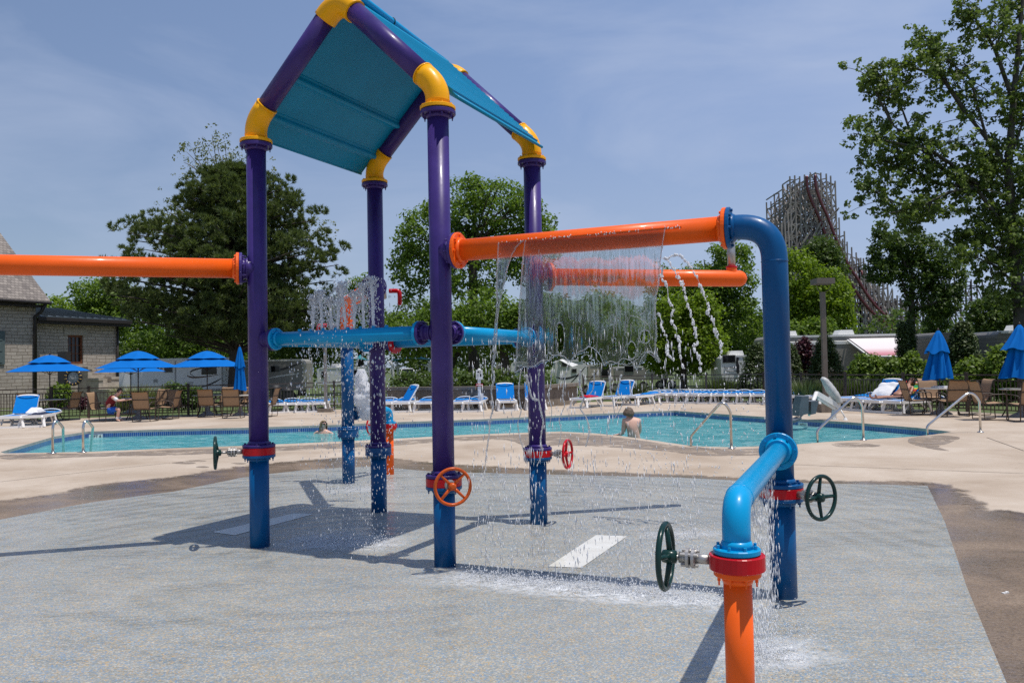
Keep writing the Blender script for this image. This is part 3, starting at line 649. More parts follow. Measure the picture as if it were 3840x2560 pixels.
# ================================================================== deck furniture
mt['sling_blue'] = plain('blue_sling_mesh', (.0, .17, .52), .85, .08, 20, spec=.15)
mt['sling_tan'] = plain('tan_sling_mesh', (.33, .205, .115), .7, .12, 30)
mt['canvas'] = plain('blue_canvas', (.0, .13, .46), .85, .06, 6, spec=.15)
mt['tabletop'] = plain('table_top_stone', (.46, .42, .37), .35, .1, 12)
mt['towel_white'] = plain('white_towel', (.74, .73, .74), .95, .06, 25, bump=.4)
mt['navy'] = plain('navy_fabric', (.012, .018, .05), .9, .2, 15)
def make_lounger(label, group, raised=0.0):
    t_ = thing('sun_lounger', label, 'sun lounger', group=group)
    W_ = .30; w = 'white_plastic'
    b = MB()
    for s in (-1, 1):
        b.beam((s * W_, .0, .325), (s * W_, 1.28, .325), .055, .085); b.tube([(s * W_, .0, .335), (s * W_, -.02, .30), (s * W_, -.02, .27)], .026, 8)
        b.beam((s * W_, .45, .325), (s * (W_ - .03), .16, .10), .035); b.beam((s * W_, .80, .325), (s * (W_ - .03), 1.12, .10), .035)
    b.beam((-W_, .02, .325), (W_, .02, .325), .05, .085); b.beam((-W_, 1.27, .33), (W_, 1.27, .33), .045, .05)
    b.build('frame', mt[w], t_, False)
    for y, dy in ((.10, -.06), (1.18, .10)):
        b = MB()
        for s in (-1, 1): b.beam((s * (W_ - .02), y, .32), (s * (W_ + .045), y + dy, .012), .075, .055)
        b.beam((-W_ - .03, y + dy, .028), (W_ + .03, y + dy, .035), .05, .065)
        b.build('leg', mt[w], t_, False)
    b = MB(); N = 10; vs = []
    for i in range(N + 1):
        y = .05 + 1.18 * i / N
        for j in range(7):
            x = -W_ + .02 + (2 * W_ - .04) * j / 6; vs.append(V((x, y, .352 - .022 * (1 - (x / W_) ** 2))))
    b.add(vs, [(i * 7 + j, i * 7 + j + 1, (i + 1) * 7 + j + 1, (i + 1) * 7 + j) for i in range(N) for j in range(6)], True); b.build('seat_sling', mt['sling_blue'], t_, False)
    ca, sa = cos(raised), sin(raised)
    def bk(x, l, h): return V((x, 1.27 + l * ca - h * sa, .345 + l * sa + h * ca))
    b = MB()
    for s in (-1, 1): b.beam(bk(s * W_, 0, 0), bk(s * W_, .66, 0), .045, .05)
    b.tube([bk(-W_ * cos(a_), .64, .008 + .085 * sin(a_)) for a_ in [pi * i / 12 for i in range(13)]], .017, 8)
    b.tube([bk(-W_ * cos(a_), .66 + .05 * sin(a_), 0) for a_ in [pi * i / 12 for i in range(13)]], .022, 8)
    if raised > .3:
        for s in (-1, 1): b.beam(bk(s * (W_ - .04), .38, -.02), V((s * (W_ - .04), 1.52, .30)), .03)
        for s in (-1, 1): b.beam((s * W_, 1.27, .335), (s * W_, 1.75, .335), .045, .05)
        b.beam((-W_, 1.73, .335), (W_, 1.73, .335), .045, .05)
    fr_ = b.build('backrest', mt[w], t_, False)
    b = MB(); vs = []
    for i in range(6):
        for j in range(7):
            x = -W_ - .022 + (2 * W_ + .044) * j / 6; vs.append(bk(x, .03 + .65 * i / 5, .034 - .014 * (1 - (x / W_) ** 2)))
    b.add(vs, [(i * 7 + j, i * 7 + j + 1, (i + 1) * 7 + j + 1, (i + 1) * 7 + j) for i in range(5) for j in range(6)], True); b.build('back_sling', mt['sling_blue'], fr_, False)
    return t_
flat0 = make_lounger('x', 'x', 0.05); up0 = make_lounger('x', 'x', radians(56))
used = set()
def lounger(x, y, deg, label, group, raised=False):
    p = g(x, y)
    return dup(up0 if raised else flat0, p, radians(deg), label, group)
G1 = 'sun loungers by the left table area'
lounger(36, 1606, 14, 'white lounger with raised blue back at the left edge of the deck', G1, True)
lounger(116, 1603, 14, 'white lounger piled with a dark and a white towel at the left edge', G1)
G2 = 'flat loungers in front of the railing left of the rear posts'
lab2 = 'flat white lounger in the short row between round tables and thin lamp post'
for x, y, d in ((1046, 1549, 22), (1100, 1547, 16), (1142, 1547, 10), (1186, 1546, 6)): lounger(x, y, d, lab2, G2)
G3 = 'flat loungers in front of the low concrete planter wall'
lab3 = 'flat white lounger with blue sling in front of the low concrete planter wall'
for x, y, d in ((1338, 1546, 3), (1438, 1547, 2), (1502, 1546, 0), (1586, 1546, -2), (1722, 1545, -3), (1768, 1545, -6)): lounger(x, y, d, lab3, G3)
lounger(1400, 1545, -58, 'lounger with raised blue back turned sideways at the left end of the planter wall', G3, True)
lounger(1905, 1541, 4, 'white lounger with raised blue back right of the white call box post', G3, True)
lounger(2012, 1538, 2, 'white lounger with raised blue back seen through the water beside the rear purple post', G3, True)
lounger(2168, 1531, -32, 'lounger with raised blue back and red towel at the right end of the planter wall', G3, True)
lounger(2270, 1524, -38, 'white lounger with raised blue back where the railing starts again', G3, True)
lounger(2362, 1520, -38, 'flat lounger beside the raised one at the start of the long row', G3)
G4 = 'long row of flat loungers along the far railing'
lab4 = 'flat white lounger with navy blue sling in the long straight row along the far railing'
row = [(2410, 1513), (2440, 1512), (2470, 1511), (2500, 1511), (2532, 1511), (2566, 1512), (2604, 1513), (2650, 1514), (2698, 1514), (2747, 1515), (2797, 1515), (2848, 1516), (2900, 1518), (2950, 1520), (2996, 1523), (3036, 1526)]
for i, (x, y) in enumerate(row):
    lounger(x, y, (-30, -29, -28, -27, -26, -24, -22, -18, -15, -14, -14, -15, -18, -24, -32, -40)[i], lab4, G4)
G5 = 'loungers behind the pool lift'
lab5 = 'flat white lounger in the row between the pool lift and the sunbathing woman'
for x, y in ((3130, 1534), (3176, 1538)): lounger(x, y, -60, lab5, G5)
SB_RAISE = radians(40)
lie0 = make_lounger('x', 'x', SB_RAISE)
lounger(3222, 1542, -60, 'white lounger with raised blue back draped with a white towel behind the sunbathing woman', G5, True)
sb = dup(lie0, g(3270, 1547), radians(-66), 'white lounger on which the sunbathing woman lies', G5); drop(lie0)
lounger(3345, 1551, -62, 'empty flat white lounger in front of the sunbathing woman, half hidden by a tan chair', G5)
drop(flat0); drop(up0)
def cloth(name, label, pts, mat, th=.03, cat='towel'):
    """a folded heap or drape: outline points at real places, puffed with thickness"""
    b = MB(); n_ = 14; vs = []
    a, c, d, e = [V(q) for q in pts]
    for s in (1, 0):
        for i in range(n_ + 1):
            for j in range(n_ + 1):
                u, v_ = i / n_, j / n_; q = (a * (1 - u) + c * u) * (1 - v_) + (e * (1 - u) + d * u) * v_
                w_ = noise.noise(q * 7) * .035 + noise.noise(q * 19) * .014
                q = q + V((noise.noise(q * 3) * .05, noise.noise(q * 4 + V((9, 0, 0))) * .04, s * th * (.4 + min(1, 6 * u * (1 - u)) * min(1, 6 * v_ * (1 - v_))) + w_)); vs.append(q)
    m = n_ + 1; o_ = m * m
    fs = [(i * m + j, (i + 1) * m + j, (i + 1) * m + j + 1, i * m + j + 1) for i in range(n_) for j in range(n_)]
    fs += [tuple(o_ + k for k in reversed(f)) for f in fs]
    rim = [j for j in range(m)] + [i * m + n_ for i in range(1, m)] + [n_ * m + j for j in range(n_ - 1, -1, -1)] + [i * m for i in range(n_ - 1, 0, -1)]
    fs += [(rim[k], rim[(k + 1) % len(rim)], o_ + rim[(k + 1) % len(rim)], o_ + rim[k]) for k in range(len(rim))]
    b.add(vs, fs, True); return tag(b.build(name, mat), label, cat)
p = g(116, 1603); q = Matrix.Rotation(radians(14), 3, 'Z')
cloth('towel', 'crumpled white towel on the lounger at the left edge', [p + q @ V(k) for k in ((-.3, .5, .37), (.02, .5, .37), (.1, 1.1, .40), (-.34, 1.1, .40))], mt['towel_white'], .11)
cloth('towel', 'dark navy towel spread on the lounger at the left edge', [p + q @ V(k) for k in ((-.1, .06, .36), (.28, .06, .36), (.29, 1.0, .365), (.03, 1.0, .365))], mt['navy'], .035)
p = g(2168, 1531); q = Matrix.Rotation(radians(-32), 3, 'Z')
cloth('towel', 'red and navy towel lying on a lounger near the right end of the planter wall', [p + q @ V(k) for k in ((-.2, .5, .36), (.25, .5, .36), (.25, 1.1, .37), (-.2, 1.1, .37))], mt['red'], .05)
p = g(3222, 1542); q = Matrix.Rotation(radians(-60), 3, 'Z')
cloth('towel', 'white towel hanging over the raised lounger back behind the sunbathing woman', [p + q @ V(k) for k in ((-.33, 1.0, .40), (.30, 1.0, .40), (.30, 1.5, .80), (-.32, 1.5, .80))], mt['towel_white'], .05)
# -------- patio chairs, tables, umbrellas
def make_chair():
    t_ = thing('patio_chair', 'x', 'chair')
    for s in (-1, 1):
        x = s * .285; b = MB()
        b.tube(arc_corner((x, -.27, .02), (x, -.30, .02), (x, -.28, .3), .02, 3)[:-1] + arc_corner((x, -.285, .1), (x, -.27, .635), (x, .05, .63), .07, 6) + [(x, .24, .60)], .0135, 8)
        b.tube(arc_corner((x, .22, .59), (x, .31, .55), (x, .27, .02), .06, 5) + [(x, -.27, .016)], .0135, 8)
        b.build('side_frame', mt['bronze'], t_, False)
        b = MB(); c = [(x * .93, -.27, .425), (x * .93, 0, .40), (x * .93, .17, .395)] + bez((x * .93, .19, .40), (x * .93, .235, .41), (x * .93, .26, .50), 4) + [(x * .93, .34, .82), (x * .93, .375, .93), (x * .93, .43, .955)]
        b.tube(c, .013, 8); b.build('sling_rail', mt['bronze'], t_, False)
    prof = [(-.27, .43), (-.13, .415), (.0, .405), (.14, .40), (.20, .408), (.238, .435), (.262, .50), (.30, .66), (.338, .815), (.372, .925), (.40, .952), (.43, .957)]
    def strip(pr, name):
        b = MB(); vs = []; m = len(pr)
        for dz in (0.004, -.006):
            for y, z in pr:
                for j in range(5):
                    x = -.262 + .524 * j / 4; vs.append(V((x, y, z + dz - .012 * (1 - (x / .262) ** 2))))
        fs = [(i * 5 + j, i * 5 + j + 1, (i + 1) * 5 + j + 1, (i + 1) * 5 + j) for i in range(m - 1) for j in range(4)]
        b.add(vs, fs + [tuple(m * 5 + k for k in reversed(f)) for f in fs], True); b.build(name, mt['sling_tan'], t_, False)
    strip(prof[:6], 'seat'); strip(prof[5:], 'backrest')
    b = MB(); b.tube([(-.285, -.25, .40), (.285, -.25, .40)], .013, 8); b.tube([(-.27, .325, .70), (.27, .325, .70)], .012, 8); b.tube([(-.285, .25, .395), (.285, .25, .395)], .013, 8); b.build('crossbar', mt['bronze'], t_, False)
    return t_
ch0 = make_chair()
def chair(x, y, deg, label, grp):
    return dup(ch0, g(x, y), radians(deg), label, grp)
GL, GR = 'chairs around the tables on the left', 'chairs around the tables on the right'
chair(122, 1577, 172, 'tan sling chair with its back turned behind the lounger with the towels', GL)
chair(250, 1574, -95, 'chair facing left at the table under the leftmost open umbrella', GL)
seat_c = chair(384, 1580, 86, 'chair on which the man in the dark red shirt sits', GL)
chair(545, 1580, 178, 'chair with its back turned directly right of the man in the dark red shirt', GL)
chair(628, 1572, -88, 'chair facing left across the table from the man in the red shirt', GL)
chair(676, 1562, 60, 'chair turned half right just left of the table under the rightmost open umbrella', GL)
chair(786, 1563, 176, 'chair with its back turned at the table under the rightmost open umbrella', GL)
chair(876, 1567, 184, 'chair with its back turned before the closed umbrella by the front left post', GL)
chair(830, 1548, -20, 'empty chair facing the pool beyond the table under the rightmost open umbrella', GL)
chair(1000, 1562, -92, 'chair facing left just right of the front left purple post', GL)
chair(925, 1549, -5, 'chair facing the pool beyond the closed umbrella at the front left purple post', GL)
chair(585, 1560, -20, 'chair facing the pool beyond the table of the man in the red shirt', GL)
chair(3440, 1556, 84, 'chair facing right at the table by the sunbathing woman', GR)
chair(3500, 1544, -6, 'chair facing the pool beyond the table by the sunbathing woman', GR)
chair(3574, 1561, 178, 'chair with its back turned at the table by the sunbathing woman', GR)
chair(3655, 1555, -92, 'chair facing left right of the table by the sunbathing woman', GR)
chair(3712, 1573, 88, 'chair facing right behind the rightmost stainless hand rail', GR)
chair(3848, 1579, 178, 'chair with its back turned at the right edge of the picture', GR)
drop(ch0)
def make_table():
    t_ = thing('patio_table', 'x', 'table')
    b = MB(); b.lathe([(.03, .69), (.50, .69), (.525, .70), (.525, .715), (.51, .722), (.03, .722)], seg=32); b.build('tabletop', mt['tabletop'], t_, False)
    for k in range(4):
        a = pi / 4 + k * pi / 2; b = MB(); b.tube([(cos(a) * .40, sin(a) * .40, .69), (cos(a) * .33, sin(a) * .33, .45), (cos(a) * .36, sin(a) * .36, .2), (cos(a) * .46, sin(a) * .46, .012)], .016, 8); b.build('leg', mt['bronze'], t_, False)
    b = MB(); b.tube([(cos(a) * .335, sin(a) * .335, .42) for a in [2 * pi * i / 24 for i in range(24)]], .011, 6, closed=True); b.build('ring', mt['bronze'], t_, False)
    b = MB(); b.lathe([(.28, .0), (.28, .03), (.09, .14), (.05, .30), (.035, .34)], seg=20); b.build('umbrella_base', plain('base_concrete', (.22, .21, .20), .8), t_, False)
    return t_
tb0 = make_table()
GT = 'round tables on the pool deck'
tables = [(187, 1577, 'round table under the leftmost open umbrella'), (519, 1571, 'round table where the man in the dark red shirt leans on his arms'), (778, 1556, 'round table under the rightmost open umbrella'), (901, 1558, 'round table at the foot of the closed umbrella beside the front left purple post'), (491, 1548, 'round table standing farther back by the railing under the half hidden umbrella'),
          (3529, 1553, 'round table with a folded white towel beside the sunbathing woman'), (3836, 1562, 'round table under the closed umbrella at the right edge of the picture')]
tpos = []
for x, y, l in tables: tpos.append(dup(tb0, g(x, y), .3, l, GT).location.copy())
drop(tb0)
def make_umbrella(rim=1.74, top=2.30, rad=1.33):
    t_ = thing('patio_umbrella', 'x', 'umbrella')
    b = MB(); b.tube([(0, 0, .1), (0, 0, top + .02)], .019, 12); b.build('pole', mt['bronze'], t_, False)
    def canopy(r0, r1, z0, z1, name, sag, drop_, ex):
        b = MB(); na = 48; nr = 8; vs = []
        for i in range(nr + 1):
            f = i / nr; r = r0 + (r1 - r0) * f
            for k in range(na):
                a = 2 * pi * k / na; ph = (a * 8 / (2 * pi)) % 1; mid = sin(pi * ph)
                rr = r * (cos(pi / 8) / cos((ph - .5) * pi / 4)) if True else r
                z = z0 + (z1 - z0) * (f ** ex) - sag * mid * f * (1 - f * .2) + (.0) - drop_ * f ** 3 * (1 - mid * .5)
                if f == 1: z += .035 * mid
                vs.append(V((rr * cos(a), rr * sin(a), z)))
        fs = [(i * na + k, (i + 1) * na + k, (i + 1) * na + (k + 1) % na, i * na + (k + 1) % na) for i in range(nr) for k in range(na)]
        b.add(vs, fs, True); return b.build(name, mt['canvas'], t_, False)
    canopy(.20, rad, top - .15, rim, 'canopy', .05, .02, 1.0); canopy(.015, rad * .52, top, top - .285, 'vent', .02, .0, 1.55)
    b = MB()
    for k in range(8):
        a = 2 * pi * k / 8; b.tube([(cos(a) * .05, sin(a) * .05, top - .13), (cos(a) * rad * .97, sin(a) * rad * .97, rim - .02)], .008, 6); b.tube([(cos(a) * .03, sin(a) * .03, rim - .12), (cos(a) * rad * .5, sin(a) * rad * .5, (top + rim) / 2 - .10)], .007, 6)
    b.build('ribs', mt['bronze'], t_, False)
    b = MB(); b.lathe([(.022, 0), (.03, .02), (.022, .045), (.03, .06), (.012, .085)], (0, 0, top - .002), seg=12, smooth=True); b.build('finial', mt['bronze'], t_, False)
    return t_
um0 = make_umbrella()
GU = 'blue umbrellas over the round tables'
for i, rz, l in ((0, .05, 'open blue umbrella in front of the stone building, leftmost of the open ones'), (1, .32, 'open blue umbrella over the man in the dark red shirt'), (2, .2, 'open blue umbrella in front of the white travel trailer, rightmost of the open ones'), (4, .7, 'open blue umbrella half hidden behind the one over the man in the red shirt')):
    u = dup(um0, tpos[i], rz, l, GU)
    if i in (0,): u.scale = (1, 1, .965)
    if i == 4: u.scale = (1, 1, .93)
drop(um0)
def closed_umbrella(loc, label, top=2.35, bot=.92, lean=(0, 0), seed=1, wid=.30, skew=0.0):
    t_ = thing('patio_umbrella', label, 'umbrella', loc, 0, GU)
    b = MB(); b.tube([(0, 0, .1), (0, 0, top + .03)], .019, 12); b.build('pole', mt['bronze'], t_, False)
    rnd = random.Random(seed)
    def drape(z1, z0, r1, r0, name, folds, amp, off):
        b = MB(); na = 96; nr = 12; vs = []; ph = [rnd.uniform(-.5, .5) for _ in range(folds)]
        for i in range(nr + 1):
            f = i / nr
            for k in range(na):
                a = 2 * pi * k / na; q = a * folds / (2 * pi); w_ = abs(((q + ph[int(q) % folds] * .5 * f) % 1) - .5) * 2
                r = r1 + (r0 - r1) * f ** .8; r *= 1 - amp * (1 - w_) * min(1, f * 3) + .12 * f * noise.noise(V((cos(a) * 2, sin(a) * 2, off)))
                z = z1 + (z0 - z1) * f + (.09 * f * noise.noise(V((cos(a) * 1.4, sin(a) * 1.4, off + 3))))
                vs.append(V((r * cos(a) + skew * f * f, r * sin(a) * .8, z)))
        fs = [(i * na + k, (i + 1) * na + k, (i + 1) * na + (k + 1) % na, i * na + (k + 1) % na) for i in range(nr) for k in range(na)]
        b.add(vs, fs, True); return b.build(name, mt['canvas'], t_, False)
    drape(top - .03, bot, .04, wid, 'canopy', 8, .45, seed * 1.7); drape(top, top - (top - bot) * .47, .03, wid * .80, 'vent', 8, .25, seed * 2.3)
    b = MB(); b.lathe([(.02, 0), (.03, .02), (.02, .05), (.008, .07)], (0, 0, top), seg=10, smooth=True); b.build('finial', mt['bronze'], t_, False)
closed_umbrella(tpos[3], 'closed blue umbrella standing straight beside the front left purple post', 2.40, .88, seed=2, wid=.25)
closed_umbrella(tpos[5], 'closed blue umbrella with a flared hem by the sunbathing woman', 2.30, .97, seed=5, wid=.44, skew=-.06)
closed_umbrella(tpos[6], 'closed blue umbrella cut by the right edge of the picture', 2.36, 1.0, seed=9, wid=.50, skew=-.12)
b = MB(); b.box(tpos[5] + V((-.05, -.1, .745)), (.36, .26, .045), .2); b.box(tpos[5] + V((-.04, -.1, .775)), (.30, .22, .02), .25); tag(b.build('folded_towel', mt['towel_white']), 'folded white towel on the table beside the sunbathing woman', 'towel')
# ================================================================== railings
def fence(name, label, pts, H=1.05, gap=2.35):
    t_ = thing(name, label, 'fence', (pts[0].x, pts[0].y, 0)); posts_ = []
    for i in range(len(pts) - 1):
        a, c = pts[i], pts[i + 1]; L_ = (c - a).length; k = max(1, round(L_ / gap)); posts_ += [a.lerp(c, j / k) for j in range(k)]
    posts_.append(pts[-1])
    for i, p in enumerate(posts_):
        b = MB(); b.box(p + V((0, 0, (H + .06) / 2)), (.07, .07, H + .06)); b.box(p + V((0, 0, H + .07)), (.09, .09, .02)); b.build('post', mt['fence'], t_)
        if i == len(posts_) - 1: break
        q = posts_[i + 1]; d = (q - p).normalized(); L_ = (q - p).length; an = atan2(d.y, d.x); b = MB(); mid = (p + q) / 2
        for z, h in ((H, .038), (H - .15, .03), (.10, .032)): b.box(mid + V((0, 0, z)), (L_ - .071, .034, h), an)
        k = int(L_ / .118)
        for j in range(1, k):
            c = p + d * (L_ * j / k); b.box(c + V((0, 0, .10 + (H - .25) / 2)), (.017, .017, H - .25 - .032), an)
        b.build('panel', mt['fence'], t_)
off = V((0, .16, 0))
fence('metal_fence', 'brown picket railing behind the tables on the left', [p + off for p in LF])
fence('metal_fence', 'brown picket railing along the lounger row on the right', [p + off for p in RF])
# low planter wall with a coping
mt['planter'] = plain('weathered_concrete', (.20, .165, .13), .9, .3, 4, bump=.3)
t_ = thing('planter_wall', 'low curved concrete planter wall behind the loungers', 'planter', (PW[0].x, PW[0].y, 0))
pw = [p + V((0, .16, 0)) for p in PW]; back = [p + V((-.1, 3.0, 0)) for p in pw]
b = MB(); b.prism([V((p.x, p.y, -.02)) for p in pw + list(reversed(back))], (0, 0, .72)); b.build('wall', mt['planter'], t_)
b = MB()
for i in range(len(pw) - 1):
    d = (pw[i + 1] - pw[i]); b.box((pw[i] + pw[i + 1]) / 2 + V((0, .12, .765)), (d.length + .02, .42, .12), atan2(d.y, d.x))
b.build('coping', mt['planter'], t_)
# ================================================================== stainless rails
def rail(label, pts, r=.024, name='hand_rail', cat='hand rail', group='stainless hand rails at the pool steps', flanges=()):
    b = MB(); b.tube(pts, r, 14); t_ = thing(name, label, cat, V((pts[-1].x, pts[-1].y, 0)), 0, group); b.build('tube', mt['steel'], t_)
    for p in flanges: q = MB(); q.lathe([(r + .001, .03), (r + .012, .022), (.062, .012), (.065, .0)], (p.x, p.y, .002), seg=20, smooth=True); q.build('flange', mt['steel'], t_)
def step_rail(label, low, knee, top, foot):
    fo_ = g(*foot); lo = g(*low); kn = V((lo.x, lo.y, at(knee[0], knee[1], lo.y).z)); tp = at(top[0], top[1], fo_.y - .02)
    d = (tp - kn).normalized(); tipz = V((fo_.x, fo_.y, tp.z - .03))
    pts = [lo - V((0, 0, .4)), V((lo.x, lo.y, kn.z - .07))] + bez(V((lo.x, lo.y, kn.z - .06)), kn, kn + d * .07, 5) + bez(tp - d * .12, tp + d * .12, V((fo_.x, fo_.y, tp.z - .20)), 9) + [fo_]
    rail(label, pts, flanges=[fo_])
step_rail('stainless hand rail left of the thick blue post', (2592, 1671), (2592, 1636), (2704, 1507), (2743, 1682))
step_rail('stainless hand rail beside the pool lift', (3065, 1656), (3065, 1614), (3200, 1487), (3238, 1650))
step_rail('stainless hand rail at the right end of the pool', (3477, 1628), (3479, 1597), (3632, 1470), (3677, 1621))
t_ = thing('pool_ladder', 'pair of stainless grab rails of the pool ladder at the left end of the pool', 'pool ladder', g(255, 1698))
for fx, fy, tx, ty, bx, by in ((198, 1700, 205, 1577, 228, 1690), (312, 1696, 317, 1576, 331, 1688)):
    f0 = g(fx, fy); zt = at(tx, ty, f0.y).z; b0 = g(bx, by - 7); b0.z = -.5
    pts = [f0, V((f0.x, f0.y, zt - .16))] + bez(V((f0.x, f0.y, zt - .14)), V((f0.x + .0, f0.y + .06, zt + .12)), V((f0.x + .07, f0.y + .24, zt - .16)), 10) + [V((b0.x, b0.y + .1, -.02)), V((b0.x, b0.y + .1, -.8))]
    b = MB(); b.tube(pts, .025, 14); o = b.build('grab_rail', mt['steel'], t_); q = MB(); q.lathe([(.026, .03), (.04, .022), (.065, .012), (.067, 0)], (f0.x, f0.y, .002), seg=20, smooth=True); q.build('flange', mt['steel'], o)
# ================================================================== pool lift
t_ = thing('pool_lift', 'white and grey pool lift with a covered battery box and grey seat over the water', 'pool lift', g(3126, 1573))
def A6(x, y, Y=21.2): return at(2800 + x / 2.8516, 1200 + y / 2.8516, Y)
mt['lift_grey'] = plain('grey_lift_plastic', (.115, .125, .14), .5, .15); mt['cover'] = plain('grey_vinyl_cover', (.42, .42, .41), .5, .15, 7, bump=.5)
base = g(3126, 1573)
b = MB(); b.tube([base, base + V((0, 0, .1)), A6(945, 930)], [.075, .07, .05], 12); b.beam(A6(880, 1065), A6(965, 1063), .25, .04); b.tube([A6(985, 920, 21.2), A6(1050, 1040, 21.0)], .018, 8); b.lathe([(.06, 0), (.02, .07)], V((A6(1055, 1070, 21.0).x, 21.0, .0)), seg=10); b.build('mast', mt['white_paint'], t_)
b = MB(); b.beam(A6(985, 925), A6(745, 785, 20.9), .09, .13); b.beam(A6(960, 960), A6(760, 835, 20.9), .05, .06); b.tube([A6(745, 780, 20.9), A6(725, 830, 20.7), A6(675, 960, 20.4), A6(668, 1020, 20.35)], [.055, .05, .04, .03], 10); b.build('arm', mt['white_paint'], t_)
c0, c1 = A6(985, 880), A6(820, 612); b = MB(); N = 14; vs = []
for i in range(N + 1):
    f = i / N; c = c0.lerp(c1, f); r = .10 + .05 * sin(pi * min(1, f * 1.1)) + (.0 if f < .95 else -.06)
    for k in range(16):
        a = 2 * pi * k / 16; q = c + V((cos(a) * r * 1.0, sin(a) * r * 1.1, sin(a) * r * .25 - cos(a) * -.0)); q += V((1, 1, 1)) * (noise.noise(q * 9) * .018); vs.append(q)
b.add(vs, [(i * 16 + k, i * 16 + (k + 1) % 16, (i + 1) * 16 + (k + 1) % 16, (i + 1) * 16 + k) for i in range(N) for k in range(16)] + [tuple(range(15, -1, -1)), tuple(N * 16 + k for k in range(16))], True); b.build('cover', mt['cover'], t_)
b = MB(); s0 = A6(585, 1010, 20.3); s1 = A6(735, 1000, 20.3)
b.prism([A6(590, 815, 20.1), A6(665, 810, 20.1), A6(660, 1000, 20.1), A6(600, 1015, 20.1), A6(555, 1030, 20.1), A6(570, 900, 20.1)], (0, .5, 0)); b.prism([A6(690, 870, 20.15), A6(770, 860, 20.15), A6(740, 1000, 20.15), A6(690, 1010, 20.15)], (0, .45, 0)); b.build('seat', mt['lift_grey'], t_)
b = MB(); b.prism([A6(505, 1075, 20.0), A6(590, 1040, 20.0), A6(585, 1062, 20.0), A6(510, 1100, 20.0)], (0, .4, 0)); b.beam(A6(600, 1010, 20.1), A6(560, 1050, 20.1), .03); b.build('footrest', mt['lift_grey'], t_)
# ================================================================== poles, call box, bins
t_ = thing('lamp_post', 'tall bronze lamp post with a square lamp head behind the loungers', 'lamp post', g(3098, 1545))
c = g(3098, 1545); mt['pole'] = plain('bronze_pole', (.13, .105, .085), .5, .15)
b = MB(); b.box(c + V((0, 0, .12)), (.42, .42, .24)); b.build('footing', mt['planter'], t_)
b = MB(); zt = at(3088, 1095, c.y).z; b.box(c + V((0, 0, .24 + (zt - .24) / 2)), (.13, .13, zt - .24)); b.build('pole', mt['pole'], t_)
hd = at(3088, 1055, c.y); b = MB()
b.prism([hd + V((-.27, -.2, .085)), hd + V((.27, -.2, .085)), hd + V((.27, .34, .085)), hd + V((-.27, .34, .085))], (0, 0, -.165)); b.build('lamp_head', mt['pole'], t_)
b = MB()
for s in (-1, 1): b.tube(bez(V((c.x + s * .03, c.y, zt - .02)), V((hd.x + s * .22, c.y, zt + .05)), V((hd.x + s * .20, c.y, hd.z - .08)), 6), .01, 6)
b.build('bracket', mt['pole'], t_)
t_ = thing('lamp_post', 'thin grey lamp post behind the left water jets', 'lamp post', g(1222, 1544)); c = g(1222, 1544)
b = MB(); b.box(c + V((0, 0, .07)), (.5, .5, .14)); b.build('footing', mt['planter'], t_)
b = MB(); b.box(c + V((0, 0, .14 + 1.5)), (.10, .10, 3.0)); b.build('pole', plain('grey_pole', (.22, .20, .185), .6), t_)
b = MB(); b.box(c + V((0, 0, 3.21)), (.5, .5, .13)); b.build('lamp_head', mt['pole'], t_)
t_ = thing('call_box', 'white emergency call box on a white post in front of the planter wall', 'call box', g(1799, 1537)); c = g(1799, 1537)
b = MB(); b.box(c + V((0, 0, .57)), (.11, .11, 1.14)); b.build('post', mt['white_paint'], t_)
b = MB(); b.box(c + V((.06, .05, .30)), (.16, .05, .60)); b.build('backing_board', mt['white_paint'], t_)
bx = at(1797.5, 1404, c.y); b = MB(); b.box(bx, (.235, .14, .34)); b.lathe([(.06, 0), (.06, .02), (.02, .05)], bx + V((0, 0, .17)), seg=12); o = b.build('box', mt['white_paint'], t_)
b = MB(); b.box(bx + V((0, -.072, .095)), (.13, .006, .05)); b.box(bx + V((.05, -.072, -.02)), (.05, .006, .10)); b.build('panel', mt['rubber'], o)
b = MB(); b.box(bx + V((-.05, -.072, -.02)), (.07, .006, .09)); b.build('keypad', plain('grey_keypad', (.45, .46, .45), .5), o)
sg = at(1798, 1443, c.y) + V((0, -.062, 0)); b = MB(); b.box(sg, (.25, .012, .085)); o = b.build('sign', mt['red'], t_); b = MB(); b.box(sg + V((0, -.008, 0)), (.21, .005, .028)); b.build('sign_panel', mt['white_paint'], o)
for x, w, h, l in ((1020, .55, 1.0, 'dark round litter bin behind the railing beside the front left purple post'), (1065, .5, .85, 'second dark litter bin behind the railing, right of the taller bin')):
    c = g(x + 14, 1516); c.z = gz(c.y); t_ = thing('litter_bin', l, 'litter bin', c); b = MB(); b.lathe([(w * .42, 0), (w / 2, .1), (w / 2, h * .8)], c, seg=20); b.build('body', mt['rubber'], t_); b = MB(); b.lathe([(w * .52, h * .8), (w * .52, h * .86), (w * .3, h)], c, seg=20, smooth=True); b.build('lid', mt['rubber'], t_)
b = MB(); p = g(3770, 2228); b.box(p + V((0, 0, .008)), (.045, .02, .012), .3); b.ball(p + V((.01, 0, .016)), (.014, .008, .006)); tag(b.build('litter', mt['white_paint']), 'small scrap of white litter on the wet brown concrete', 'litter')
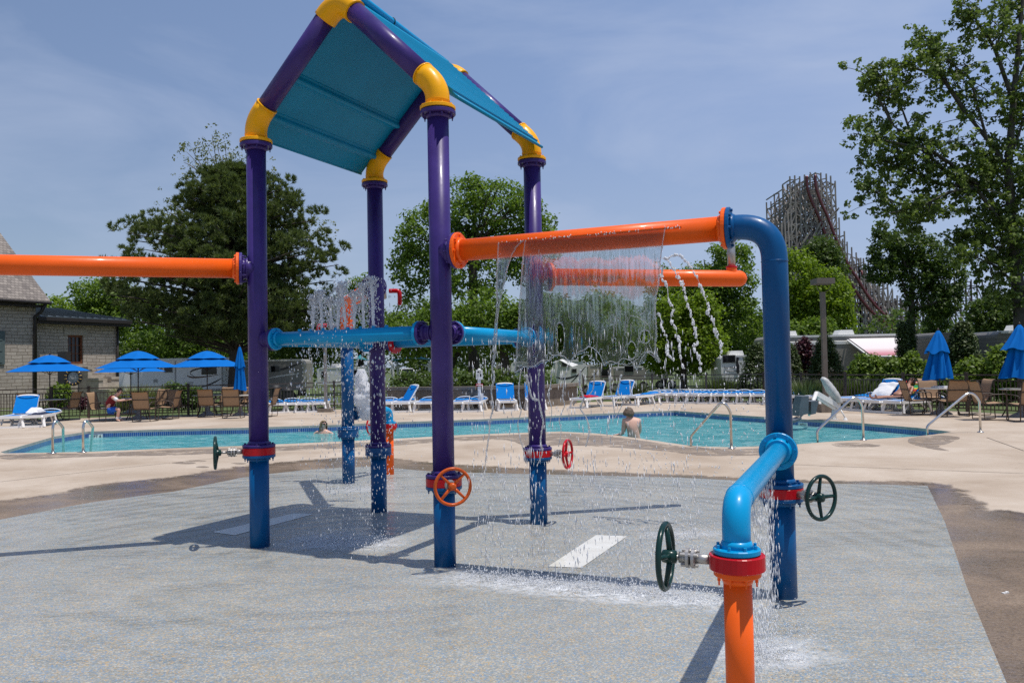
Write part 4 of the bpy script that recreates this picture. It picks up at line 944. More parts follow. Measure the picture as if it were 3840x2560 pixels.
# ================================================================== people
mt['skin'] = plain('skin', (.62, .36, .27), .55, .08, 12); mt['skin_tan'] = plain('tanned_skin', (.36, .17, .105), .5, .08, 12)
mt['hair_brown'] = plain('brown_hair', (.115, .078, .052), .6, .35, 60, bump=.6); mt['hair_dark'] = plain('dark_hair', (.016, .012, .010), .6, .3, 60, bump=.5)
mt['hair_blond'] = plain('blond_hair', (.21, .135, .065), .6, .35, 50, bump=.6)
mt['shirt_red'] = plain('dark_red_cloth', (.155, .006, .012), .85, .15, 14, bump=.4); mt['shorts_blue'] = plain('bright_blue_cloth', (.006, .10, .50), .8, .15, 14, bump=.4)
mt['lips'] = plain('lips', (.30, .09, .08), .5)
def skin_mesh(name, J, mat, parent, sub=2):
    """J: {joint: (pos, radius or (rx, ry), parent joint or None)} grown into one continuous surface"""
    ks = list(J); idx = {k: i for i, k in enumerate(ks)}
    me = bpy.data.meshes.new(name); me.from_pydata([tuple(J[k][0]) for k in ks], [(idx[J[k][2]], idx[k]) for k in ks if J[k][2]], [])
    o = bpy.data.objects.new(name, me); COL.objects.link(o); o.modifiers.new('Skin', 'SKIN'); ss = o.modifiers.new('Sub', 'SUBSURF'); ss.levels = ss.render_levels = sub
    for k in ks:
        r = J[k][1]; sv = me.skin_vertices[0].data[idx[k]]; sv.radius = (r, r) if not isinstance(r, tuple) else r; sv.use_root = J[k][2] is None
    bpy.context.view_layer.update()
    m2 = bpy.data.meshes.new_from_object(o.evaluated_get(bpy.context.evaluated_depsgraph_get())); bpy.data.objects.remove(o)
    b = MB(); b.add([v.co.copy() for v in m2.vertices], [tuple(p.vertices) for p in m2.polygons], True); bpy.data.meshes.remove(m2)
    return b.build(name, mat, parent)
def face(body, c, f, up, r=.088, glasses=False, skin='skin'):
    f = V(f).normalized(); up = V(up); up = (up - f * up.dot(f)).normalized(); s = f.cross(up)
    for q in (-1, 1): b = MB(); b.ball(c + f * r * .86 + s * q * r * .40 + up * r * .12, r * .12, 8, 6); b.build('eye', mt['hair_dark'], body)
    b = MB(); b.ball(c + f * r * 1.02 - up * r * .12, (r * .17, r * .17, r * .26), 8, 6); b.build('nose', mt[skin], body)
    b = MB(); b.ball(c + f * r * .86 - up * r * .52, (r * .30, r * .2, r * .09), 8, 6); b.build('mouth', mt['lips'], body)
    for q in (-1, 1): b = MB(); b.ball(c + s * q * r * .93 - up * r * .02, (r * .16, r * .2, r * .3), 8, 6); b.build('ear', mt[skin], body)
    if glasses:
        b = MB()
        for q in (-1, 1): b.ball(c + f * r * .95 + s * q * r * .42 + up * r * .12, (r * .34, r * .3, r * .26), 8, 6)
        b.tube([c + s * r * .95 + up * r * .12, c + f * r * .9 + s * r * .6 + up * r * .14, c + f * r * 1.05 + up * r * .14, c + f * r * .9 - s * r * .6 + up * r * .14, c - s * r * .95 + up * r * .12], r * .07, 6); b.build('sunglasses', mt['rubber'], body)
def hair(body, c, f, up, r, mat, long=0.0, seed=1):
    f = V(f).normalized(); up = V(up); up = (up - f * up.dot(f)).normalized(); s = f.cross(up); b = MB(); na, nr = 28, 12; vs = []
    for i in range(nr + 1):
        th = pi * .62 * i / nr
        for k in range(na):
            a = 2 * pi * k / na; d = up * cos(th) + (f * cos(a) + s * sin(a)) * sin(th)
            lim = .80 if d.dot(f) > 0 else 1.0
            ft = max(0, d.dot(f)); q = c + d * r * 1.10 * (1 + .10 * noise.noise(d * 4 + V((seed, 0, 0))))
            if ft > .35 and th > .85: q = c + (up * cos(.85) + (f * cos(a) + s * sin(a)) * sin(.85)) * r * 1.06
            if long and ft < .35 and i > nr * .7: q = q - up * long * ((i - nr * .7) / (nr * .3)) + (f * cos(a) + s * sin(a)) * .02
            vs.append(q)
    b.add(vs, [(i * na + k, (i + 1) * na + k, (i + 1) * na + (k + 1) % na, i * na + (k + 1) % na) for i in range(nr) for k in range(na)], True)
    b.build('hair', mt[mat], body)
def hand(J, pre, wrist, d, up, sc=1.0):
    d = V(d).normalized(); up = V(up); up = (up - d * up.dot(d)).normalized(); s = d.cross(up)
    J[pre + 'palm'] = (wrist + d * .05 * sc, (.036 * sc, .018 * sc), pre + 'wrist'); J[pre + 'kn'] = (wrist + d * .09 * sc, (.04 * sc, .016 * sc), pre + 'palm')
    for i, (off, l) in enumerate(((-.030, .068), (-.010, .078), (.011, .073), (.030, .058))):
        J[pre + 'f%d' % i] = (wrist + d * (.09 + l * .5) * sc + s * off * sc, .0095 * sc, pre + 'kn'); J[pre + 'g%d' % i] = (wrist + d * (.09 + l) * sc + s * off * 1.1 * sc - up * .018 * sc, .008 * sc, pre + 'f%d' % i)
    J[pre + 't0'] = (wrist + d * .075 * sc - s * .055 * sc, .0115 * sc, pre + 'palm'); J[pre + 't1'] = (wrist + d * .105 * sc - s * .062 * sc, .009 * sc, pre + 't0')
# --- man in the dark red shirt, seated and leaning on the table
Ym = seat_c.location.y
def A1(x, y, dy=0.0): return at(x / 2.8516, 1200 + y / 2.8516, Ym + dy)
man = thing('person', 'seated man in dark red shirt and blue shorts leaning on a round table', 'person', A1(1190, 1085))
hip = A1(1150, 952); ch = A1(1196, 850); nk = A1(1246, 800); hd = A1(1284, 760)
J = {'hip': (hip, (.15, .12), None), 'waist': (A1(1165, 905), (.15, .11), 'hip'), 'chest': (ch, (.165, .12), 'waist'), 'neck': (nk, .058, 'chest'), 'jaw': (A1(1268, 785), .066, 'neck'), 'head': (hd, .088, 'jaw'), 'crown': (A1(1272, 742), .07, 'head')}
for n_, dy in (('a', -.19), ('b', .19)):
    J[n_ + 'sh'] = (A1(1212, 825, dy), .062, 'chest'); J[n_ + 'el'] = (A1(1262 if n_ == 'a' else 1275, 862, dy * 1.1), .043, n_ + 'sh'); J[n_ + 'wrist'] = (A1(1372, 848 if n_ == 'a' else 842, dy * .3), .030, n_ + 'el')
    hand(J, n_, J[n_ + 'wrist'][0], (1, -dy * .3, .0), (0, 0, 1))
    J[n_ + 'th'] = (A1(1185, 962, dy * .55), .088, 'hip'); J[n_ + 'kn_'] = (A1(1275, 948, dy * .75), .060, n_ + 'th'); J[n_ + 'sn'] = (A1(1262, 1010, dy * .7), .052, n_ + 'kn_')
    J[n_ + 'an'] = (A1(1248 if n_ == 'a' else 1292, 1062, dy * .7), .036, n_ + 'sn'); J[n_ + 'toe'] = (A1(1285 if n_ == 'a' else 1330, 1082, dy * .75), .036, n_ + 'an')
body = skin_mesh('body', J, mt['skin'], man)
def pick(J, ks, add): return {k: (J[k][0], (tuple(r + add for r in J[k][1]) if isinstance(J[k][1], tuple) else J[k][1] + add), J[k][2] if J[k][2] in ks else None) for k in ks}
T = pick(J, ['chest', 'waist', 'hip'], .022); T = {'chest': (*T['chest'][:2], None), 'waist': (*T['waist'][:2], 'chest'), 'hipx': (J['hip'][0] + V((0, 0, .06)), (.165, .135), 'waist'), 'nk': (J['chest'][0].lerp(nk, .75), .075, 'chest')}
for n_ in 'ab': T[n_] = (J[n_ + 'sh'][0], .078, 'chest')
skin_mesh('shirt', T, mt['shirt_red'], man)
for n_ in 'ab': skin_mesh('sleeve', {'s': (J[n_ + 'sh'][0].lerp(J[n_ + 'el'][0], .15), .07, None), 'e': (J[n_ + 'sh'][0].lerp(J[n_ + 'el'][0], .95), .058, 's')}, mt['towel_white'], man)
T = {'h': (hip - V((0, 0, .01)), (.165, .13), None)}
for n_ in 'ab': T[n_] = (J[n_ + 'th'][0], .105, 'h'); T[n_ + 'k'] = (J[n_ + 'th'][0].lerp(J[n_ + 'kn_'][0], .8), .082, n_)
skin_mesh('shorts', T, mt['shorts_blue'], man)
for n_ in 'ab':
    skin_mesh('sock', {'a': (J[n_ + 'sn'][0].lerp(J[n_ + 'an'][0], .35), .05, None), 'b': (J[n_ + 'an'][0], .045, 'a')}, mt['towel_white'], man)
    skin_mesh('shoe', {'a': (J[n_ + 'an'][0] - V((.03, 0, .05)), .045, None), 'b': (J[n_ + 'toe'][0] - V((0, 0, .015)), .046, 'a')}, mt['rubber'], man)
face(body, hd, (1, -.1, -.25), (.25, 0, 1)); hair(body, hd, (1, -.1, -.2), (.2, 0, 1), .09, 'hair_dark')
# --- woman in the pool
Yw = 22.0
def A3(x, y, dy=0.0): return at(1150 + x / 2.8516, 1200 + y / 2.8516, Yw + dy)
wom = thing('person', 'woman with blond hair and sunglasses standing neck deep in the pool', 'person', V((A3(175, 1200).x, Yw, -.6)))
hd = A3(180, 1108)
J = {'belly': (A3(180, 1330), (.15, .12), None), 'chest': (A3(180, 1232), (.16, .10), 'belly'), 'neck': (A3(178, 1165), .05, 'chest'), 'jaw': (A3(185, 1135), .06, 'neck'), 'head': (hd, .085, 'jaw'), 'crown': (A3(172, 1088), .07, 'head')}
for n_, x, dy in (('a', 118, .04), ('b', 238, -.04)):
    J[n_ + 'sh'] = (A3(x, 1196, dy), .058, 'chest'); J[n_ + 'el'] = (A3(x + (-38 if n_ == 'a' else 40), 1222, dy), .042, n_ + 'sh'); J[n_ + 'wrist'] = (A3(x + (-60 if n_ == 'a' else 62), 1262, dy - .1), .03, n_ + 'el'); hand(J, n_, J[n_ + 'wrist'][0], (0, -1, -.2), (0, 0, 1))
body = skin_mesh('body', J, mt['skin'], wom); face(body, hd, (.75, -.65, -.05), (0, 0, 1), .085, True); hair(body, hd, (.75, -.6, 0), (0, 0, 1), .088, 'hair_blond', .17, 4)
skin_mesh('swimsuit', {'a': (A3(180, 1330), (.16, .125), None), 'b': (A3(180, 1238), (.165, .11), 'a'), 'l': (A3(145, 1195), .03, 'b'), 'r': (A3(216, 1195), .03, 'b')}, mt['towel_white'], wom)
# --- man at the pool edge, back turned
Yb = 18.25
def A5(x, y, dy=0.0): return at(2300 + x / 3.136, 1250 + y / 3.136, Yb + dy)
pm = thing('person', 'bare backed man with short brown hair standing waist deep at the edge of the pool', 'person', V((A5(215, 1200).x, Yb, -1.15)))
hd = A5(178, 925); J = {}
J['pel'] = (A5(250, 1275), (.20, .14), None); J['waist'] = (A5(240, 1190), (.19, .135), 'pel'); J['ribs'] = (A5(222, 1110), (.20, .14), 'waist'); J['chest'] = (A5(210, 1045), (.20, .13), 'ribs'); J['neck'] = (A5(192, 985), .062, 'chest'); J['jaw'] = (A5(180, 955, .02), .068, 'neck'); J['head'] = (hd, .10, 'jaw'); J['crown'] = (A5(180, 898), .08, 'head')
J['ash'] = (A5(130, 1030), .08, 'chest'); J['ael'] = (A5(118, 1165, .02), .05, 'ash'); J['awrist'] = (A5(72, 1192, .12), .034, 'ael'); hand(J, 'a', J['awrist'][0], (-.8, .5, 0), (0, 0, 1))
J['bsh'] = (A5(292, 1030), .08, 'chest'); J['bel'] = (A5(308, 1150, .12), .05, 'bsh'); J['bwrist'] = (A5(280, 1205, .32), .034, 'bel'); hand(J, 'b', J['bwrist'][0], (-.3, .9, -.1), (0, 0, 1))
for n_, s in (('l', -.1), ('r', .1)):
    q = J['pel'][0]; J[n_ + 'th'] = (q + V((s, 0, -.18)), .10, 'pel'); J[n_ + 'kn'] = (q + V((s * 1.1, .05, -.45)), .065, n_ + 'th'); J[n_ + 'ft'] = (V((q.x + s * 1.2, q.y, -1.1)), .05, n_ + 'kn')
body = skin_mesh('body', J, mt['skin'], pm); face(body, hd, (-.55, .8, -.1), (0, 0, 1)); hair(body, hd, (-.5, .85, .25), (0, 0, 1), .105, 'hair_brown', .02, 7)
T = {'a': (J['pel'][0] - V((0, 0, .05)), (.185, .14), None), 'l': (J['lth'][0], .115, 'a'), 'r': (J['rth'][0], .115, 'a')}; skin_mesh('swim_trunks', T, mt['navy'], pm)
# --- woman sunbathing on the sideways lounger
Lw = Matrix.Translation(sb.location) @ Matrix.Rotation(sb.rotation_euler.z, 4, 'Z')
def lw(x, y, z): return Lw @ V((x, y, z))
sw = thing('person', 'woman lying on a lounger with colourful towel behind her head and a dark bikini', 'person', sb.location + V((0, 0, .35)))
ra = SB_RAISE
def bk(l, h, x=0): return lw(x, 1.27 + l * cos(ra) - h * sin(ra), .345 + l * sin(ra) + h * cos(ra))
hd = bk(.66, .17); J = {'hip': (lw(0, 1.10, .47), (.16, .11), None), 'waist': (bk(.06, .15), (.13, .10), 'hip'), 'chest': (bk(.30, .14), (.15, .105), 'waist'), 'neck': (bk(.47, .15), .05, 'chest'), 'jaw': (bk(.55, .175), .06, 'neck'), 'head': (hd, .085, 'jaw'), 'crown': (bk(.74, .15), .07, 'head')}
for n_, s in (('a', -1), ('b', 1)):
    J[n_ + 'th'] = (lw(s * .09, .95, .47), .085, 'hip'); J[n_ + 'kn'] = (lw(s * .11, .58, .49 if s < 0 else .46), .056, n_ + 'th'); J[n_ + 'cf'] = (lw(s * .10, .38, .43), .05, n_ + 'kn'); J[n_ + 'an'] = (lw(s * .09, .10, .41), .034, n_ + 'cf'); J[n_ + 'toe'] = (lw(s * .11, .03, .53), .028, n_ + 'an')
    J[n_ + 'sh'] = (bk(.40, .13, s * .17), .052, 'chest'); J[n_ + 'el'] = (bk(.13, .13, s * .25), .04, n_ + 'sh'); J[n_ + 'wrist'] = (lw(s * .23, 1.12, .45), .028, n_ + 'el'); hand(J, n_, J[n_ + 'wrist'][0], lw(0, 0, 0) - lw(0, 1, .05), (0, 0, 1))
body = skin_mesh('body', J, mt['skin_tan'], sw); upv = (bk(1, .1) - bk(0, .1)); fv = (bk(0, 1) - bk(0, 0))
face(body, hd, fv + V((-.4, -.7, 0)), upv, .085, True, 'skin_tan'); hair(body, hd, fv + V((-.3, -.5, 0)), upv, .088, 'hair_dark', .10, 3)
skin_mesh('bikini_top', {'a': (bk(.24, .145), (.155, .112), None), 'b': (bk(.34, .142), (.157, .11), 'a')}, mt['hair_dark'], sw); skin_mesh('bikini_bottom', {'a': (lw(0, 1.16, .47), (.165, .115), None), 'b': (lw(0, 1.04, .47), (.165, .115), 'a')}, mt['hair_dark'], sw)
n = NT('striped_towel'); sp = n.n('ShaderNodeSeparateXYZ'); n.l(n.pos(), sp.inputs[0]); w = n.math('FRACT', n.math('MULTIPLY', sp.outputs[2], 4.2))
mt['rainbow'] = n.done(n.prin(Base_Color=n.ramp(w, [(0, (.02, .22, .09)), (.2, (.70, .42, .02)), (.4, (.75, .14, .02)), (.55, (.55, .02, .05)), (.7, (.75, .60, .05)), (.85, (.03, .35, .12))], 'CONSTANT'), Roughness=.9))
cloth('towel', 'colourful striped towel hanging over the lounger back behind the sunbathing woman', [bk(.15, .045, -.30), bk(.74, .045, -.32), bk(.74, .045, .30), bk(.15, .045, .30)], mt['rainbow'], .03)
# ================================================================== stone mill building
def stone(name, c0, c1, sc=1.0):
    n = NT(name); tc = n.n('ShaderNodeTexCoord'); sp = n.n('ShaderNodeSeparateXYZ'); n.l(tc.outputs['Object'], sp.inputs[0])
    u_ = n.math('ADD', n.math('MULTIPLY', sp.outputs[0], .46), n.math('MULTIPLY', sp.outputs[1], .89)); cb = n.n('ShaderNodeCombineXYZ'); n.l(u_, cb.inputs[0]); n.l(sp.outputs[2], cb.inputs[1])
    wob = n.n('ShaderNodeTexNoise'); wob.inputs['Scale'].default_value = .9; wob.inputs['Detail'].default_value = 3; n.l(cb.outputs[0], wob.inputs['Vector'])
    va = n.n('ShaderNodeVectorMath', operation='MULTIPLY_ADD'); va.inputs[1].default_value = (.35, .16, 0); n.l(wob.outputs['Color'], va.inputs[0]); n.l(cb.outputs[0], va.inputs[2])
    br = n.n('ShaderNodeTexBrick'); br.inputs['Scale'].default_value = sc; br.inputs['Brick Width'].default_value = .62; br.inputs['Row Height'].default_value = .20; br.inputs['Mortar Size'].default_value = .016; br.offset_frequency = 2; br.squash = .7; br.squash_frequency = 3
    br.inputs['Color1'].default_value = (*c0, 1); br.inputs['Color2'].default_value = (*c1, 1); br.inputs['Mortar'].default_value = (.20, .165, .13, 1); n.l(va.outputs[0], br.inputs['Vector'])
    a = n.noise(cb.outputs[0], 3.5, 6, .7); col = n.mix(n.math('MULTIPLY', a, .5), br.outputs[0], (.19, .145, .11))
    h = n.math('SUBTRACT', n.math('MULTIPLY', a, .7), br.outputs['Fac'])
    return n.done(n.prin(Base_Color=col, Roughness=.9, Normal=n.bump(h, .5, .05)))
mt['stone'] = stone('rough_limestone', (.56, .50, .43), (.43, .38, .325))
n = NT('wood_shingles'); tc = n.n('ShaderNodeTexCoord'); sp = n.n('ShaderNodeSeparateXYZ'); n.l(tc.outputs['Object'], sp.inputs[0])
u_ = n.math('ADD', n.math('MULTIPLY', sp.outputs[0], .46), n.math('MULTIPLY', sp.outputs[1], .89)); cb = n.n('ShaderNodeCombineXYZ'); n.l(u_, cb.inputs[0]); n.l(sp.outputs[2], cb.inputs[1])
br = n.n('ShaderNodeTexBrick'); br.inputs['Scale'].default_value = 1; br.inputs['Brick Width'].default_value = .22; br.inputs['Row Height'].default_value = .17; br.inputs['Mortar Size'].default_value = .012
br.inputs['Color1'].default_value = (.30, .26, .225, 1); br.inputs['Color2'].default_value = (.13, .11, .10, 1); br.inputs['Mortar'].default_value = (.03, .025, .022, 1); n.l(cb.outputs[0], br.inputs['Vector'])
saw = n.math('FRACT', n.math('DIVIDE', sp.outputs[2], .17)); mt['shingle'] = n.done(n.prin(Base_Color=n.mix(n.math('MULTIPLY', n.noise(cb.outputs[0], 1.3, 6, .7), .5), br.outputs[0], (.22, .19, .165)), Roughness=.9, Normal=n.bump(n.math('SUBTRACT', 1.0, saw), .8, .04)))
mt['standing_seam'] = plain('grey_metal_roof', (.085, .105, .115), .4, .15, 2, metal=.3); mt['fascia'] = plain('dark_trim', (.022, .016, .013), .6); mt['shutter'] = plain('grey_green_shutter', (.09, .125, .125), .6, .15)
mt['wood_red'] = plain('brown_window_wood', (.17, .055, .022), .6, .3, 10); mt['dark_glass'] = plain('dark_glass', (.012, .012, .014), .08)
bu, bn = V((.46, .888, 0)), V((.888, -.46, 0)); Wc = V((-28.2, 48.3, 0))
mill = thing('stone_building', 'grey limestone mill building with steep shingle roof and a low metal roofed wing', 'building', Wc)
def bx3(b, t0, t1, n0, n1, z0, z1, base=Wc): return b.prism([base + bu * t0 + bn * n0 + V((0, 0, z0)), base + bu * t1 + bn * n0 + V((0, 0, z0)), base + bu * t1 + bn * n1 + V((0, 0, z0)), base + bu * t0 + bn * n1 + V((0, 0, z0))], (0, 0, z1 - z0))
b = MB(); bx3(b, -12, 0, -10, 0, -.6, 6.0); b.prism([Wc + bn * 0 + V((0, 0, 6)), Wc + bn * -10 + V((0, 0, 6)), Wc + bn * -5 + V((0, 0, 10.6))], bu * -.4); b.build('wall', mt['stone'], mill)
b = MB(); ov = .6
b.prism([Wc + bu * .5 + bn * ov + V((0, 0, 5.72)), Wc + bu * .5 + bn * -5 + V((0, 0, 10.75)), Wc + bu * .5 + bn * (-10 - ov) + V((0, 0, 5.72)), Wc + bu * .5 + bn * (-10 - ov) + V((0, 0, 5.95)), Wc + bu * .5 + bn * -5 + V((0, 0, 11.05)), Wc + bu * .5 + bn * ov + V((0, 0, 5.95))], bu * -12.8); b.build('roof', mt['shingle'], mill)
b = MB(); b.tube([Wc + bu * .5 + bn * (ov + .07) + V((0, 0, 5.8)), Wc - bu * 12 + bn * (ov + .07) + V((0, 0, 5.8))], .085, 8); bx3(b, -12, .3, .02, .5, 5.55, 5.70); b.build('gutter', mt['fascia'], mill)
b = MB(); b.tube([Wc + bu * .2 + bn * .62 + V((0, 0, 5.75)), Wc + bu * .1 + bn * .3 + V((0, 0, 5.25)), Wc - bu * .12 + bn * .12 + V((0, 0, 5.0)), Wc - bu * .12 + bn * .12 + V((0, 0, -.4))], .10, 10); b.build('downspout', mt['fascia'], mill)
b = MB(); bx3(b, -3.1, -1.85, .003, .07, 2.2, 4.1); o = b.build('shutter', mt['shutter'], mill); b = MB()
for z in (2.3, 2.95, 3.55): bx3(b, -2.95, -2.0, .072, .09, z, z + .45)
b.build('shutter_panel', mt['shutter'], o)
Ww = Wc - bn * .35
b = MB(); T0, T1 = 2.25, 3.27; Z0, Z1 = 2.2, 4.0; b = MB(); D_ = .35
bx3(b, .0, T0, -D_, 0, -.6, 4.85, Ww); bx3(b, T1, 5.7, -D_, 0, -.6, 4.85, Ww); bx3(b, T0, T1, -D_, 0, -.6, Z0, Ww); bx3(b, T0, T1, -D_, 0, Z1, 4.85, Ww); bx3(b, 5.35, 5.7, -7, -D_, -.6, 4.85, Ww); b.build('wing_wall', mt['stone'], mill)
b = MB(); bx3(b, T0 - .25, T1 + .25, .003, .03, Z1 + .01, Z1 + .38, Ww); b.build('lintel', plain('limestone_lintel', (.38, .34, .285), .9, .15, 5), mill)
b = MB(); bx3(b, T0, T1, -.24, -.22, Z0, Z1, Ww); o = b.build('window', mt['dark_glass'], mill); b = MB()
for a, c in ((T0, T0 + .10), (T1 - .10, T1)): bx3(b, a, c, -.22, -.10, Z0, Z1, Ww)
bx3(b, T0 + .10, T1 - .10, -.22, -.10, Z1 - .12, Z1, Ww); bx3(b, T0 + .10, T1 - .10, -.22, -.06, Z0, Z0 + .14, Ww)
for i in (1, 2): t_ = T0 + .1 + (T1 - T0 - .2) * i / 3; bx3(b, t_ - .02, t_ + .02, -.219, -.17, Z0 + .14, Z1 - .12, Ww)
for i in (1, 2): z = Z0 + .14 + (Z1 - Z0 - .26) * i / 3; bx3(b, T0 + .1, T1 - .1, -.218, -.175, z - .02, z + .02, Ww)
b.build('frame', mt['wood_red'], o)
b = MB(); b.prism([Ww + bu * -.1 + bn * .55 + V((0, 0, 4.95)), Ww + bu * -.1 + bn * .55 + V((0, 0, 5.07)), Ww + bu * -.1 + bn * -7 + V((0, 0, 6.2)), Ww + bu * -.1 + bn * -7 + V((0, 0, 6.08))], bu * 6.5)
for i in range(13): t_ = .1 + i * .5; b.beam(Ww + bu * t_ + bn * .55 + V((0, 0, 5.09)), Ww + bu * t_ + bn * -7 + V((0, 0, 6.22)), .035, .06)
b.build('wing_roof', mt['standing_seam'], mill)
b = MB(); bx3(b, 0, 6.3, .02, .5, 4.62, 4.92, Ww); bx3(b, 0, 6.35, .5, .62, 4.80, 5.0, Ww); b.build('fascia', mt['fascia'], mill)
b = MB(); b.tube([Ww + bu * 5.62 + bn * .12 + V((0, 0, 4.7)), Ww + bu * 5.62 + bn * .12 + V((0, 0, -.4))], .075, 8); b.build('downspout', mt['fascia'], mill)
mt['step'] = plain('stone_step', (.42, .37, .31), .85, .2, 4, bump=.3)
st_ = thing('stone_steps', 'pale stone steps with stepped side blocks below the brown window of the wing', 'steps', Ww + bu * 3.6 + bn * 1.5)
b = MB()
for i in range(8): bx3(b, 3.25, 4.35, .03, .45 + i * .42, -.5 + .25 * (7 - i), -.5 + .25 * (8 - i) - .01, Ww)
b.build('tread', mt['step'], st_)
b = MB()
for t_, i, zt, l in ((2.95, 0, 1.85, .9), (2.95, 1, 1.15, 1.9), (2.95, 2, .45, 2.9), (4.36, 0, 1.2, 1.2), (4.36, 1, .55, 2.3), (4.36, 2, .0, 3.3)): bx3(b, t_ + .01 * i, t_ + (.30 if t_ < 4 else .95) + .01 * i, .04 + .01 * i, l, -.55, zt, Ww); bx3(b, t_ - .04 + .01 * i, t_ + (.34 if t_ < 4 else .99) + .012 * i, max(.05, l - 1.1), l + .05, zt + .002, zt + .16, Ww)
b.build('side_blocks', mt['step'], st_)
Yp = 40.0
pl = thing('ring_plaque', 'round dark plaque with a ring of gold knobs on a dark pillar before the building', 'plaque', V((at(240, 1400, Yp).x, Yp, gz(Yp))))
c = at(241, 1400, Yp); b = MB(); b.box(V((c.x, Yp, 1.2)), (.42, .42, 2.95)); b.build('pillar', plain('dark_pillar', (.035, .032, .030), .7), pl)
c = at(276, 1414, Yp - .3); b = MB(); b.tube([c + V((cos(a) * .34, 0, sin(a) * .34)) for a in [2 * pi * i / 32 for i in range(32)]], .085, 10, closed=True); o = b.build('ring', plain('dark_blue_enamel', (.015, .018, .035), .4), pl)
for k in range(14): a = 2 * pi * k / 14 + .2; b = MB(); b.tube([c + V((cos(a) * .30, -.07, sin(a) * .30)), c + V((cos(a) * .42, -.04, sin(a) * .42))], .028, 8); b.build('knob', plain('gold_paint', (.55, .36, .10), .4, metal=.4) if k == 0 else bpy.data.materials['gold_paint'], o)
b = MB(); b.lathe([(.05, 0), (.26, 0), (.26, .03), (.10, .06), (.02, .05)], c, (0, -1, 0), 32); b.build('disc', plain('grey_relief', (.28, .28, .28), .7, .5, 14, bump=1), pl)
# ================================================================== campers
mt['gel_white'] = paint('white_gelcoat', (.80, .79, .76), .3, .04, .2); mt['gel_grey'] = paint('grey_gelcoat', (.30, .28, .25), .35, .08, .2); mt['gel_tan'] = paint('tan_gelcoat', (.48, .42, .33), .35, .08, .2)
mt['tinted'] = plain('tinted_window', (.010, .010, .012), .06, .1); mt['trim_grey'] = plain('grey_trim', (.33, .32, .30), .5); mt['swoosh_dark'] = plain('dark_swoosh', (.035, .033, .035), .4); mt['swoosh_brown'] = plain('brown_swoosh', (.12, .06, .035), .4)
n = NT('lap_siding'); sp = n.n('ShaderNodeSeparateXYZ'); n.l(n.pos(), sp.inputs[0]); fz = n.math('FRACT', n.math('MULTIPLY', sp.outputs[2], 6.0)); mt['siding'] = n.done(n.prin(Base_Color=n.ramp(fz, [(0, (.05, .045, .04)), (.12, (.235, .215, .195)), (.95, (.20, .185, .165))]), Roughness=.45, Normal=n.bump(fz, .8, .03)))
def camper(name, label, x0, x1, yt, Y, zb=.35, W_=2.4, body='gel_white', windows=(), stripes=(), slide=None, ac=(), cat='camper', cap=True, rz=0.0, group='campers parked beyond the railing', band=False):
    """x0..x1: left and right ends, yt: roof height as surveyed; windows and stripes in metres from the left end / ground"""
    a, c = at(x0, yt, Y), at(x1, yt, Y); L_ = c.x - a.x; H = a.z; gr = gz(Y)
    t_ = thing(name, label, cat, V(((a.x + c.x) / 2, Y + W_ / 2, gr)), 0, group)
    def P(x, z, d=0.0): return V((a.x + x, Y + d, z))
    b = MB(); r = .22
    prof = [P(0, zb), P(0, H - r)] + [P(r - r * cos(q), H - r + r * sin(q)) for q in (.5, 1.0, 1.4)] + [P(L_ - r + r * sin(q), H - r + r * cos(q)) for q in (.15, .6, 1.1)] + [P(L_, H - r), P(L_, zb)]
    b.prism(prof, (0, W_, 0)); b.build('body', mt[body], t_)
    if cap: b = MB(); b.box(P(L_ / 2, H - .02, W_ / 2), (L_ - .35, W_ + .05, .10)); b.build('roof_edge', mt['gel_white'], t_)
    for i, (wx, wz, ww, wh) in enumerate(windows):
        b = MB(); b.box(P(wx, wz, -.012), (ww + .07, .03, wh + .07)); o = b.build('window', mt['trim_grey'], t_); b = MB(); b.box(P(wx, wz, -.03), (ww, .012, wh)); b.build('pane', mt['tinted'], o)
    for pts, w, m in stripes:
        b = MB(); k = 18; q = []; P_ = [V((p[0], p[1], 0)) for p in pts]; cv = bez(*P_, n=k) if len(P_) == 3 else [P_[0].lerp(P_[1], i / k) for i in range(k + 1)]
        vs = []
        for i, p in enumerate(cv): h = w * (sin(pi * i / k) ** .6 if i not in (0, k) else .05) / 2; vs += [P(p.x, p.y - h, -.006), P(p.x, p.y + h, -.006)]
        b.add(vs, [(2 * i, 2 * i + 2, 2 * i + 3, 2 * i + 1) for i in range(k)]); b.build('stripe', mt[m], t_)
    if band: b = MB(); b.prism([P(.05, H - .46, -.03), P(.05, H - .30, -.03), P(.05, H + .045, .55), P(.05, H - .05, .6)], (L_ - .1, 0, 0)); b.build('upper_band', mt['gel_white'], t_)
    for x in ac: b = MB(); b.prism([P(x - .45, H + .03, .8), P(x + .45, H + .03, .8), P(x + .36, H + .30, .8), P(x - .30, H + .30, .8)], (0, .75, 0)); b.build('roof_unit', mt['gel_white'], t_)
    for wx in (L_ * .55, L_ * .55 + .85):
        b = MB(); b.lathe([(.12, 0), (.30, .0), (.33, .04), (.33, .2), (.28, .22)], P(wx, gr + .33, .05), (0, 1, 0), 20); o = b.build('wheel', mt['rubber'], t_); b = MB(); b.lathe([(.01, 0), (.17, 0), (.17, .02)], P(wx, gr + .33, .03), (0, 1, 0), 16); b.build('rim', mt['steel_dull'], o)
    return t_, P, L_, H
t_, P, L_, H = camper('travel_trailer', 'white travel trailer with big side lettering and a slide-out behind the open umbrellas', 446, 862, 1349, 47, .42, windows=((2.85, 1.72, .42, .26),), ac=(4.9,))
sx = (at(672, 1400, 47).x - at(446, 1400, 47).x); sw_ = at(849, 1400, 47).x - at(672, 1400, 47).x
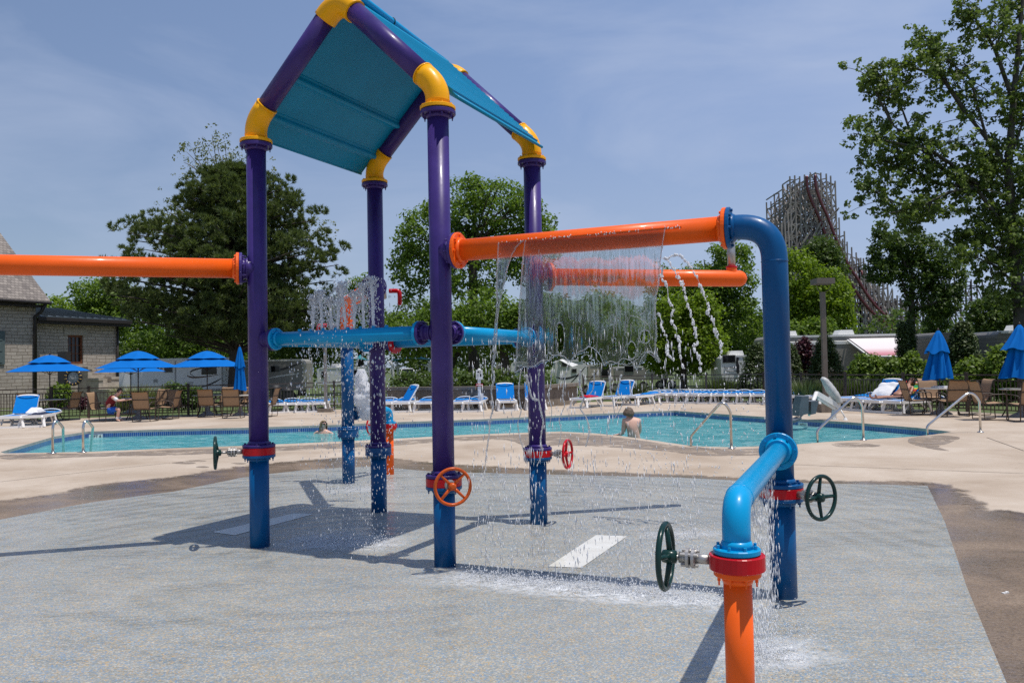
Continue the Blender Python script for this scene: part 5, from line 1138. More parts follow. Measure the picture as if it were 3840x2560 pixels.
b = MB(); b.box(P(sx + sw_ / 2, 1.36, -.30), (sw_, .62, 1.72)); sl_ = b.build('slide_out', mt['gel_white'], t_); b = MB()
for q in (sx + .03, sx + sw_ - .03): b.box(P(q, 1.36, -.62), (.06, .03, 1.72))
b.build('slide_trim', mt['trim_grey'], sl_); b = MB(); b.box(P(sx + 1.95, 1.62, -.62), (.86, .03, .42)); b.build('slide_window', mt['tinted'], sl_)
b = MB()
for i in range(4): b.box(P(sx + .85, .78 + i * .07, -.62), (.38, .02, .035))
b.build('vent', mt['trim_grey'], sl_)
for pts, w, m in ((((sx + .7, 1.50), (sx + .5, 1.05), (sx + 2.7, 1.42)), .10, 'swoosh_brown'), (((sx + 2.6, 1.9), (sx + .1, 1.7), (sx + 1.2, 1.28)), .10, 'swoosh_dark'), (((sx + 1.2, .62), (sx + 2.2, .85), (sx + 2.75, 1.25)), .10, 'swoosh_dark')):
    cv = bez(*[V((p[0], p[1], 0)) for p in pts], n=20); vs = []
    for i, p in enumerate(cv): h = w * max(.06, sin(pi * i / 20)) / 2; vs += [P(p.x, p.y - h, -.617), P(p.x, p.y + h, -.617)]
    b = MB(); b.add(vs, [(2 * i, 2 * i + 2, 2 * i + 3, 2 * i + 1) for i in range(20)]); b.build('stripe', mt[m], sl_)
text_mesh('lettering', 'EAGLE', .25, mt['swoosh_dark'], P(2.15, 1.83, -.012), (1, 0, 0), (0, 0, 1), t_, bold=.004)
b = MB(); q = [P(1.35 + i * .045, 1.78 + .10 * sin(i * .9) + .02 * i, -.008) for i in range(8)]; b.tube(q, .016, 6); b.tube([P(1.45, 1.66, -.008), P(1.75, 1.70, -.008), P(2.3, 1.66, -.008)], .012, 6); b.build('emblem', mt['swoosh_dark'], t_)
b = MB(); b.box(P(2.1, 1.1, -.012), (.22, .02, .18)); b.build('hatch', mt['trim_grey'], t_)
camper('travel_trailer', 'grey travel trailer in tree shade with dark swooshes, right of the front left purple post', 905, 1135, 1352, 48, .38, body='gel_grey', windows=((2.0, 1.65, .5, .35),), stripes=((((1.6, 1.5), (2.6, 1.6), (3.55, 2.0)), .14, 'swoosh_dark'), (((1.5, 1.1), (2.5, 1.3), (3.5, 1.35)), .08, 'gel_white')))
camper('travel_trailer', 'white travel trailer seen behind the rear blue post and the water jets', 1190, 1400, 1379, 60, .45, windows=((.5, 1.2, .35, .42), (2.9, 1.3, .4, .35)), stripes=((((1.6, .7), (2.4, .9), (3.4, 1.4)), .10, 'swoosh_dark'), (((1.5, 1.35), (2.4, 1.3), (3.4, 1.5)), .06, 'swoosh_dark')), ac=(1.2,))
camper('travel_trailer', 'beige boxy trailer with a dark door beyond the planter wall hedge', 1858, 1915, 1367, 60, .3, body='gel_tan', windows=((.35, 1.15, .3, .6),))
camper('motorhome', 'cream motorhome with a dark window just left of the falling water', 1916, 2000, 1358, 58, .3, windows=((.75, 1.3, .7, .4),))
t_, P, L_, H = camper('travel_trailer', 'white trailer with dark leaf graphic and a small awning behind the falling water', 2082, 2200, 1352, 50, .35, windows=((.65, 1.65, .45, .35), (1.15, 1.2, .25, .2)), stripes=((((.0, .85), (.6, .55), (1.5, 1.0)), .12, 'swoosh_dark'), (((.9, .45), (1.3, .8), (1.9, 1.5)), .10, 'swoosh_dark')))
b = MB(); b.prism([P(.25, H + .02, -.02), P(.45, H + .06, -.02), P(1.3, H - .30, -1.4), P(.95, H - .42, -1.4)], (0, 0, .03)); b.build('awning', mt['gel_white'], t_)
camper('travel_trailer', 'tan trailer with a grey door behind the falling water', 2205, 2300, 1368, 54, .35, body='gel_tan', windows=((1.15, 1.15, .55, .9),), stripes=((((.1, .6), (.5, .9), (.9, 1.5)), .1, 'swoosh_dark'),))
camper('travel_trailer', 'low grey trailer half hidden by the light green tree', 2305, 2420, 1376, 57, .4, body='gel_grey', windows=((1.0, 1.2, .6, .4),))
camper('travel_trailer', 'cream trailer end under the light green tree', 2440, 2505, 1386, 60, .45, body='gel_tan', windows=((.6, 1.2, .4, .3),))
t_, P, L_, H = camper('motorhome', 'white motorhome with its rear window and ladder beside the thick blue post', 2703, 2815, 1335, 46, .45, windows=((.45, 1.72, .68, .38), (1.62, 1.6, .3, .5)), ac=(1.1,))
text_mesh('lettering', 'Four Winds', .13, mt['swoosh_dark'], P(.48, 1.24, -.012), (1, 0, 0), (0, 0, 1), t_)
b = MB(); b.prism([P(.86, .95, -.01), P(.98, .9, -.01), P(1.02, 1.3, -.01), P(.95, 1.55, -.01), P(1.0, 1.8, -.01), P(.88, 1.82, -.01), P(.84, 1.4, -.01)], (0, -.06, 0)); b.build('spare_cover', mt['rubber'], t_)
b = MB(); b.tube(bez(P(.15, 1.08, -.01), P(.6, .98, -.01), P(1.05, 1.06, -.01)), .012, 6); b.build('stripe', mt['swoosh_dark'], t_)
for x in (.30, .45, .60): b = MB(); b.box(P(x, H - .16, -.01), (.06, .02, .03)); b.build('marker_lamp', mt['red'], t_)
t_, P, L_, H = camper('motorhome', 'long grey motorhome with a white and red striped awning behind the lamp post', 2880, 3385, 1262, 42, .4, 2.5, 'gel_grey', windows=((1.9, 1.45, .95, .75),), ac=(1.35, 4.35), stripes=((((0, .8), (3, .9), (6.8, .8)), .2, 'swoosh_brown'),), band=True)
n = NT('awning_stripes'); sp = n.n('ShaderNodeSeparateXYZ'); n.l(n.pos(), sp.inputs[0]); mt['awning'] = n.done(n.prin(Base_Color=n.ramp(n.math('DIVIDE', n.math('SUBTRACT', sp.outputs[2], 1.6), 1.6), [(0, (.16, .012, .03)), (.13, (.30, .03, .07)), (.30, (.52, .20, .24)), (.46, (.70, .62, .62)), (1, (.76, .73, .72))], 'LINEAR'), Roughness=.6))
ax0 = at(3180, 1300, 42).x - P(0, 0).x; b = MB(); e = [P(ax0 + .05, H - .22, -.03), P(L_ - .1, H - .22, -.03), P(L_ - .25, 1.70, -1.7), P(ax0 + .45, 1.72, -1.7)]; b.prism(e, (0, .02, .04)); b.build('awning', mt['awning'], t_)
b = MB(); b.beam(P(ax0 - .05, H - .25, -.06), P(ax0 + .42, 1.62, -1.72), .09, .05); b.beam(P(L_ - .05, H - .25, -.06), P(L_ - .22, 1.62, -1.72), .09, .05); b.tube([P(ax0 + .4, 1.68, -1.72), P(L_ - .2, 1.66, -1.72)], .05, 8); b.build('awning_arm', mt['gel_white'], t_)
t_, P, L_, H = camper('travel_trailer', 'dark ribbed trailer end behind the closed umbrella with the flared hem', 3498, 3640, 1247, 36, .3, 2.4, 'siding', ac=(), cap=False)
b = MB()
for x in (.12, .95, 1.35): b.box(P(x, H - .12, -.02), (.07, .03, .04))
b.build('marker_lamp', mt['red'], t_); b = MB(); b.box(P(1.0, H - .33, -.02), (.16, .03, .09)); b.build('lamp', mt['tinted'], t_)
t_, P, L_, H = camper('travel_trailer', 'dark ribbed trailer with open black awning at the right edge of the picture', 3738, 4080, 1243, 34, .3, 2.4, 'siding', ac=(1.65,), windows=((.28, 1.9, .2, .5),))
b = MB(); b.prism([P(.95, H - .1, -.03), P(L_, H - .1, -.03), P(L_, H - .55, -1.5), P(1.25, H - .5, -1.5)], (0, 0, .03)); b.build('awning', mt['rubber'], t_)
b = MB(); b.box(P(1.35, H - .95, -.012), (.85, .02, 1.6)); b.build('door', mt['tinted'], t_)
# pickup truck and shade canopies far behind
Yt = 78.0; c = at(1522, 1420, Yt); gr = gz(Yt); s_ = 2.0 / 2
tk = thing('pickup_truck', 'white pickup truck parked far back under the teal shade canopy', 'pickup truck', V((c.x, Yt, gr)))
def TP(x, y, z): return V((c.x + x * .88, Yt + y, c.z - .55 + z))
b = MB(); b.prism([TP(-.9, 0, .25), TP(-.9, 0, .95), TP(.9, 0, .95), TP(.9, 0, .25)], (.5, 4.6, 0)); b.prism([TP(-.82, 1.2, .95), TP(-.66, 1.6, 1.55), TP(.66, 1.6, 1.55), TP(.82, 1.2, .95)], (.25, 1.7, 0)); b.build('body', mt['gel_white'], tk)
b = MB(); b.prism([TP(-.72, 1.20, 1.0), TP(-.60, 1.52, 1.48), TP(.60, 1.52, 1.48), TP(.72, 1.20, 1.0)], (0, -.06, 0.02)); b.build('windscreen', mt['tinted'], tk); b = MB(); b.box(TP(0, -.02, .62), (1.1, .05, .28)); b.build('grille', mt['rubber'], tk)
for s in (-1, 1):
    b = MB(); b.box(TP(s * .72, -.02, .66), (.26, .05, .18)); b.build('headlight', mt['steel'], tk); b = MB(); b.lathe([(.1, -.1), (.36, -.1), (.36, .12), (.1, .12)], TP(s * .85, .9, .32), (1, 0, 0), 16); b.build('wheel', mt['rubber'], tk)
mt['teal'] = plain('teal_shade_cloth', (.004, .20, .24), .75, .08, 3)
def canopy(x0, x1, yr, yp, Y, label):
    a, c, p = at(x0, yr, Y), at(x1, yr, Y), at((x0 + x1) / 2, yp, Y); w = c.x - a.x; t_ = thing('shade_canopy', label, 'shade canopy', V(((a.x + c.x) / 2, Y + w / 2, gz(Y))), 0, 'teal shade canopies')
    co = [V((a.x, Y, a.z)), V((c.x, Y, a.z)), V((c.x, Y + w, a.z)), V((a.x, Y + w, a.z))]; ap = V(((a.x + c.x) / 2, Y + w / 2, p.z + .1)); b = MB()
    vs = []
    for k in range(4):
        n_ = 10
        for i in range(n_ + 1):
            for j in range(n_ + 1): e = co[k].lerp(co[(k + 1) % 4], j / n_); q = e.lerp(ap, i / n_); q.z -= .16 * sin(pi * i / n_) + (.10 * sin(pi * j / n_) * (1 - i / n_) * -1); vs.append(q)
        o_ = len(vs) - (n_ + 1) ** 2; b.f += [(o_ + i * (n_ + 1) + j, o_ + i * (n_ + 1) + j + 1, o_ + (i + 1) * (n_ + 1) + j + 1, o_ + (i + 1) * (n_ + 1) + j) for i in range(n_) for j in range(n_)]
    b.v = [tuple(v) for v in vs]; b.m = [0] * len(b.f); b.sm = [True] * len(b.f); b.build('fabric', mt['teal'], t_)
    for k in range(4): q = co[k].lerp(ap, .12); b = MB(); b.tube([V((q.x, q.y, gz(Y) - .05)), V((q.x, q.y, q.z - .55)), V((q.x, q.y, q.z - .35)), co[k] + V((0, 0, -.02))], .085, 10); b.tube([q + V((0, 0, -.45)), q.lerp(ap, .35) + V((0, 0, -.5))], .06, 8); b.build('post', mt['white_paint'], t_)
canopy(1462, 1618, 1352, 1322, 46, 'teal fabric shade canopy with white posts beyond the planter wall'); canopy(1300, 1386, 1352, 1334, 52, 'second teal shade canopy half hidden between the rear blue and purple posts')
# ================================================================== trees and shrubs
import numpy as np
def leaf_mat(name, c, var=.35, trans=.35, rough=.5):
    n = NT(name); gi = n.n('ShaderNodeNewGeometry'); a = n.noise(n.pos(), .9, 3)
    f = n.math('MULTIPLY_ADD', gi.outputs['Random Per Island'], .7, n.math('MULTIPLY', a, .4))
    col = n.ramp(f, [(.15, tuple(x * (1 - var) for x in c)), (.55, c), (.95, (min(1, c[0] * (1 + var * 1.3)), min(1, c[1] * (1 + var)), c[2] * (1 + var * .3)))])
    p = n.prin(Base_Color=col, Roughness=rough, Specular_IOR_Level=.35); tl = n.n('ShaderNodeBsdfTranslucent'); n.l(n.mix(.5, col, (c[0] * 1.6, c[1] * 1.7, c[2] * .6)), tl.inputs[0])
    m = n.n('ShaderNodeMixShader'); m.inputs[0].default_value = trans; n.l(p.outputs[0], m.inputs[1]); n.l(tl.outputs[0], m.inputs[2]); return n.done(m)
mt['bark'] = plain('grey_brown_bark', (.055, .042, .032), .9, .4, 6, bump=.8); mt['bark_pale'] = plain('pale_sycamore_bark', (.20, .185, .155), .85, .5, 3, bump=.4)
mt['bark_syc'] = plain('mottled_bark', (.062, .055, .045), .85, .6, 2.5, bump=.4)
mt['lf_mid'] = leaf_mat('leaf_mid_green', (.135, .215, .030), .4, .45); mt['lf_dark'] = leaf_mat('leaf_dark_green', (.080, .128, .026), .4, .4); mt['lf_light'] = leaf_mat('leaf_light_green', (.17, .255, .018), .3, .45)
mt['lf_pine'] = leaf_mat('pine_needles', (.100, .135, .044), .5, .32); mt['lf_syc'] = leaf_mat('sycamore_leaf', (.118, .172, .042), .5, .40); mt['lf_pale'] = leaf_mat('pale_leaf', (.17, .195, .085), .35, .3)
mt['lf_arb'] = leaf_mat('arborvitae_spray', (.050, .080, .018), .45, .15); mt['lf_purple'] = leaf_mat('purple_leaf', (.060, .012, .022), .4, .2); mt['lf_grass'] = leaf_mat('ornamental_grass_blade', (.22, .24, .10), .3, .3); mt['lf_shrub'] = leaf_mat('shrub_leaf', (.13, .20, .022), .4, .35)
rng = np.random.default_rng(11)
def quads(P, Nn, size, aspect=.62, fold=.0, along=None):
    """one diamond-shaped leaf per point; Nn = facing direction"""
    k = len(P); Nn = Nn / (np.linalg.norm(Nn, axis=1, keepdims=True) + 1e-9)
    if along is None: along = rng.normal(size=(k, 3))
    A = along - Nn * (along * Nn).sum(1, keepdims=True); A /= (np.linalg.norm(A, axis=1, keepdims=True) + 1e-9); B = np.cross(Nn, A)
    s = (size * rng.uniform(.65, 1.35, k))[:, None]
    v = np.stack([P - A * s * .5, P + B * s * aspect * .5 - A * s * .05 + Nn * s * fold, P + A * s * .5, P - B * s * aspect * .5 - A * s * .05 + Nn * s * fold], 1)
    return v.reshape(-1, 3)
def leaf_object(name, verts, mat, parent):
    r = root_of(parent); verts = verts - np.array(r.location)[None, :]
    k = len(verts) // 4; me = bpy.data.meshes.new(name); me.vertices.add(k * 4); me.vertices.foreach_set('co', verts.astype(np.float32).ravel())
    me.loops.add(k * 4); me.loops.foreach_set('vertex_index', np.arange(k * 4, dtype=np.int32)); me.polygons.add(k); me.polygons.foreach_set('loop_start', np.arange(0, k * 4, 4, dtype=np.int32)); me.polygons.foreach_set('loop_total', np.full(k, 4, dtype=np.int32))
    me.update(calc_edges=True); me.materials.append(mat); o = bpy.data.objects.new(name, me); COL.objects.link(o); o.parent = parent; return o
def clump_leaves(centres, rad, per, size, up=.5, flat=.8, aspect=.62):
    C = np.repeat(np.array(centres, float), per, 0); k = len(C); d = rng.normal(size=(k, 3)); d /= np.linalg.norm(d, axis=1, keepdims=True); rr = rng.uniform(.15, 1, k)[:, None] ** .6
    R_ = np.repeat(np.broadcast_to(np.array(rad, float), (len(centres),)), per)[:, None] * rng.uniform(.8, 1.2, (k, 1)); off = d * rr * R_; off[:, 2] *= flat
    nn = d * .8 + rng.normal(size=(k, 3)) * .55 + np.array([0, 0, up]); return quads(C + off, nn, size, aspect, .08)
def blob_clumps(blobs, n_, inner=.55):
    """clump centres spread through a union of ellipsoids, denser near their skins, lumpy"""
    out = []; vol = np.array([b[1][0] * b[1][1] * b[1][2] for b in blobs]) ** .67; pr = vol / vol.sum()
    for c, r in ((blobs[i][0], blobs[i][1]) for i in rng.choice(len(blobs), n_, p=pr)):
        d = rng.normal(size=3); d /= np.linalg.norm(d); f = rng.uniform(inner ** 3, 1) ** (1 / 3); f *= 1 + .16 * noise.noise(V(d * 2.3) + V(c)); out.append(np.array(c) + d * f * np.array(r))
    return out
def limbs(b, base, tips, r0, mid=.45, seg=7, rise=.0):
    base = V(base)
    for t_, rt in tips:
        t_ = V(t_); m = base.lerp(t_, mid) + V((0, 0, (t_ - base).length * (.10 + rise))); m += V((random.uniform(-1, 1), random.uniform(-1, 1), random.uniform(-.5, .5))) * (t_ - base).length * .05
        p = bez(base, m, t_, 8); b.tube(p, [r0 * (1 - i / 8) + rt * (i / 8) for i in range(9)], seg, False)
def broadleaf(name, label, foot, blobs, n_clump, mat='lf_mid', leaf=.20, per=24, crad=.5, trunk_r=.25, fork=.35, cat='tree', bark='bark', inner=.5, group=None, up=.5, limb_n=14):
    foot = V(foot); t_ = thing(name, label, cat, foot, 0, group)
    cs = blob_clumps(blobs, n_clump, inner); lf = clump_leaves(cs, crad, per, leaf, up); leaf_object('crown', lf, mt[mat], t_)
    top = max(c[2] + r[2] for c, r in blobs); lo = min(c[2] - r[2] for c, r in blobs); cx = sum(c[0] for c, r in blobs) / len(blobs); cy = sum(c[1] for c, r in blobs) / len(blobs)
    fk = V((foot.x + (cx - foot.x) * .25, foot.y + (cy - foot.y) * .25, max(foot.z + .4, lo + (top - lo) * fork * .5))); apex = V((cx, cy, lo + (top - lo) * .85))
    b = MB(); b.tube([foot - V((0, 0, .1)), foot.lerp(fk, .5) + V((.03, .02, 0)), fk, fk.lerp(apex, .5), apex], [trunk_r * 1.25, trunk_r, trunk_r * .85, trunk_r * .45, trunk_r * .1], 10, False)
    pick_ = [cs[i] for i in rng.choice(len(cs), min(limb_n, len(cs)), False)]
    for q in pick_: s0 = fk.lerp(apex, rng.uniform(0, .6)); limbs(b, s0, [(V(q), .02)], trunk_r * .32)
    b.build('trunk', mt[bark], t_); return t_
def E_(x0, x1, y0, y1, Y, ry=None):      # ellipsoid from its surveyed extents at distance Y
    a, c = at(x0, y0, Y), at(x1, y1, Y); rx, rz = abs(c.x - a.x) / 2, abs(c.z - a.z) / 2
    return ((( a.x + c.x) / 2, Y, (a.z + c.z) / 2), (rx, ry or rx * .8, rz))
def footp(x, Y): p = at(x, 1400, Y); return V((p.x, Y, gz(Y)))
GTR = 'trees beyond the railing'
# ---- the big pine behind the umbrellas
Yp_ = 45; ft = footp(880, Yp_); pine = thing('pine_tree', 'huge dark pine with layered boughs behind the front left purple post', 'tree', ft, 0, GTR)
layers = [(655, 835, 965), (690, 755, 1035), (730, 655, 1095), (775, 622, 1150), (820, 690, 1195), (862, 525, 1150), (905, 462, 1225), (950, 540, 1300), (1000, 470, 1285), (1050, 415, 1250), (1100, 385, 1262), (1150, 390, 1240), (1200, 430, 1235), (1255, 540, 1215)]
b = MB(); ztop = at(880, 650, Yp_).z; b.tube([ft - V((0, 0, .1)), ft + V((.1, 0, 2)), V((ft.x + .15, Yp_, 6)), V((ft.x + .1, Yp_, ztop))], [.48, .40, .26, .05], 10, False)
tc_, tn_ = [], []
for (y, xl, xr) in layers:
    z = at(880, y, Yp_).z; rl = ft.x - at(xl, y, Yp_).x; rr_ = at(xr, y, Yp_).x - ft.x; nb_ = 13; ph = random.uniform(0, 6)
    for k in range(nb_):
        a = 2 * pi * (k + random.uniform(-.3, .3)) / nb_ + ph; f = (1 + cos(a)) / 2; R_ = (rr_ * f + rl * (1 - f)) * random.choice((.62, .82, .92, 1.0, 1.06)); R_ *= .86 + .14 * abs(cos(a))
        tip = V((ft.x + cos(a) * R_, Yp_ + sin(a) * R_ * .85, z + random.uniform(-.3, .25))); s0 = V((ft.x, Yp_, z - R_ * .16 - .2)); limbs(b, s0, [(s0.lerp(tip, .93), .015)], .05 + .011 * R_, .5, 6, -.06)
        nl = 2 + int(R_ * .75)
        for j in range(nl):
            u_ = .34 + .62 * (j + random.uniform(.1, .9)) / nl; side = random.gauss(0, .35 * R_ * .3); lump = s0.lerp(tip, u_) + V((-sin(a) * side, cos(a) * side, .25 + R_ * .05 * u_)); lr = random.uniform(.42, .74) * (1.05 - .25 * u_)
            for m in range(15):
                d = V((random.gauss(cos(a) * .5, .75), random.gauss(sin(a) * .5, .75), random.gauss(.35, .6))).normalized(); tc_.append(tuple(lump + V((d.x * lr, d.y * lr, d.z * lr * .5)))); tn_.append((d.x * .6, d.y * .6, .55 + .4 * max(0, d.z)))
b.build('trunk', mt['bark'], pine)
K = 20; C = np.repeat(np.array(tc_), K, 0); D = np.repeat(np.array(tn_), K, 0) * 1.0 + rng.normal(size=(len(C), 3)) * .45; D /= np.linalg.norm(D, axis=1, keepdims=True)
leaf_object('crown', quads(C + D * .12, np.cross(D, rng.normal(size=D.shape)), .30, .13, 0, D), mt['lf_pine'], pine)
# ---- airy pale tree rising behind the pine
Y = 56; cl = []
ft = footp(960, Y); airy = thing('tall_tree', 'thin crowned pale green tree rising behind the top of the big pine', 'tree', ft, 0, GTR); b = MB(); stem = [ft, at(930, 1100, Y), at(850, 800, Y), at(800, 690, Y)]; b.tube(stem, [.4, .3, .18, .08], 8, False)
for x, y in ((795, 505), (812, 545), (780, 560), (845, 545), (700, 570), (720, 560), (690, 610), (715, 660), (740, 625), (770, 600), (800, 590), (835, 590), (870, 590), (890, 600), (860, 640), (905, 630), (920, 650), (745, 690), (1010, 640), (625, 760), (618, 790), (640, 830), (660, 820), (1215, 860), (1225, 850), (1200, 880), (780, 640), (820, 640)):
    q = at(x, y, Y + random.uniform(-1.5, 1.5)); limbs(b, stem[2] if 690 < x < 1050 else at(x + (60 if x < 700 else -60), y + 40, Y), [(q, .015)], .06, .5, 5, .05)
    for j in range(9): cl.append(tuple(q + V((random.gauss(0, .42), random.gauss(0, .6), random.gauss(0, .42)))))
b.build('trunk', mt['bark_pale'], airy); leaf_object('crown', clump_leaves(cl, .24, 8, .17), mt['lf_pale'], airy)
# ---- background greens on the left
broadleaf('leafy_tree', 'bright green leafy tree left of the big pine above the metal roof', footp(420, 62), [E_(275, 480, 1040, 1180, 62), E_(350, 620, 1080, 1300, 62), E_(290, 420, 1130, 1260, 62)], 420, 'lf_mid', .24, 26, .7, group=GTR)
broadleaf('leafy_tree', 'low yellowish green tree line showing over the wing of the stone building', footp(240, 75), [E_(130, 330, 1120, 1240, 75), E_(260, 480, 1140, 1280, 75), E_(60, 220, 1150, 1250, 75)], 300, 'lf_light', .28, 24, .8, group=GTR)
broadleaf('leafy_tree', 'sunlit green tree standing under the boughs of the big pine', footp(720, 58), [E_(600, 840, 1200, 1380, 58), E_(480, 680, 1230, 1370, 58), E_(700, 960, 1250, 1390, 58)], 420, 'lf_mid', .22, 24, .6, group=GTR)
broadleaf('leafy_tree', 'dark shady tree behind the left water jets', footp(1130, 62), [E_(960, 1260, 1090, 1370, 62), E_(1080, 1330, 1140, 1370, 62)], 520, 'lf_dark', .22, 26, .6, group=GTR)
broadleaf('leafy_tree', 'small tree whose top shows between the two left purple posts', footp(1350, 66), [E_(1300, 1420, 1030, 1200, 66), E_(1270, 1460, 1130, 1330, 66)], 320, 'lf_mid', .22, 24, .6, group=GTR)
# ---- round green tree in the middle
broadleaf('shade_tree', 'large round green tree behind the front right purple post', footp(1775, 47), [E_(1490, 1740, 760, 1010, 47), E_(1600, 1860, 680, 900, 47), E_(1720, 2010, 665, 880, 47), E_(1850, 2085, 710, 960, 47), E_(1450, 1640, 900, 1130, 47), E_(1900, 2100, 840, 1050, 47), E_(1560, 2000, 850, 1120, 47), E_(1745, 1800, 650, 740, 47)], 780, 'lf_mid', .21, 26, .50, .28, .5, limb_n=34, inner=.45, group=GTR)
broadleaf('shade_tree', 'lower green tree in front of the large round one, behind the falling water', footp(1900, 42), [E_(1560, 1760, 1120, 1330, 42), E_(1700, 1960, 1090, 1330, 42), E_(1880, 2200, 1110, 1340, 42), E_(2100, 2420, 1100, 1360, 42), E_(1420, 1620, 1180, 1340, 42)], 900, 'lf_mid', .20, 26, .48, .25, .3, group=GTR)
broadleaf('hedge', 'dark flowering hedge on top of the low planter wall', V((g(1700, 1534).x, 33.5, -.05)), [E_(1470, 1620, 1400, 1475, 33, .9), E_(1560, 1780, 1395, 1475, 33, .9), E_(1720, 1960, 1390, 1470, 33, .9), E_(1880, 2080, 1400, 1470, 33, .9)], 420, 'lf_dark', .13, 20, .30, .05, cat='hedge')
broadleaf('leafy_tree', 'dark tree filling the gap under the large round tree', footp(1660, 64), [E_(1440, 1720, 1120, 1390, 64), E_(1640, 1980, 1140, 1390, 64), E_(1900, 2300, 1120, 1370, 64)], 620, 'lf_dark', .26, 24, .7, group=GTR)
# ---- right of the middle
broadleaf('leafy_tree', 'light yellow green tree right of the falling water', footp(2560, 48), [E_(2440, 2640, 1110, 1330, 48), E_(2520, 2720, 1180, 1390, 48), E_(2400, 2560, 1230, 1390, 48), E_(2560, 2700, 1100, 1250, 48)], 620, 'lf_light', .20, 26, .45, .2, group=GTR)
broadleaf('leafy_tree', 'tall green tree below the orange boom, left of the thick blue post', footp(2690, 60), [E_(2560, 2740, 980, 1200, 60), E_(2640, 2840, 900, 1150, 60), E_(2480, 2680, 1010, 1260, 60), E_(2640, 2880, 1080, 1380, 60), E_(2420, 2560, 1000, 1250, 60)], 820, 'lf_mid', .24, 26, .6, .3, group=GTR)
broadleaf('leafy_tree', 'bright green tree right of the thick blue post', footp(3060, 54), [E_(2880, 3090, 940, 1200, 54), E_(2990, 3200, 1010, 1260, 54), E_(2870, 3060, 1130, 1330, 54), E_(3040, 3200, 1120, 1330, 54)], 820, 'lf_light', .22, 26, .5, .3, group=GTR)
broadleaf('leafy_tree', 'darker tree rising behind the bright green one, below the wooden coaster tower', footp(3090, 72), [E_(3000, 3160, 885, 1080, 72), E_(3050, 3180, 950, 1120, 72)], 420, 'lf_dark', .26, 24, .65, group=GTR)
broadleaf('leafy_tree', 'broad dark tree right of the lamp post with the coaster track behind it', footp(3420, 62), [E_(3262, 3380, 870, 1010, 62), E_(3330, 3470, 845, 980, 62), E_(3420, 3560, 870, 1040, 62), E_(3245, 3370, 965, 1065, 62), E_(3360, 3500, 960, 1110, 62), E_(3480, 3630, 960, 1130, 62), E_(3440, 3600, 1060, 1190, 62), E_(3470, 3560, 1130, 1270, 62), E_(3280, 3330, 832, 900, 62), E_(3390, 3440, 1080, 1200, 62)], 760, 'lf_dark', .24, 24, .42, .3, .35, group=GTR)
broadleaf('leafy_tree', 'dark bushy tree low at the right edge under the sycamore', footp(3780, 50), [E_(3640, 3800, 1110, 1270, 50), E_(3730, 3960, 1080, 1270, 50)], 420, 'lf_dark', .22, 24, .5, group=GTR)
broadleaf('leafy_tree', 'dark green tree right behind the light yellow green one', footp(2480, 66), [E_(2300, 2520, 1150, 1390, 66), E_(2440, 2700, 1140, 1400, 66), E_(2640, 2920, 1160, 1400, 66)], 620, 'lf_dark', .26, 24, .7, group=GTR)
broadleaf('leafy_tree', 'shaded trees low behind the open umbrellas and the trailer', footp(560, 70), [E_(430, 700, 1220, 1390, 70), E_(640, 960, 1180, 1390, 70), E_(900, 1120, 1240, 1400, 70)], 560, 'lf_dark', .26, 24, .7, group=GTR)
broadleaf('leafy_tree', 'green tree low between thick blue post and lamp post', footp(2930, 50), [E_(2850, 3030, 1200, 1390, 50), E_(2990, 3150, 1200, 1340, 50)], 420, 'lf_mid', .22, 24, .5, group=GTR)
wd = MB(); cs = []
for i in range(1500):
    Yw_ = random.uniform(96, 112); x = random.uniform(-66, 62); hh = 6.5 + 3.2 * noise.noise(V((x * .09, 3, 0))) + 1.2 * noise.noise(V((x * .4, 5, 0))); cs.append((x, Yw_, random.random() ** .7 * hh))
v_ = clump_leaves(cs, 1.1, 18, .55, .5); me_root = thing('woods', 'x', 'x'); wo_ = leaf_object('far_woods', v_, mt['lf_dark'], me_root); wo_.parent = None; bpy.data.objects.remove(me_root); tag(wo_, kind='stuff')
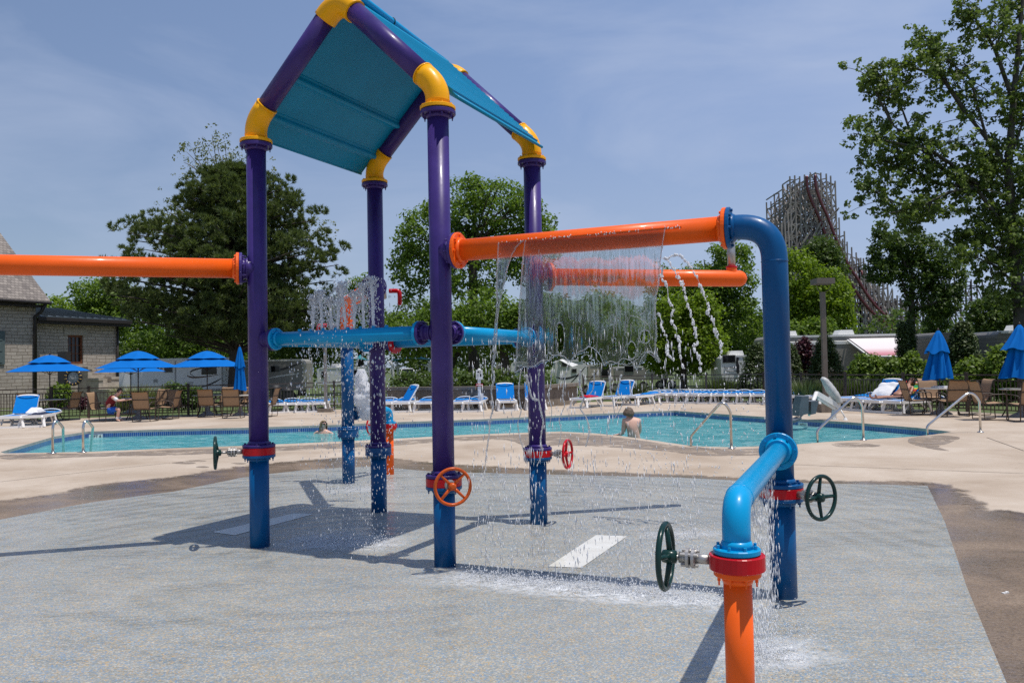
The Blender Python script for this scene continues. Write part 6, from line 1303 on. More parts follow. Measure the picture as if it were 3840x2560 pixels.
# ---- sycamore at the right
Y = 33; ft = footp(3838, Y); syc = thing('sycamore_tree', 'big sycamore with pale limbs reaching in from the right edge', 'tree', ft, 0, GTR); b = MB(); cl = []
tk_ = [ft - V((0, 0, .1)), at(3825, 1150, Y), at(3800, 900, Y), at(3780, 640, Y), at(3800, 380, Y), at(3830, 60, Y), at(3860, -260, Y)]; b.tube(tk_, [.32, .26, .21, .16, .12, .08, .03], 12, False)
LB_ = [([(3795, 880), (3700, 720), (3560, 650), (3430, 540), (3350, 470), (3270, 270)], 0), ([(3700, 720), (3560, 610), (3480, 560), (3330, 530), (3200, 500)], -.6), ([(3560, 650), (3420, 570), (3300, 520), (3220, 440)], .8), ([(3800, 900), (3660, 705), (3560, 720), (3440, 780), (3330, 800)], -.9), ([(3660, 705), (3520, 690), (3420, 640), (3300, 600), (3210, 605)], .4), ([(3440, 780), (3360, 760), (3280, 720), (3240, 700)], -.4),
       ([(3560, 720), (3500, 780), (3460, 800), (3400, 830)], .5), ([(3785, 640), (3700, 520), (3620, 420), (3560, 330), (3500, 180), (3450, 115)], .6), ([(3700, 520), (3640, 300), (3560, 230), (3470, 160)], -.6), ([(3620, 420), (3540, 300), (3480, 270), (3400, 250), (3370, 250)], 0), ([(3800, 380), (3730, 180), (3690, 120), (3650, 60), (3625, 15)], -.4), ([(3730, 180), (3760, 120), (3800, 40), (3780, 10)], .5), ([(3350, 470), (3300, 380), (3260, 290), (3250, 270)], -.3), ([(3430, 540), (3380, 400), (3370, 300)], .5), ([(3820, 300), (3880, 150), (3960, 60)], .2), ([(3820, 1000), (3700, 900), (3640, 860), (3600, 900)], .6), ([(3820, 1080), (3740, 1000), (3650, 960), (3590, 960)], -.5), ([(3800, 800), (3900, 600), (4000, 450)], -.3), ([(3810, 950), (3900, 850), (4000, 750)], .3), ([(3780, 700), (3690, 600), (3640, 520)], 1.0), ([(3790, 760), (3700, 800), (3620, 790)], 1.2), ([(3800, 560), (3850, 420), (3900, 300)], .4)]
for pts, dy in LB_:
    k = len(pts); q = [at(x, y, Y + dy * 1.6 * i / (k - 1)) for i, (x, y) in enumerate(pts)]; r0 = .095 if k > 4 else .06; b.tube(q, [r0 * (1 - .85 * i / (k - 1)) for i in range(k)], 7, False)
    for i in range(k - 1):
        for j in range(11):
            f = random.random(); u_ = (i + f) / (k - 1)
            if u_ < .22: continue
            p = q[i].lerp(q[i + 1], f); sp_ = .72 * (1.15 - .92 * u_); c = p + V((random.gauss(0, sp_), random.gauss(0, sp_ * 1.1), random.gauss(0, sp_ * .8))); limbs(b, p, [(c, .008)], .02, .5, 4); cl.append(tuple(c))
            for m in range(2): cl.append(tuple(c + V((random.gauss(0, .22), random.gauss(0, .22), random.gauss(0, .2)))))
for c_, r_ in (E_(3660, 3900, 480, 760, Y), E_(3700, 3960, 700, 1010, Y), E_(3640, 3860, 780, 1010, Y), E_(3560, 3760, 560, 760, Y), E_(3640, 3900, 930, 1180, Y), E_(3720, 3960, 240, 520, Y)):
    cl += [tuple(x) for x in blob_clumps([(c_, r_)], 115, .2)]
b.build('trunk', mt['bark_syc'], syc); leaf_object('crown', clump_leaves(cl, .20, 15, .145, .35, .8, .8), mt['lf_syc'], syc)
# ---- arborvitae, shrubs, grasses along the railing
def cone_shrub(label, x, y0, w, Y, name='arborvitae', mat='lf_arb', n_=260):
    f = footp(x, Y); t_ = thing(name, label, 'shrub', f, 0, 'arborvitae shrubs along the railing'); H = at(x, y0, Y).z - f.z; R_ = w / 2 / FPX * Y; cs = []
    for i in range(n_):
        u_ = random.random() ** .8; a = random.uniform(0, 2 * pi); prof = (1 - u_) ** .55 * (.55 + .45 * min(1, u_ * 5)); r = R_ * prof * random.uniform(.75, 1.0); cs.append((f.x + cos(a) * r, f.y + sin(a) * r, f.z + .05 + H * .97 * u_))
    leaf_object('foliage', clump_leaves(cs, .20, 26, .12, .8, 1.2, .4), mt[mat], t_); b = MB(); b.tube([f - V((0, 0, .05)), f + V((0, 0, H * .9))], [.06, .01], 6); b.build('stem', mt['bark'], t_)
cone_shrub('rounded arborvitae directly behind the thick blue post', 2840, 1298, 170, 37); cone_shrub('arborvitae just right of the thick blue post', 2960, 1296, 120, 37); cone_shrub('cone shaped arborvitae behind the lamp post', 3098, 1262, 150, 36, n_=320)
cone_shrub('narrow dark arborvitae left of the dark ribbed trailer', 3388, 1214, 46, 33.5, n_=200); cone_shrub('second narrow arborvitae touching the dark ribbed trailer', 3418, 1204, 44, 34, n_=200); cone_shrub('large dark arborvitae right of the closed umbrella with the flared hem', 3614, 1212, 170, 31, n_=420)
broadleaf('purple_shrub', 'purple leaved shrub between two arborvitae', footp(3020, 38), [E_(2985, 3050, 1290, 1390, 38), E_(2995, 3035, 1270, 1330, 38)], 120, 'lf_purple', .14, 20, .25, .04, cat='shrub')
GS = 'green shrubs along the railing'
for x0, x1, y0, Y, l in ((3175, 3330, 1326, 30.5, 'round green shrub below the red and white awning'), (3290, 3420, 1340, 30, 'green shrub left of the closed umbrella with the flared hem'), (3370, 3480, 1325, 29, 'green shrub directly behind the closed umbrella with the flared hem'), (3580, 3720, 1345, 27.5, 'loose green shrub behind the rightmost hand rail'), (3690, 3840, 1300, 27, 'tall loose green shrub at the right edge'), (3480, 3600, 1400, 27.5, 'low green shrub between the chairs and the large arborvitae'), (3780, 3960, 1330, 26.5, 'green shrub behind the umbrella cut by the right edge')):
    broadleaf('green_shrub', l, footp((x0 + x1) / 2, Y), [E_(x0, x1, y0 + 20, 1500, Y), E_(x0 + 20, x1 - 30, y0, y0 + 110, Y)], 300, 'lf_shrub', .13, 20, .24, .04, cat='shrub', group=GS)
def tuft(label, x, y, Y, w, h, n_=420, mat='lf_grass'):
    f = at(x, y, Y); f.z = gz(Y); t_ = thing('ornamental_grass', label, 'grass clump', f, 0, 'ornamental grass clumps by the railing'); b = MB()
    for i in range(n_):
        a = random.uniform(0, 2 * pi); r = w * random.random() ** .5; p = f + V((cos(a) * r * .5, sin(a) * r * .4, 0)); hh = h * random.uniform(.6, 1.05); q = p + V((cos(a) * r * .6, sin(a) * r * .5, hh)); m = p.lerp(q, .5) + V((0, 0, hh * .18)); s = V((-sin(a), cos(a), 0)) * .012; b.add([p - s, p + s, m + s, q, m - s], [(0, 1, 2, 4), (4, 2, 3)])
    b.build('blades', mt[mat], t_)
mt['lf_grass2'] = leaf_mat('green_grass_blade', (.07, .10, .03), .3, .3)
tuft('pale feathery grass clump beside the stone steps', 515, 1455, 36, 1.5, 1.15, 700); tuft('green grass clump behind the railing left of the thick blue post', 2700, 1490, 34, 1.0, 1.1, mat='lf_grass2')
for x, l in ((3020, 'tall green grass clump behind the pool lift'), (3130, 'tall green grass clump right of the lamp post'), (3240, 'tall green grass clump left of the sunbathing woman')): tuft(l, x, 1500, 28.5, 1.1, 1.0, mat='lf_grass2')
tuft('dark spiky plant behind the railing near the planter wall', 2370, 1490, 36, .9, .8, mat='lf_grass2')
broadleaf('green_shrub', 'yellow green shrub before the stone wall beside the plaque', footp(215, 34), [E_(180, 260, 1440, 1530, 34)], 120, 'lf_shrub', .12, 18, .22, .03, cat='shrub', group=GS); broadleaf('purple_shrub', 'low dark purple flowers behind the railing left of the man in the red shirt', footp(305, 35), [E_(265, 345, 1495, 1530, 35)], 90, 'lf_purple', .10, 18, .2, .03, cat='shrub')
broadleaf('green_shrub', 'dark hedge bush behind the railing below the travel trailer', footp(650, 35), [E_(600, 690, 1435, 1520, 35), E_(660, 760, 1450, 1530, 35)], 160, 'lf_dark', .13, 20, .26, .04, cat='shrub', group=GS)
# ================================================================== wooden roller coaster
mt['timber'] = plain('weathered_timber', (.255, .225, .205), .85, .3, .3); mt['track'] = plain('maroon_track', (.14, .035, .04), .3, .2, 1, metal=.3); mt['dark_timber'] = plain('dark_timber', (.075, .06, .055), .85, .3, .3)
Yc = 185.0; rc = thing('roller_coaster', 'weathered wooden roller coaster tower with maroon track dropping to the right', 'roller coaster', V((at(3030, 1400, Yc).x, Yc, gz(Yc))))
def cz(y): return at(3030, y, Yc).z
def cx_(x, y=900): return at(x, y, Yc).x
gr = gz(Yc)
def lattice(b, xs, ys, top, w=.26, dz=3.0, diag=.5, tilt=0.0, jit=.0):
    rnd = random.Random(len(xs) * 7 + len(ys))
    for j, y in enumerate(ys):
        for i, x in enumerate(xs):
            h = top(i, j)
            if h is None: continue
            b.beam((x, y, gr), (x + tilt * h, y, h), w); z = gr + dz * rnd.uniform(.4, 1)
            while z < h:
                if i + 1 < len(xs) and top(i + 1, j) and z < top(i + 1, j): b.beam((x, y, z), (xs[i + 1], y, z + rnd.uniform(-jit, jit)), w * .8)
                if j + 1 < len(ys): b.beam((x, y, z), (x, ys[j + 1], z), w * .8)
                if i + 1 < len(xs) and rnd.random() < diag and top(i + 1, j) and z + dz < min(h, top(i + 1, j)) + 1: b.beam((x, y, z), (xs[i + 1], y, z + dz), w * .75) if rnd.random() < .5 else b.beam((x, y, z + dz), (xs[i + 1], y, z), w * .75)
                if j + 1 < len(ys) and rnd.random() < .5 and z + 2 * dz < h: b.beam((x, y, z), (x, ys[j + 1], z + 2 * dz), w * .7)
                z += dz
drop_ = [(3041, 663), (3045, 712), (3064, 768), (3087, 818), (3109, 877), (3136, 940), (3166, 1000), (3200, 1052), (3229, 1100), (3274, 1160), (3332, 1212), (3377, 1236), (3430, 1246)]
xs = [cx_(x) for x in (2946, 2964, 2982, 3000, 3020, 3040, 3060, 3080, 3096, 3112)]; ys = [Yc - 4, Yc + 1, Yc + 7, Yc + 13]
tops = [675, 672, 676, 670, 668, 662, 664, 668, 676, 695]
b = MB(); lattice(b, xs, ys, lambda i, j: cz(tops[i]) - j * .8, w=.27, dz=2.5, diag=.95, jit=.6); b.build('tower', mt['timber'], rc)
b = MB()
for k, (x0, y0) in enumerate(((2910, 850), (2922, 828), (2934, 800))):
    for y in ys[:3]: b.beam((cx_(x0 - 12), y - 4, gr), (cx_(x0), y, cz(y0)), .24); b.beam((cx_(x0), y, cz(y0)), (cx_(x0 + 16), y, cz(y0 - 18)), .24)
    for z in range(4, int(cz(y0)), 3): b.beam((cx_(x0 - 10), ys[0], z), (cx_(x0 + 30), ys[0], z + 1.2), .22); b.beam((cx_(x0), ys[0], z), (cx_(x0 + 14), ys[0], z + 3), .2)
for i in range(16): x = random.uniform(2950, 3090); y = random.uniform(760, 960); b.beam((cx_(x), ys[0] - .8, cz(y)), (cx_(x + 30), ys[0] - .8, cz(y - random.uniform(25, 60))), .30)
for i in range(len(xs)): b.beam((xs[i], ys[0] - 7, gr), (xs[i], ys[0], cz(tops[i]) * .62), .26)
b.build('bracing', mt['timber'], rc)
b = MB(); px = [(3122, 830), (3140, 880), (3166, 980), (3190, 1010)]
lattice(b, [cx_(x) for x, _ in px], ys[:3], lambda i, j: cz(px[i][1]), diag=.7)
xs2 = [cx_(x) for x in range(3190, 3420, 17)]
def t2(i, j): x = 3190 + 17 * i; y = 980 + max(0, (x - 3215)) * 1.25; return cz(min(y, 1225)) + (0 if j < 2 else 6)
lattice(b, xs2, ys[:3], t2, diag=.8, jit=.8); b.build('low_frame', mt['timber'], rc)
b = MB(); xs3 = [cx_(x) for x in range(3440, 3800, 22)]
def t3(i, j): x = 3440 + 22 * i; return cz(985) if 3610 <= x <= 3700 else cz(1110 if x < 3610 else 1040)
lattice(b, xs3, [Yc + 12, Yc + 17], t3, w=.24, dz=3.4, diag=.8); b.build('right_frame', mt['dark_timber'], rc)
P3 = [at(x, y, Yc - 5) for x, y in drop_]
def spline(P_, k=6):
    out = []
    for i in range(len(P_) - 1):
        a_, b_, c_, d_ = P_[max(i - 1, 0)], P_[i], P_[i + 1], P_[min(i + 2, len(P_) - 1)]
        for j in range(k): t_ = j / k; out.append(.5 * (2 * b_ + (c_ - a_) * t_ + (2 * a_ - 5 * b_ + 4 * c_ - d_) * t_ ** 2 + (3 * b_ - a_ - 3 * c_ + d_) * t_ ** 3))
    return out + [P_[-1]]
cv = spline(P3); b = MB(); hw = V((.78, -.45, 0))
for s in (-1, 1): b.tube([p + hw * s + V((0, 0, .25)) for p in cv], .32, 6)
o = b.build('track', mt['track'], rc); b = MB()
for i in range(0, len(cv), 1): b.beam(cv[i] - hw * 1.5, cv[i] + hw * 1.5, .18, .14)
b.build('ties', mt['timber'], rc)
b = MB(); cv2 = [at(x, y, Yc - 1) for x, y in ((3228, 1010), (3245, 1060), (3252, 1110), (3300, 1150), (3340, 1190))]
b.tube(cv2, .25, 6); b.build('return_rail', mt['track'], rc)
# ================================================================== falling and spraying water
def water_mat(name, white, clear=.0, ior=1.33, bumpy=False, tint=(1, 1, 1)):
    n = NT(name); gl = n.n('ShaderNodeBsdfGlass'); gl.inputs['IOR'].default_value = ior; gl.inputs['Roughness'].default_value = .0; gl.inputs[0].default_value = (*tint, 1); sh = gl.outputs[0]
    if bumpy: n.l(n.bump(n.noise(n.pos((60, 60, 9)), 1.0, 3, .6, .4), .35, .01), gl.inputs['Normal'])
    if white:
        d = n.n('ShaderNodeBsdfDiffuse'); d.inputs[0].default_value = (.93, .94, .96, 1); tl = n.n('ShaderNodeBsdfTranslucent'); tl.inputs[0].default_value = (.93, .94, .96, 1); a = n.n('ShaderNodeMixShader'); n.l(d.outputs[0], a.inputs[1]); n.l(tl.outputs[0], a.inputs[2])
        m = n.n('ShaderNodeMixShader'); m.inputs[0].default_value = white; n.l(sh, m.inputs[1]); n.l(a.outputs[0], m.inputs[2]); sh = m.outputs[0]
    if clear:
        t_ = n.n('ShaderNodeBsdfTransparent'); m = n.n('ShaderNodeMixShader'); m.inputs[0].default_value = clear; n.l(sh, m.inputs[1]); n.l(t_.outputs[0], m.inputs[2]); sh = m.outputs[0]
    return n.done(sh)
mt['sheet'] = water_mat('sheet_water', .03, .62, 1.33, True, (.97, .985, .985)); mt['rope'] = water_mat('roping_water', .34, .30); mt['spray'] = water_mat('aerated_water', .93, .06); mt['drop'] = water_mat('water_drop', .88, .0)
rw = random.Random(21)
OCT = [(1, 0, 0), (0, 1, 0), (-1, 0, 0), (0, -1, 0), (0, 0, 1), (0, 0, -1)]; OF = [(0, 1, 4), (1, 2, 4), (2, 3, 4), (3, 0, 4), (1, 0, 5), (2, 1, 5), (3, 2, 5), (0, 3, 5)]
PS = V((PC.x, PC.y, 0)) + WN * (R6 + .016)
def W5(x, y): return 1850 + x / 2.613, 800 + y / 2.613
def uz(px, py, pl=PS): q = onplane(px, py, pl, WN); return ((q - V((PC.x, PC.y, 0))).dot(OB), q.z)
def interp(pts, z):                     # u on a polyline given z (z falling)
    for (u0, z0), (u1, z1) in zip(pts, pts[1:]):
        if z0 >= z >= z1: f = (z0 - z) / (z0 - z1 + 1e-9); return u0 + (u1 - u0) * f
    return pts[0][0] if z > pts[0][1] else pts[-1][0]
def sheet(name, label, left, right, bottom, holes, NU=150, NV=150, seed=0):
    Lp = [uz(*W5(*p)) for p in left]; Rp = [uz(*W5(*p)) for p in right]; Bp = sorted(uz(*W5(*p)) for p in bottom); Hs = []
    for x, y, rx, ry in holes: u0, z0 = uz(*W5(x - rx, y)); u1, _ = uz(*W5(x + rx, y)); _, z1 = uz(*W5(x, y - ry)); _, z2 = uz(*W5(x, y + ry)); Hs.append(((u0 + u1) / 2, (z1 + z2) / 2, abs(u1 - u0) / 2, abs(z1 - z2) / 2))
    zt = ZP + .014; zb = min(p[1] for p in Bp) - .02; t_ = thing(name, label, 'water', PS + OB * ((Lp[0][0] + Rp[0][0]) / 2), 0)
    def bot(u):
        for (u0, z0), (u1, z1) in zip(Bp, Bp[1:]):
            if u0 <= u <= u1: return z0 + (z1 - z0) * (u - u0) / (u1 - u0 + 1e-9)
        return Bp[0][1] if u < Bp[0][0] else Bp[-1][1]
    idx = {}; b = MB(); grid = {}
    for j in range(NV + 1):
        z = zt + (zb - zt) * j / NV; ul, ur = interp(Lp, z), interp(Rp, z); e_ = min(1, (zt - z) * 2.2); ul += .022 * e_ * noise.noise(V((z * 9, seed, 1))) + .01 * e_ * noise.noise(V((z * 31, seed, 4))); ur += .028 * e_ * noise.noise(V((z * 8, seed, 2))) + .012 * e_ * noise.noise(V((z * 27, seed, 5)))
        for i in range(NU + 1):
            u = ul + (ur - ul) * i / NU; fall = min(1, (zt - z) / .5); q = V((PC.x, PC.y, 0)) + OB * u + V((0, 0, z)); d0 = R6 + .016 + .035 * sqrt(max(0, zt - z)) * 1.2
            a = noise.noise(V((u * 34 + seed, z * 2.2, 0))) * .010 + noise.noise(V((u * 95, z * 6, 5 + seed))) * .0045 + noise.noise(V((u * 9, z * 5, 2))) * .012
            c = noise.noise(V((u * 46 + seed, z * 2.6, 9))) * .008 + noise.noise(V((u * 120, z * 9, 3))) * .003 + noise.noise(V((u * 9, z * 5, 2))) * .012
            grid[i, j] = (q + WN * (d0 + a * fall), q + WN * (d0 - .006 + c * fall), u, z)
    def ok(i, j):
        u = (grid[i, j][2] + grid[i + 1, j + 1][2]) / 2; z = (grid[i, j][3] + grid[i + 1, j + 1][3]) / 2
        if z < bot(u) + .05 * noise.noise(V((u * 18, 1, seed))): return False
        lo_ = min(1, max(0, (1.86 - z) / .35))
        if lo_ > 0 and noise.noise(V((u * 26, z * 4.5, 11 + seed))) > .62 - .34 * lo_: return False
        for hu, hz, ru, rz_ in Hs:
            if ((u - hu) / ru) ** 2 + ((z - hz) / rz_) ** 2 < 1 + .25 * noise.noise(V((u * 30, z * 30, 0))): return False
        return True
    keep = {(i, j) for i in range(NU) for j in range(NV) if ok(i, j)}
    def vid(i, j, s):
        k = (i, j, s)
        if k not in idx: idx[k] = len(b.v); b.v.append(tuple(grid[i, j][s]))
        return idx[k]
    def addf(*f): b.f.append(f); b.m.append(0); b.sm.append(True)
    for i, j in keep:
        addf(vid(i, j, 0), vid(i, j + 1, 0), vid(i + 1, j + 1, 0), vid(i + 1, j, 0)); addf(vid(i, j, 1), vid(i + 1, j, 1), vid(i + 1, j + 1, 1), vid(i, j + 1, 1))
        for (di, dj), (p, q) in (((-1, 0), ((i, j), (i, j + 1))), ((1, 0), ((i + 1, j + 1), (i + 1, j))), ((0, -1), ((i + 1, j), (i, j))), ((0, 1), ((i, j + 1), (i + 1, j + 1)))):
            if (i + di, j + dj) not in keep: addf(vid(*p, 0), vid(*p, 1), vid(*q, 1), vid(*q, 0))
    b.build('sheet', mt['sheet'], t_)
    def rope(pts, r, nm='rim'):
        q = []; P_ = [V((u, z, 0)) for u, z in pts]; cv = spline(P_, 8)
        for k, p in enumerate(cv): z = p.y; q.append(V((PC.x, PC.y, 0)) + OB * (p.x + .006 * noise.noise(V((k * .6, seed, 1)))) + WN * (R6 + .014 + .042 * sqrt(max(0, zt - z))) + V((0, 0, z)))
        bb = MB(); bb.tube(q, [r * (.75 + .8 * abs(noise.noise(V((k * .45, r * 900, seed))))) for k in range(len(q))], 8); bb.build(nm, mt['spray' if nm == 'thread' else 'rope'], t_)
    rope([p for p in Lp], .0055); rope([p for p in Rp], .0055)
    for hu, hz, ru, rz_ in Hs: rope([(hu + ru * 1.05 * cos(a), hz + rz_ * 1.03 * sin(a)) for a in [2 * pi * k / 12 for k in range(13)]], .0022)
    for k in range(len(Bp) - 1): rope([Bp[k], ((Bp[k][0] + Bp[k + 1][0]) / 2, (Bp[k][1] + Bp[k + 1][1]) / 2 + .02), Bp[k + 1]], .0030)
    return t_, rope, Bp
main_sheet, rope, Bp = sheet('water_curtain', 'wide clear sheet of water falling from the long orange overhead pipe',
      [(315, 262), (300, 420), (283, 700), (268, 1000), (262, 1150), (245, 1400), (232, 1560)], [(1685, 130), (1662, 300), (1640, 480), (1625, 700), (1592, 880), (1602, 1050), (1610, 1180), (1600, 1340), (1640, 1460)],
      [(232, 1560), (420, 1500), (560, 1440), (640, 1390), (770, 1460), (900, 1340), (1010, 1330), (1100, 1480), (1230, 1470), (1330, 1430), (1420, 1540), (1520, 1350), (1640, 1455)],
      [(670, 1220, 42, 150), (565, 1405, 26, 34), (1370, 1340, 42, 80), (1500, 1210, 50, 62), (930, 1440, 45, 55)], seed=3)
for pts in ([(1330, 880), (1310, 1080), (1300, 1180), (1320, 1260), (1240, 1460)], [(1410, 900), (1415, 1010), (1350, 1010), (1310, 1150)], [(1415, 1010), (1500, 1070), (1540, 1110), (1530, 1240), (1590, 1400)], [(1440, 1000), (1505, 950), (1480, 870)], [(1240, 1470), (1330, 1480), (1420, 1430), (1500, 1360), (1580, 1400), (1620, 1460)], [(420, 1490), (470, 1300), (440, 1150)], [(800, 1060), (795, 1200)], [(1010, 1330), (1030, 1430), (1100, 1490)]):
    rope([uz(*W5(*p)) for p in pts], .0021, 'strand')
sheet('water_strip', 'narrow strip of falling water at the left end of the slot', [(52, 285), (48, 500), (45, 720), (50, 900), (30, 1150), (12, 1350)], [(295, 262), (215, 350), (150, 520), (110, 720), (72, 900), (52, 1100), (45, 1250), (28, 1350)], [(12, 1350), (28, 1350)], [], 30, 110, 8)
n_thr = 0
for k in range(320):                      # fine threads of water on the sheet
    x = rw.uniform(275, 1640); y = rw.uniform(330, 1330); l = rw.uniform(40, 240); x2 = x - rw.uniform(-6, 16)
    u0, z0 = uz(*W5(x, y)); u1, z1 = uz(*W5(x2, min(y + l, 1440)))
    if (rw.random() < .30 or y > 800) and n_thr < 98:
        n_thr += 1; rope([(u0, z0), ((u0 + u1) / 2 + rw.gauss(0, .004), (z0 + z1) / 2), (u1, z1)], rw.uniform(.0007, .0018), 'thread')
# ropes of water hanging from the sheet
def W4(x, y): return 1750 + x / 3.136, 1250 + y / 3.136
strands = [[(345, 0), (335, 220), (300, 400), (325, 520), (290, 680), (312, 860), (280, 1000), (262, 1200), (232, 1400), (215, 1560)], [(640, 420), (612, 700), (640, 900), (602, 1050), (622, 1200), (660, 1350), (690, 1450)], [(700, 480), (760, 740), (830, 780), (850, 800), (880, 950), (900, 1050), (870, 1250), (890, 1400), (825, 1560)], [(860, 420), (840, 600), (850, 800)],
           [(1190, 370), (1150, 560), (1130, 750), (1150, 850), (1090, 1000), (1110, 1150), (1080, 1330)], [(1340, 420), (1330, 600), (1370, 760), (1340, 880), (1410, 1000), (1440, 1150), (1400, 1330)], [(1500, 430), (1490, 640), (1440, 720)], [(1690, 400), (1690, 650), (1720, 780), (1740, 960)], [(1820, 480), (1780, 680), (1830, 820), (1740, 1000)], [(1920, 560), (1935, 720)], [(1000, 420), (985, 620), (960, 720), (1000, 900), (975, 1100)], [(720, 500), (690, 640), (720, 760)]]
GWR = 'ropes of water hanging below the clear sheet'
for k, pts in enumerate(strands):
    P_ = [onplane(*W4(*p), PS + WN * .05, WN) for p in pts]; cv = spline(P_, 7); b = MB(); n_ = len(cv); r0 = .012 if k in (0, 2, 5) else .0070
    b.tube(cv, [max(.003, r0 * (1 - .55 * i / n_) * (.6 + 1.1 * abs(noise.noise(V((i * .5, k, 3)))))) for i in range(n_)], 9)
    tag(b.build('water_rope', mt['rope']), 'twisting rope of water hanging below the clear falling sheet', 'water', GWR)
# arcs of beads thrown from the far orange boom
GWS = 'arcing strings of water right of the clear sheet'
arcs = [([(1665, 440), (1700, 450), (1760, 540), (1810, 620), (1860, 720), (1900, 880), (1940, 1000), (1970, 1120), (2000, 1260), (1960, 1310), (2010, 1400), (2030, 1540)], 'string of water beads, second from the right, falling before the light green tree'), ([(1700, 455), (1750, 418), (1810, 408), (1860, 440), (1930, 520), (2000, 640), (2060, 780), (2110, 930), (2100, 960), (2160, 1060), (2190, 1200), (2235, 1290), (2220, 1410)], 'string of water beads with the highest arc, rightmost of the group'),
        ([(1660, 520), (1655, 640), (1700, 700), (1720, 860), (1765, 930), (1740, 1040), (1790, 1130), (1800, 1200), (1830, 1240), (1820, 1330), (1850, 1500)], 'string of water beads, third from the right, beside the clear sheet'), ([(1620, 980), (1650, 1060), (1645, 1110), (1690, 1190), (1710, 1300), (1700, 1360), (1755, 1430)], 'short string of water beads hugging the right edge of the clear sheet')]
for k, (pts, lb) in enumerate(arcs):
    cv = spline([at(*W5(*p), 7.95 - .35 * i / len(pts)) for i, p in enumerate(pts)], 9); b = MB(); n_ = len(cv); b.tube(cv, .0011, 5); q_ = cv[:max(4, int(n_ * .3))]; b.tube(q_, [.0026 + .003 * abs(noise.noise(V((i * .4, k, 0)))) for i in range(len(q_))], 6)
    for i in range(0, n_, 1):
        
        for m in range(3):
            if noise.noise(V((i * .35 + m * .1, k * 3.1, 7))) > -.10: r = .003 + .0085 * rw.random() ** 2; b.ball(cv[i].lerp(cv[min(i + 1, n_ - 1)], m / 3) + V((rw.gauss(0, .007), rw.gauss(0, .007), 0)), (r, r, r * rw.uniform(1, 2.4)), 7, 5)
    tag(b.build('water_string', mt['spray']), lb, 'water', GWS)
# eight jets along the light blue pipe
GJ = 'water jets along the light blue cross pipe'; jt = [(.326, .30), (.378, .33), (.430, .27), (.466, .35), (.508, .39), (.556, .31), (.606, .37), (.658, .41)]
for k, (tp, h) in enumerate(jt):
    p = PL.lerp(PC, tp) + V((0, 0, ZC + R4 - .002)); b = MB(); N = 16; lean = V((rw.gauss(0, .02), rw.gauss(0, .02), 0)); cr_ = [p + V((0, 0, h * i / N)) + lean * (i / N) ** 2 + V((.006 * noise.noise(V((i * .5, k, 1))), 0, 0)) for i in range(N + 1)]
    b.tube(cr_, [.009 + .006 * i / N + .005 * abs(noise.noise(V((i * .9, k, 5)))) for i in range(N + 1)], 10)
    for m in range(330):                 # beads climbing the core, crowding at the crest, then raining down its flanks
        f = rw.random() ** .6; sp_ = .010 + .020 * f
        if m % 3 == 0: q = p + V((rw.gauss(0, .024), rw.gauss(0, .024), h * (.86 + rw.random() * .17)))
        elif m % 3 == 1: q = p + V((rw.gauss(0, sp_), rw.gauss(0, sp_), h * f))
        else: a = rw.uniform(0, 2 * pi); d_ = .022 + .055 * (1 - f) ** .7 * rw.random(); q = p + V((cos(a) * d_, sin(a) * d_, h * f * .95))
        r = rw.uniform(.0028, .0072); b.add([q + lean * f * f + V((x * r, y * r, z * r * rw.uniform(1.1, 2.2))) for x, y, z in OCT], OF, True)
    tag(b.build('water_jet', mt['spray']), 'upright bubbling water jet, %s along the light blue pipe' % ('first', 'second', 'third', 'fourth', 'fifth', 'sixth', 'seventh', 'eighth')[k] + ' from the left', 'water jet', GJ)
# plume at the rear low pipe
b = MB(); c0 = at(1372, 1575, 11.15); N, sg = 30, 20; vs = []
for i in range(N + 1):
    f = i / N; r = .05 + .075 * sin(pi * f ** .8) * (1 if f < .96 else .4)
    for s_ in range(sg): a = 2 * pi * s_ / sg; nn_ = noise.noise(V((cos(a) * 2, sin(a) * 2, f * 6))) + .6 * noise.noise(V((cos(a) * 6, sin(a) * 6, f * 18))); vs.append(c0 + V((cos(a), sin(a), 0)) * r * (1 + .55 * nn_) + V((-.06 * f, 0, .70 * f)))
b.add(vs, [(i * sg + s_, i * sg + (s_ + 1) % sg, (i + 1) * sg + (s_ + 1) % sg, (i + 1) * sg + s_) for i in range(N) for s_ in range(sg)] + [tuple(N * sg + s_ for s_ in range(sg)), tuple(range(sg - 1, -1, -1))], True)
tag(b.build('water_plume', mt['spray']), 'white gushing plume of water between the two rear left posts', 'water jet')
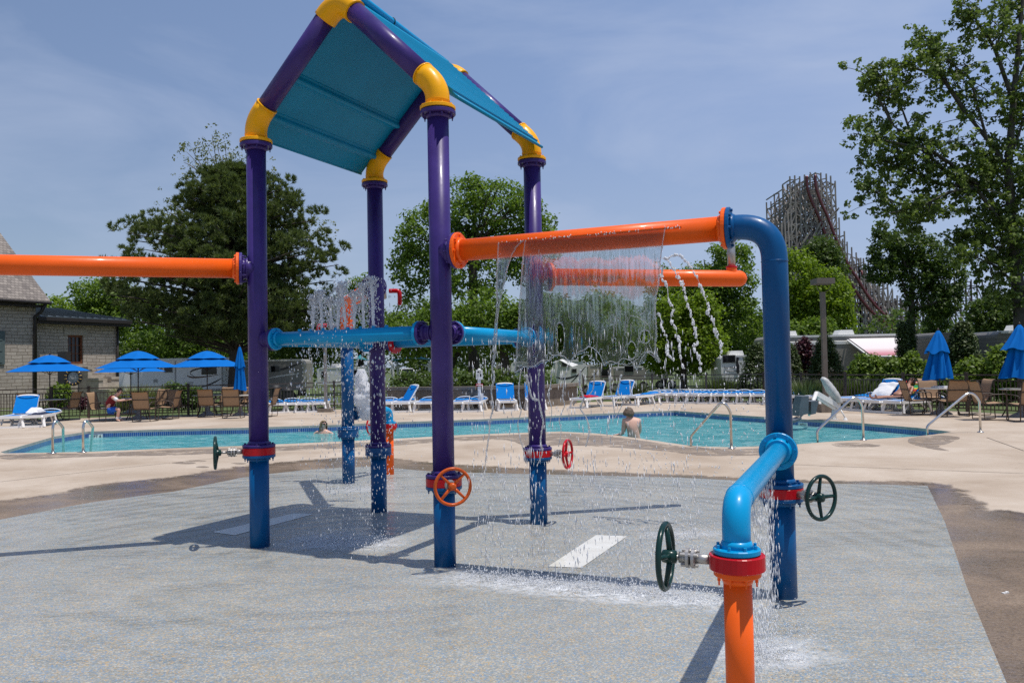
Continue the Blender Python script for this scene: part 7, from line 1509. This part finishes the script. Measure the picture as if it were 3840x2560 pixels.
# loose drops: far too many to count
def drops(name, gen, mat='drop'):
    vs, fs = [], []
    for p, r, l in gen:
        o_ = len(vs)
        for x, y, z in OCT: vs.append((p[0] + x * r, p[1] + y * r, p[2] + z * r * l))
        fs += [tuple(o_ + i for i in f) for f in OF]
    b = MB(); b.add(vs, fs, True); o = b.build(name, mt[mat]); o['kind'] = 'stuff'; return o
def g1():
    for i in range(1500):                # around and below the jets
        tp = rw.uniform(.30, .70); s_ = abs(rw.gauss(0, .16)); p = PL.lerp(PC, tp) + DY * rw.gauss(.04, .14); z = rw.random() ** .8 * 2.3
        yield (p.x, p.y, z), rw.uniform(.0018, .0046), rw.uniform(1.5, 5)
    for i in range(260):                 # hanging below the pipe
        p = PL.lerp(PC, rw.uniform(.18, .75)); yield (p.x + rw.gauss(0, .02), p.y + rw.gauss(0, .02), ZC - .06 - rw.random() ** 2 * .5), rw.uniform(.003, .007), rw.uniform(1.5, 4)
    for i in range(120):
        p = PD.lerp(PR, rw.uniform(.2, .9)); yield (p.x, p.y + rw.gauss(0, .02), ZC - .06 - rw.random() ** 1.4 * .9), rw.uniform(.003, .006), rw.uniform(1.5, 4)
    for i in range(500):                 # rear plume and spray on the rear posts
        p = V((-1.95, 11.1, 0)); yield (p.x + rw.gauss(0, .28), p.y + rw.gauss(0, .3), rw.random() * 1.6), rw.uniform(.003, .008), rw.uniform(1, 2.5)
drops('spray_drops', g1())
def g2():
    for i in range(1900):                # below the clear sheet
        u = rw.uniform(.35, 2.0); p = PC + OB * u + WN * (R6 + .10 + rw.gauss(.02, .07)); z = rw.random() * 1.75 if i % 3 else rw.random() * .9; yield (p.x, p.y, z), rw.uniform(.0014, .0036), rw.uniform(3, 14)
    for i in range(420):                 # below the beads of the boom
        u = rw.uniform(.9, 2.3); p = PR + OR * u + V((.15, -.5, 0)); yield (p.x + rw.gauss(0, .12), p.y + rw.gauss(0, .18), rw.random() * 1.5), rw.uniform(.003, .007), rw.uniform(1.2, 3)
    for i in range(60): p = PC + OB * rw.uniform(.55, 1.9) + WN * (R6 + .02); yield (p.x, p.y, ZP + .02 + rw.gauss(0, .006)), rw.uniform(.003, .006), 1.2
drops('falling_drops', g2())
def g3():
    ar = PB - PO
    for i in range(850):                 # dripping off the low arm
        f = rw.uniform(.22, .74); p = PO + ar * f; z = rw.random() * .90; yield (p.x + rw.gauss(0, .018), p.y + rw.gauss(0, .018), z), rw.uniform(.0012, .0028), rw.uniform(4, 16)
drops('arm_drips', g3(), 'spray')
def splash(n_, a, c, w, h, r=(.0022, .0055)):
    for i in range(n_):
        p = a.lerp(c, rw.random()); d = rw.gauss(0, w); e = rw.gauss(0, w); z = min(.30, rw.expovariate(1 / h)); yield (p.x + d, p.y + e, .014 + z), rw.uniform(*r), rw.uniform(.8, 1.6)
def g4():
    yield from splash(3200, PC + OB * .35 + WN * .27, PC + OB * 2.15 + WN * .27, .085, .030)
    yield from splash(2600, g(1130, 2035), g(1420, 2045), .13, .030)
    yield from splash(900, g(1250, 1845), g(1460, 1830), .22, .035)
    yield from splash(1500, g(2830, 2430), g(2900, 2500), .10, .030, (.002, .0042)); yield from splash(500, PB + V((-.3, -.25, 0)), PB + V((-.2, -.9, 0)), .10, .03, (.002, .0042))
    yield from splash(700, g(2440, 2020), g(2680, 2010), .10, .025)
drops('splash_drops', g4())
# thin churned foam lying where the water lands
n = NT('foam'); p = n.pos(); at_ = n.n('ShaderNodeAttribute', attribute_name='thick'); f = n.noise(p, 26, 6, .75, .5); f2 = n.noise(p, 6, 4, .6, .6)
al = n.math('MULTIPLY', at_.outputs['Fac'], n.ramp(n.math('ADD', n.math('MULTIPLY', f, .6), n.math('MULTIPLY', f2, .5)), [(.42, (0,) * 3), (.72, (1,) * 3)])); d = n.n('ShaderNodeBsdfDiffuse'); d.inputs[0].default_value = (.80, .82, .85, 1); t_ = n.n('ShaderNodeBsdfTransparent'); m = n.n('ShaderNodeMixShader'); n.l(al, m.inputs[0]); n.l(t_.outputs[0], m.inputs[1]); n.l(d.outputs[0], m.inputs[2]); mt['foam'] = n.done(m)
def foam(a, c, w, k=.85):
    d = (c - a); L_ = d.length; d.normalize(); s_ = V((-d.y, d.x, 0)); nu, nv = 24, 10; b = MB(); vs, th = [], []
    for i in range(nu + 1):
        for j in range(nv + 1):
            u, v_ = i / nu, j / nv * 2 - 1; vs.append(a + d * (L_ * (u * 1.3 - .15)) + s_ * w * v_ + V((0, 0, .021))); th.append(k * max(0, sin(pi * u)) ** .6 * max(0, 1 - v_ * v_) ** 1.2)
    b.add(vs, [(i * (nv + 1) + j, (i + 1) * (nv + 1) + j, (i + 1) * (nv + 1) + j + 1, i * (nv + 1) + j + 1) for i in range(nu) for j in range(nv)]); o = b.build('foam', mt['foam']); o['kind'] = 'stuff'
    at2 = o.data.attributes.new('thick', 'FLOAT', 'POINT'); at2.data.foreach_set('value', th)
foam(PC + OB * .2 + WN * .32, PC + OB * 2.2 + WN * .32, .30, 1.0); foam(g(1100, 2040), g(1470, 2050), .36, .9); foam(g(2820, 2420), g(2960, 2520), .42, .9); foam(g(2430, 2018), g(2690, 2008), .18, .55); foam(g(1230, 1850), g(1470, 1832), .3, .4)
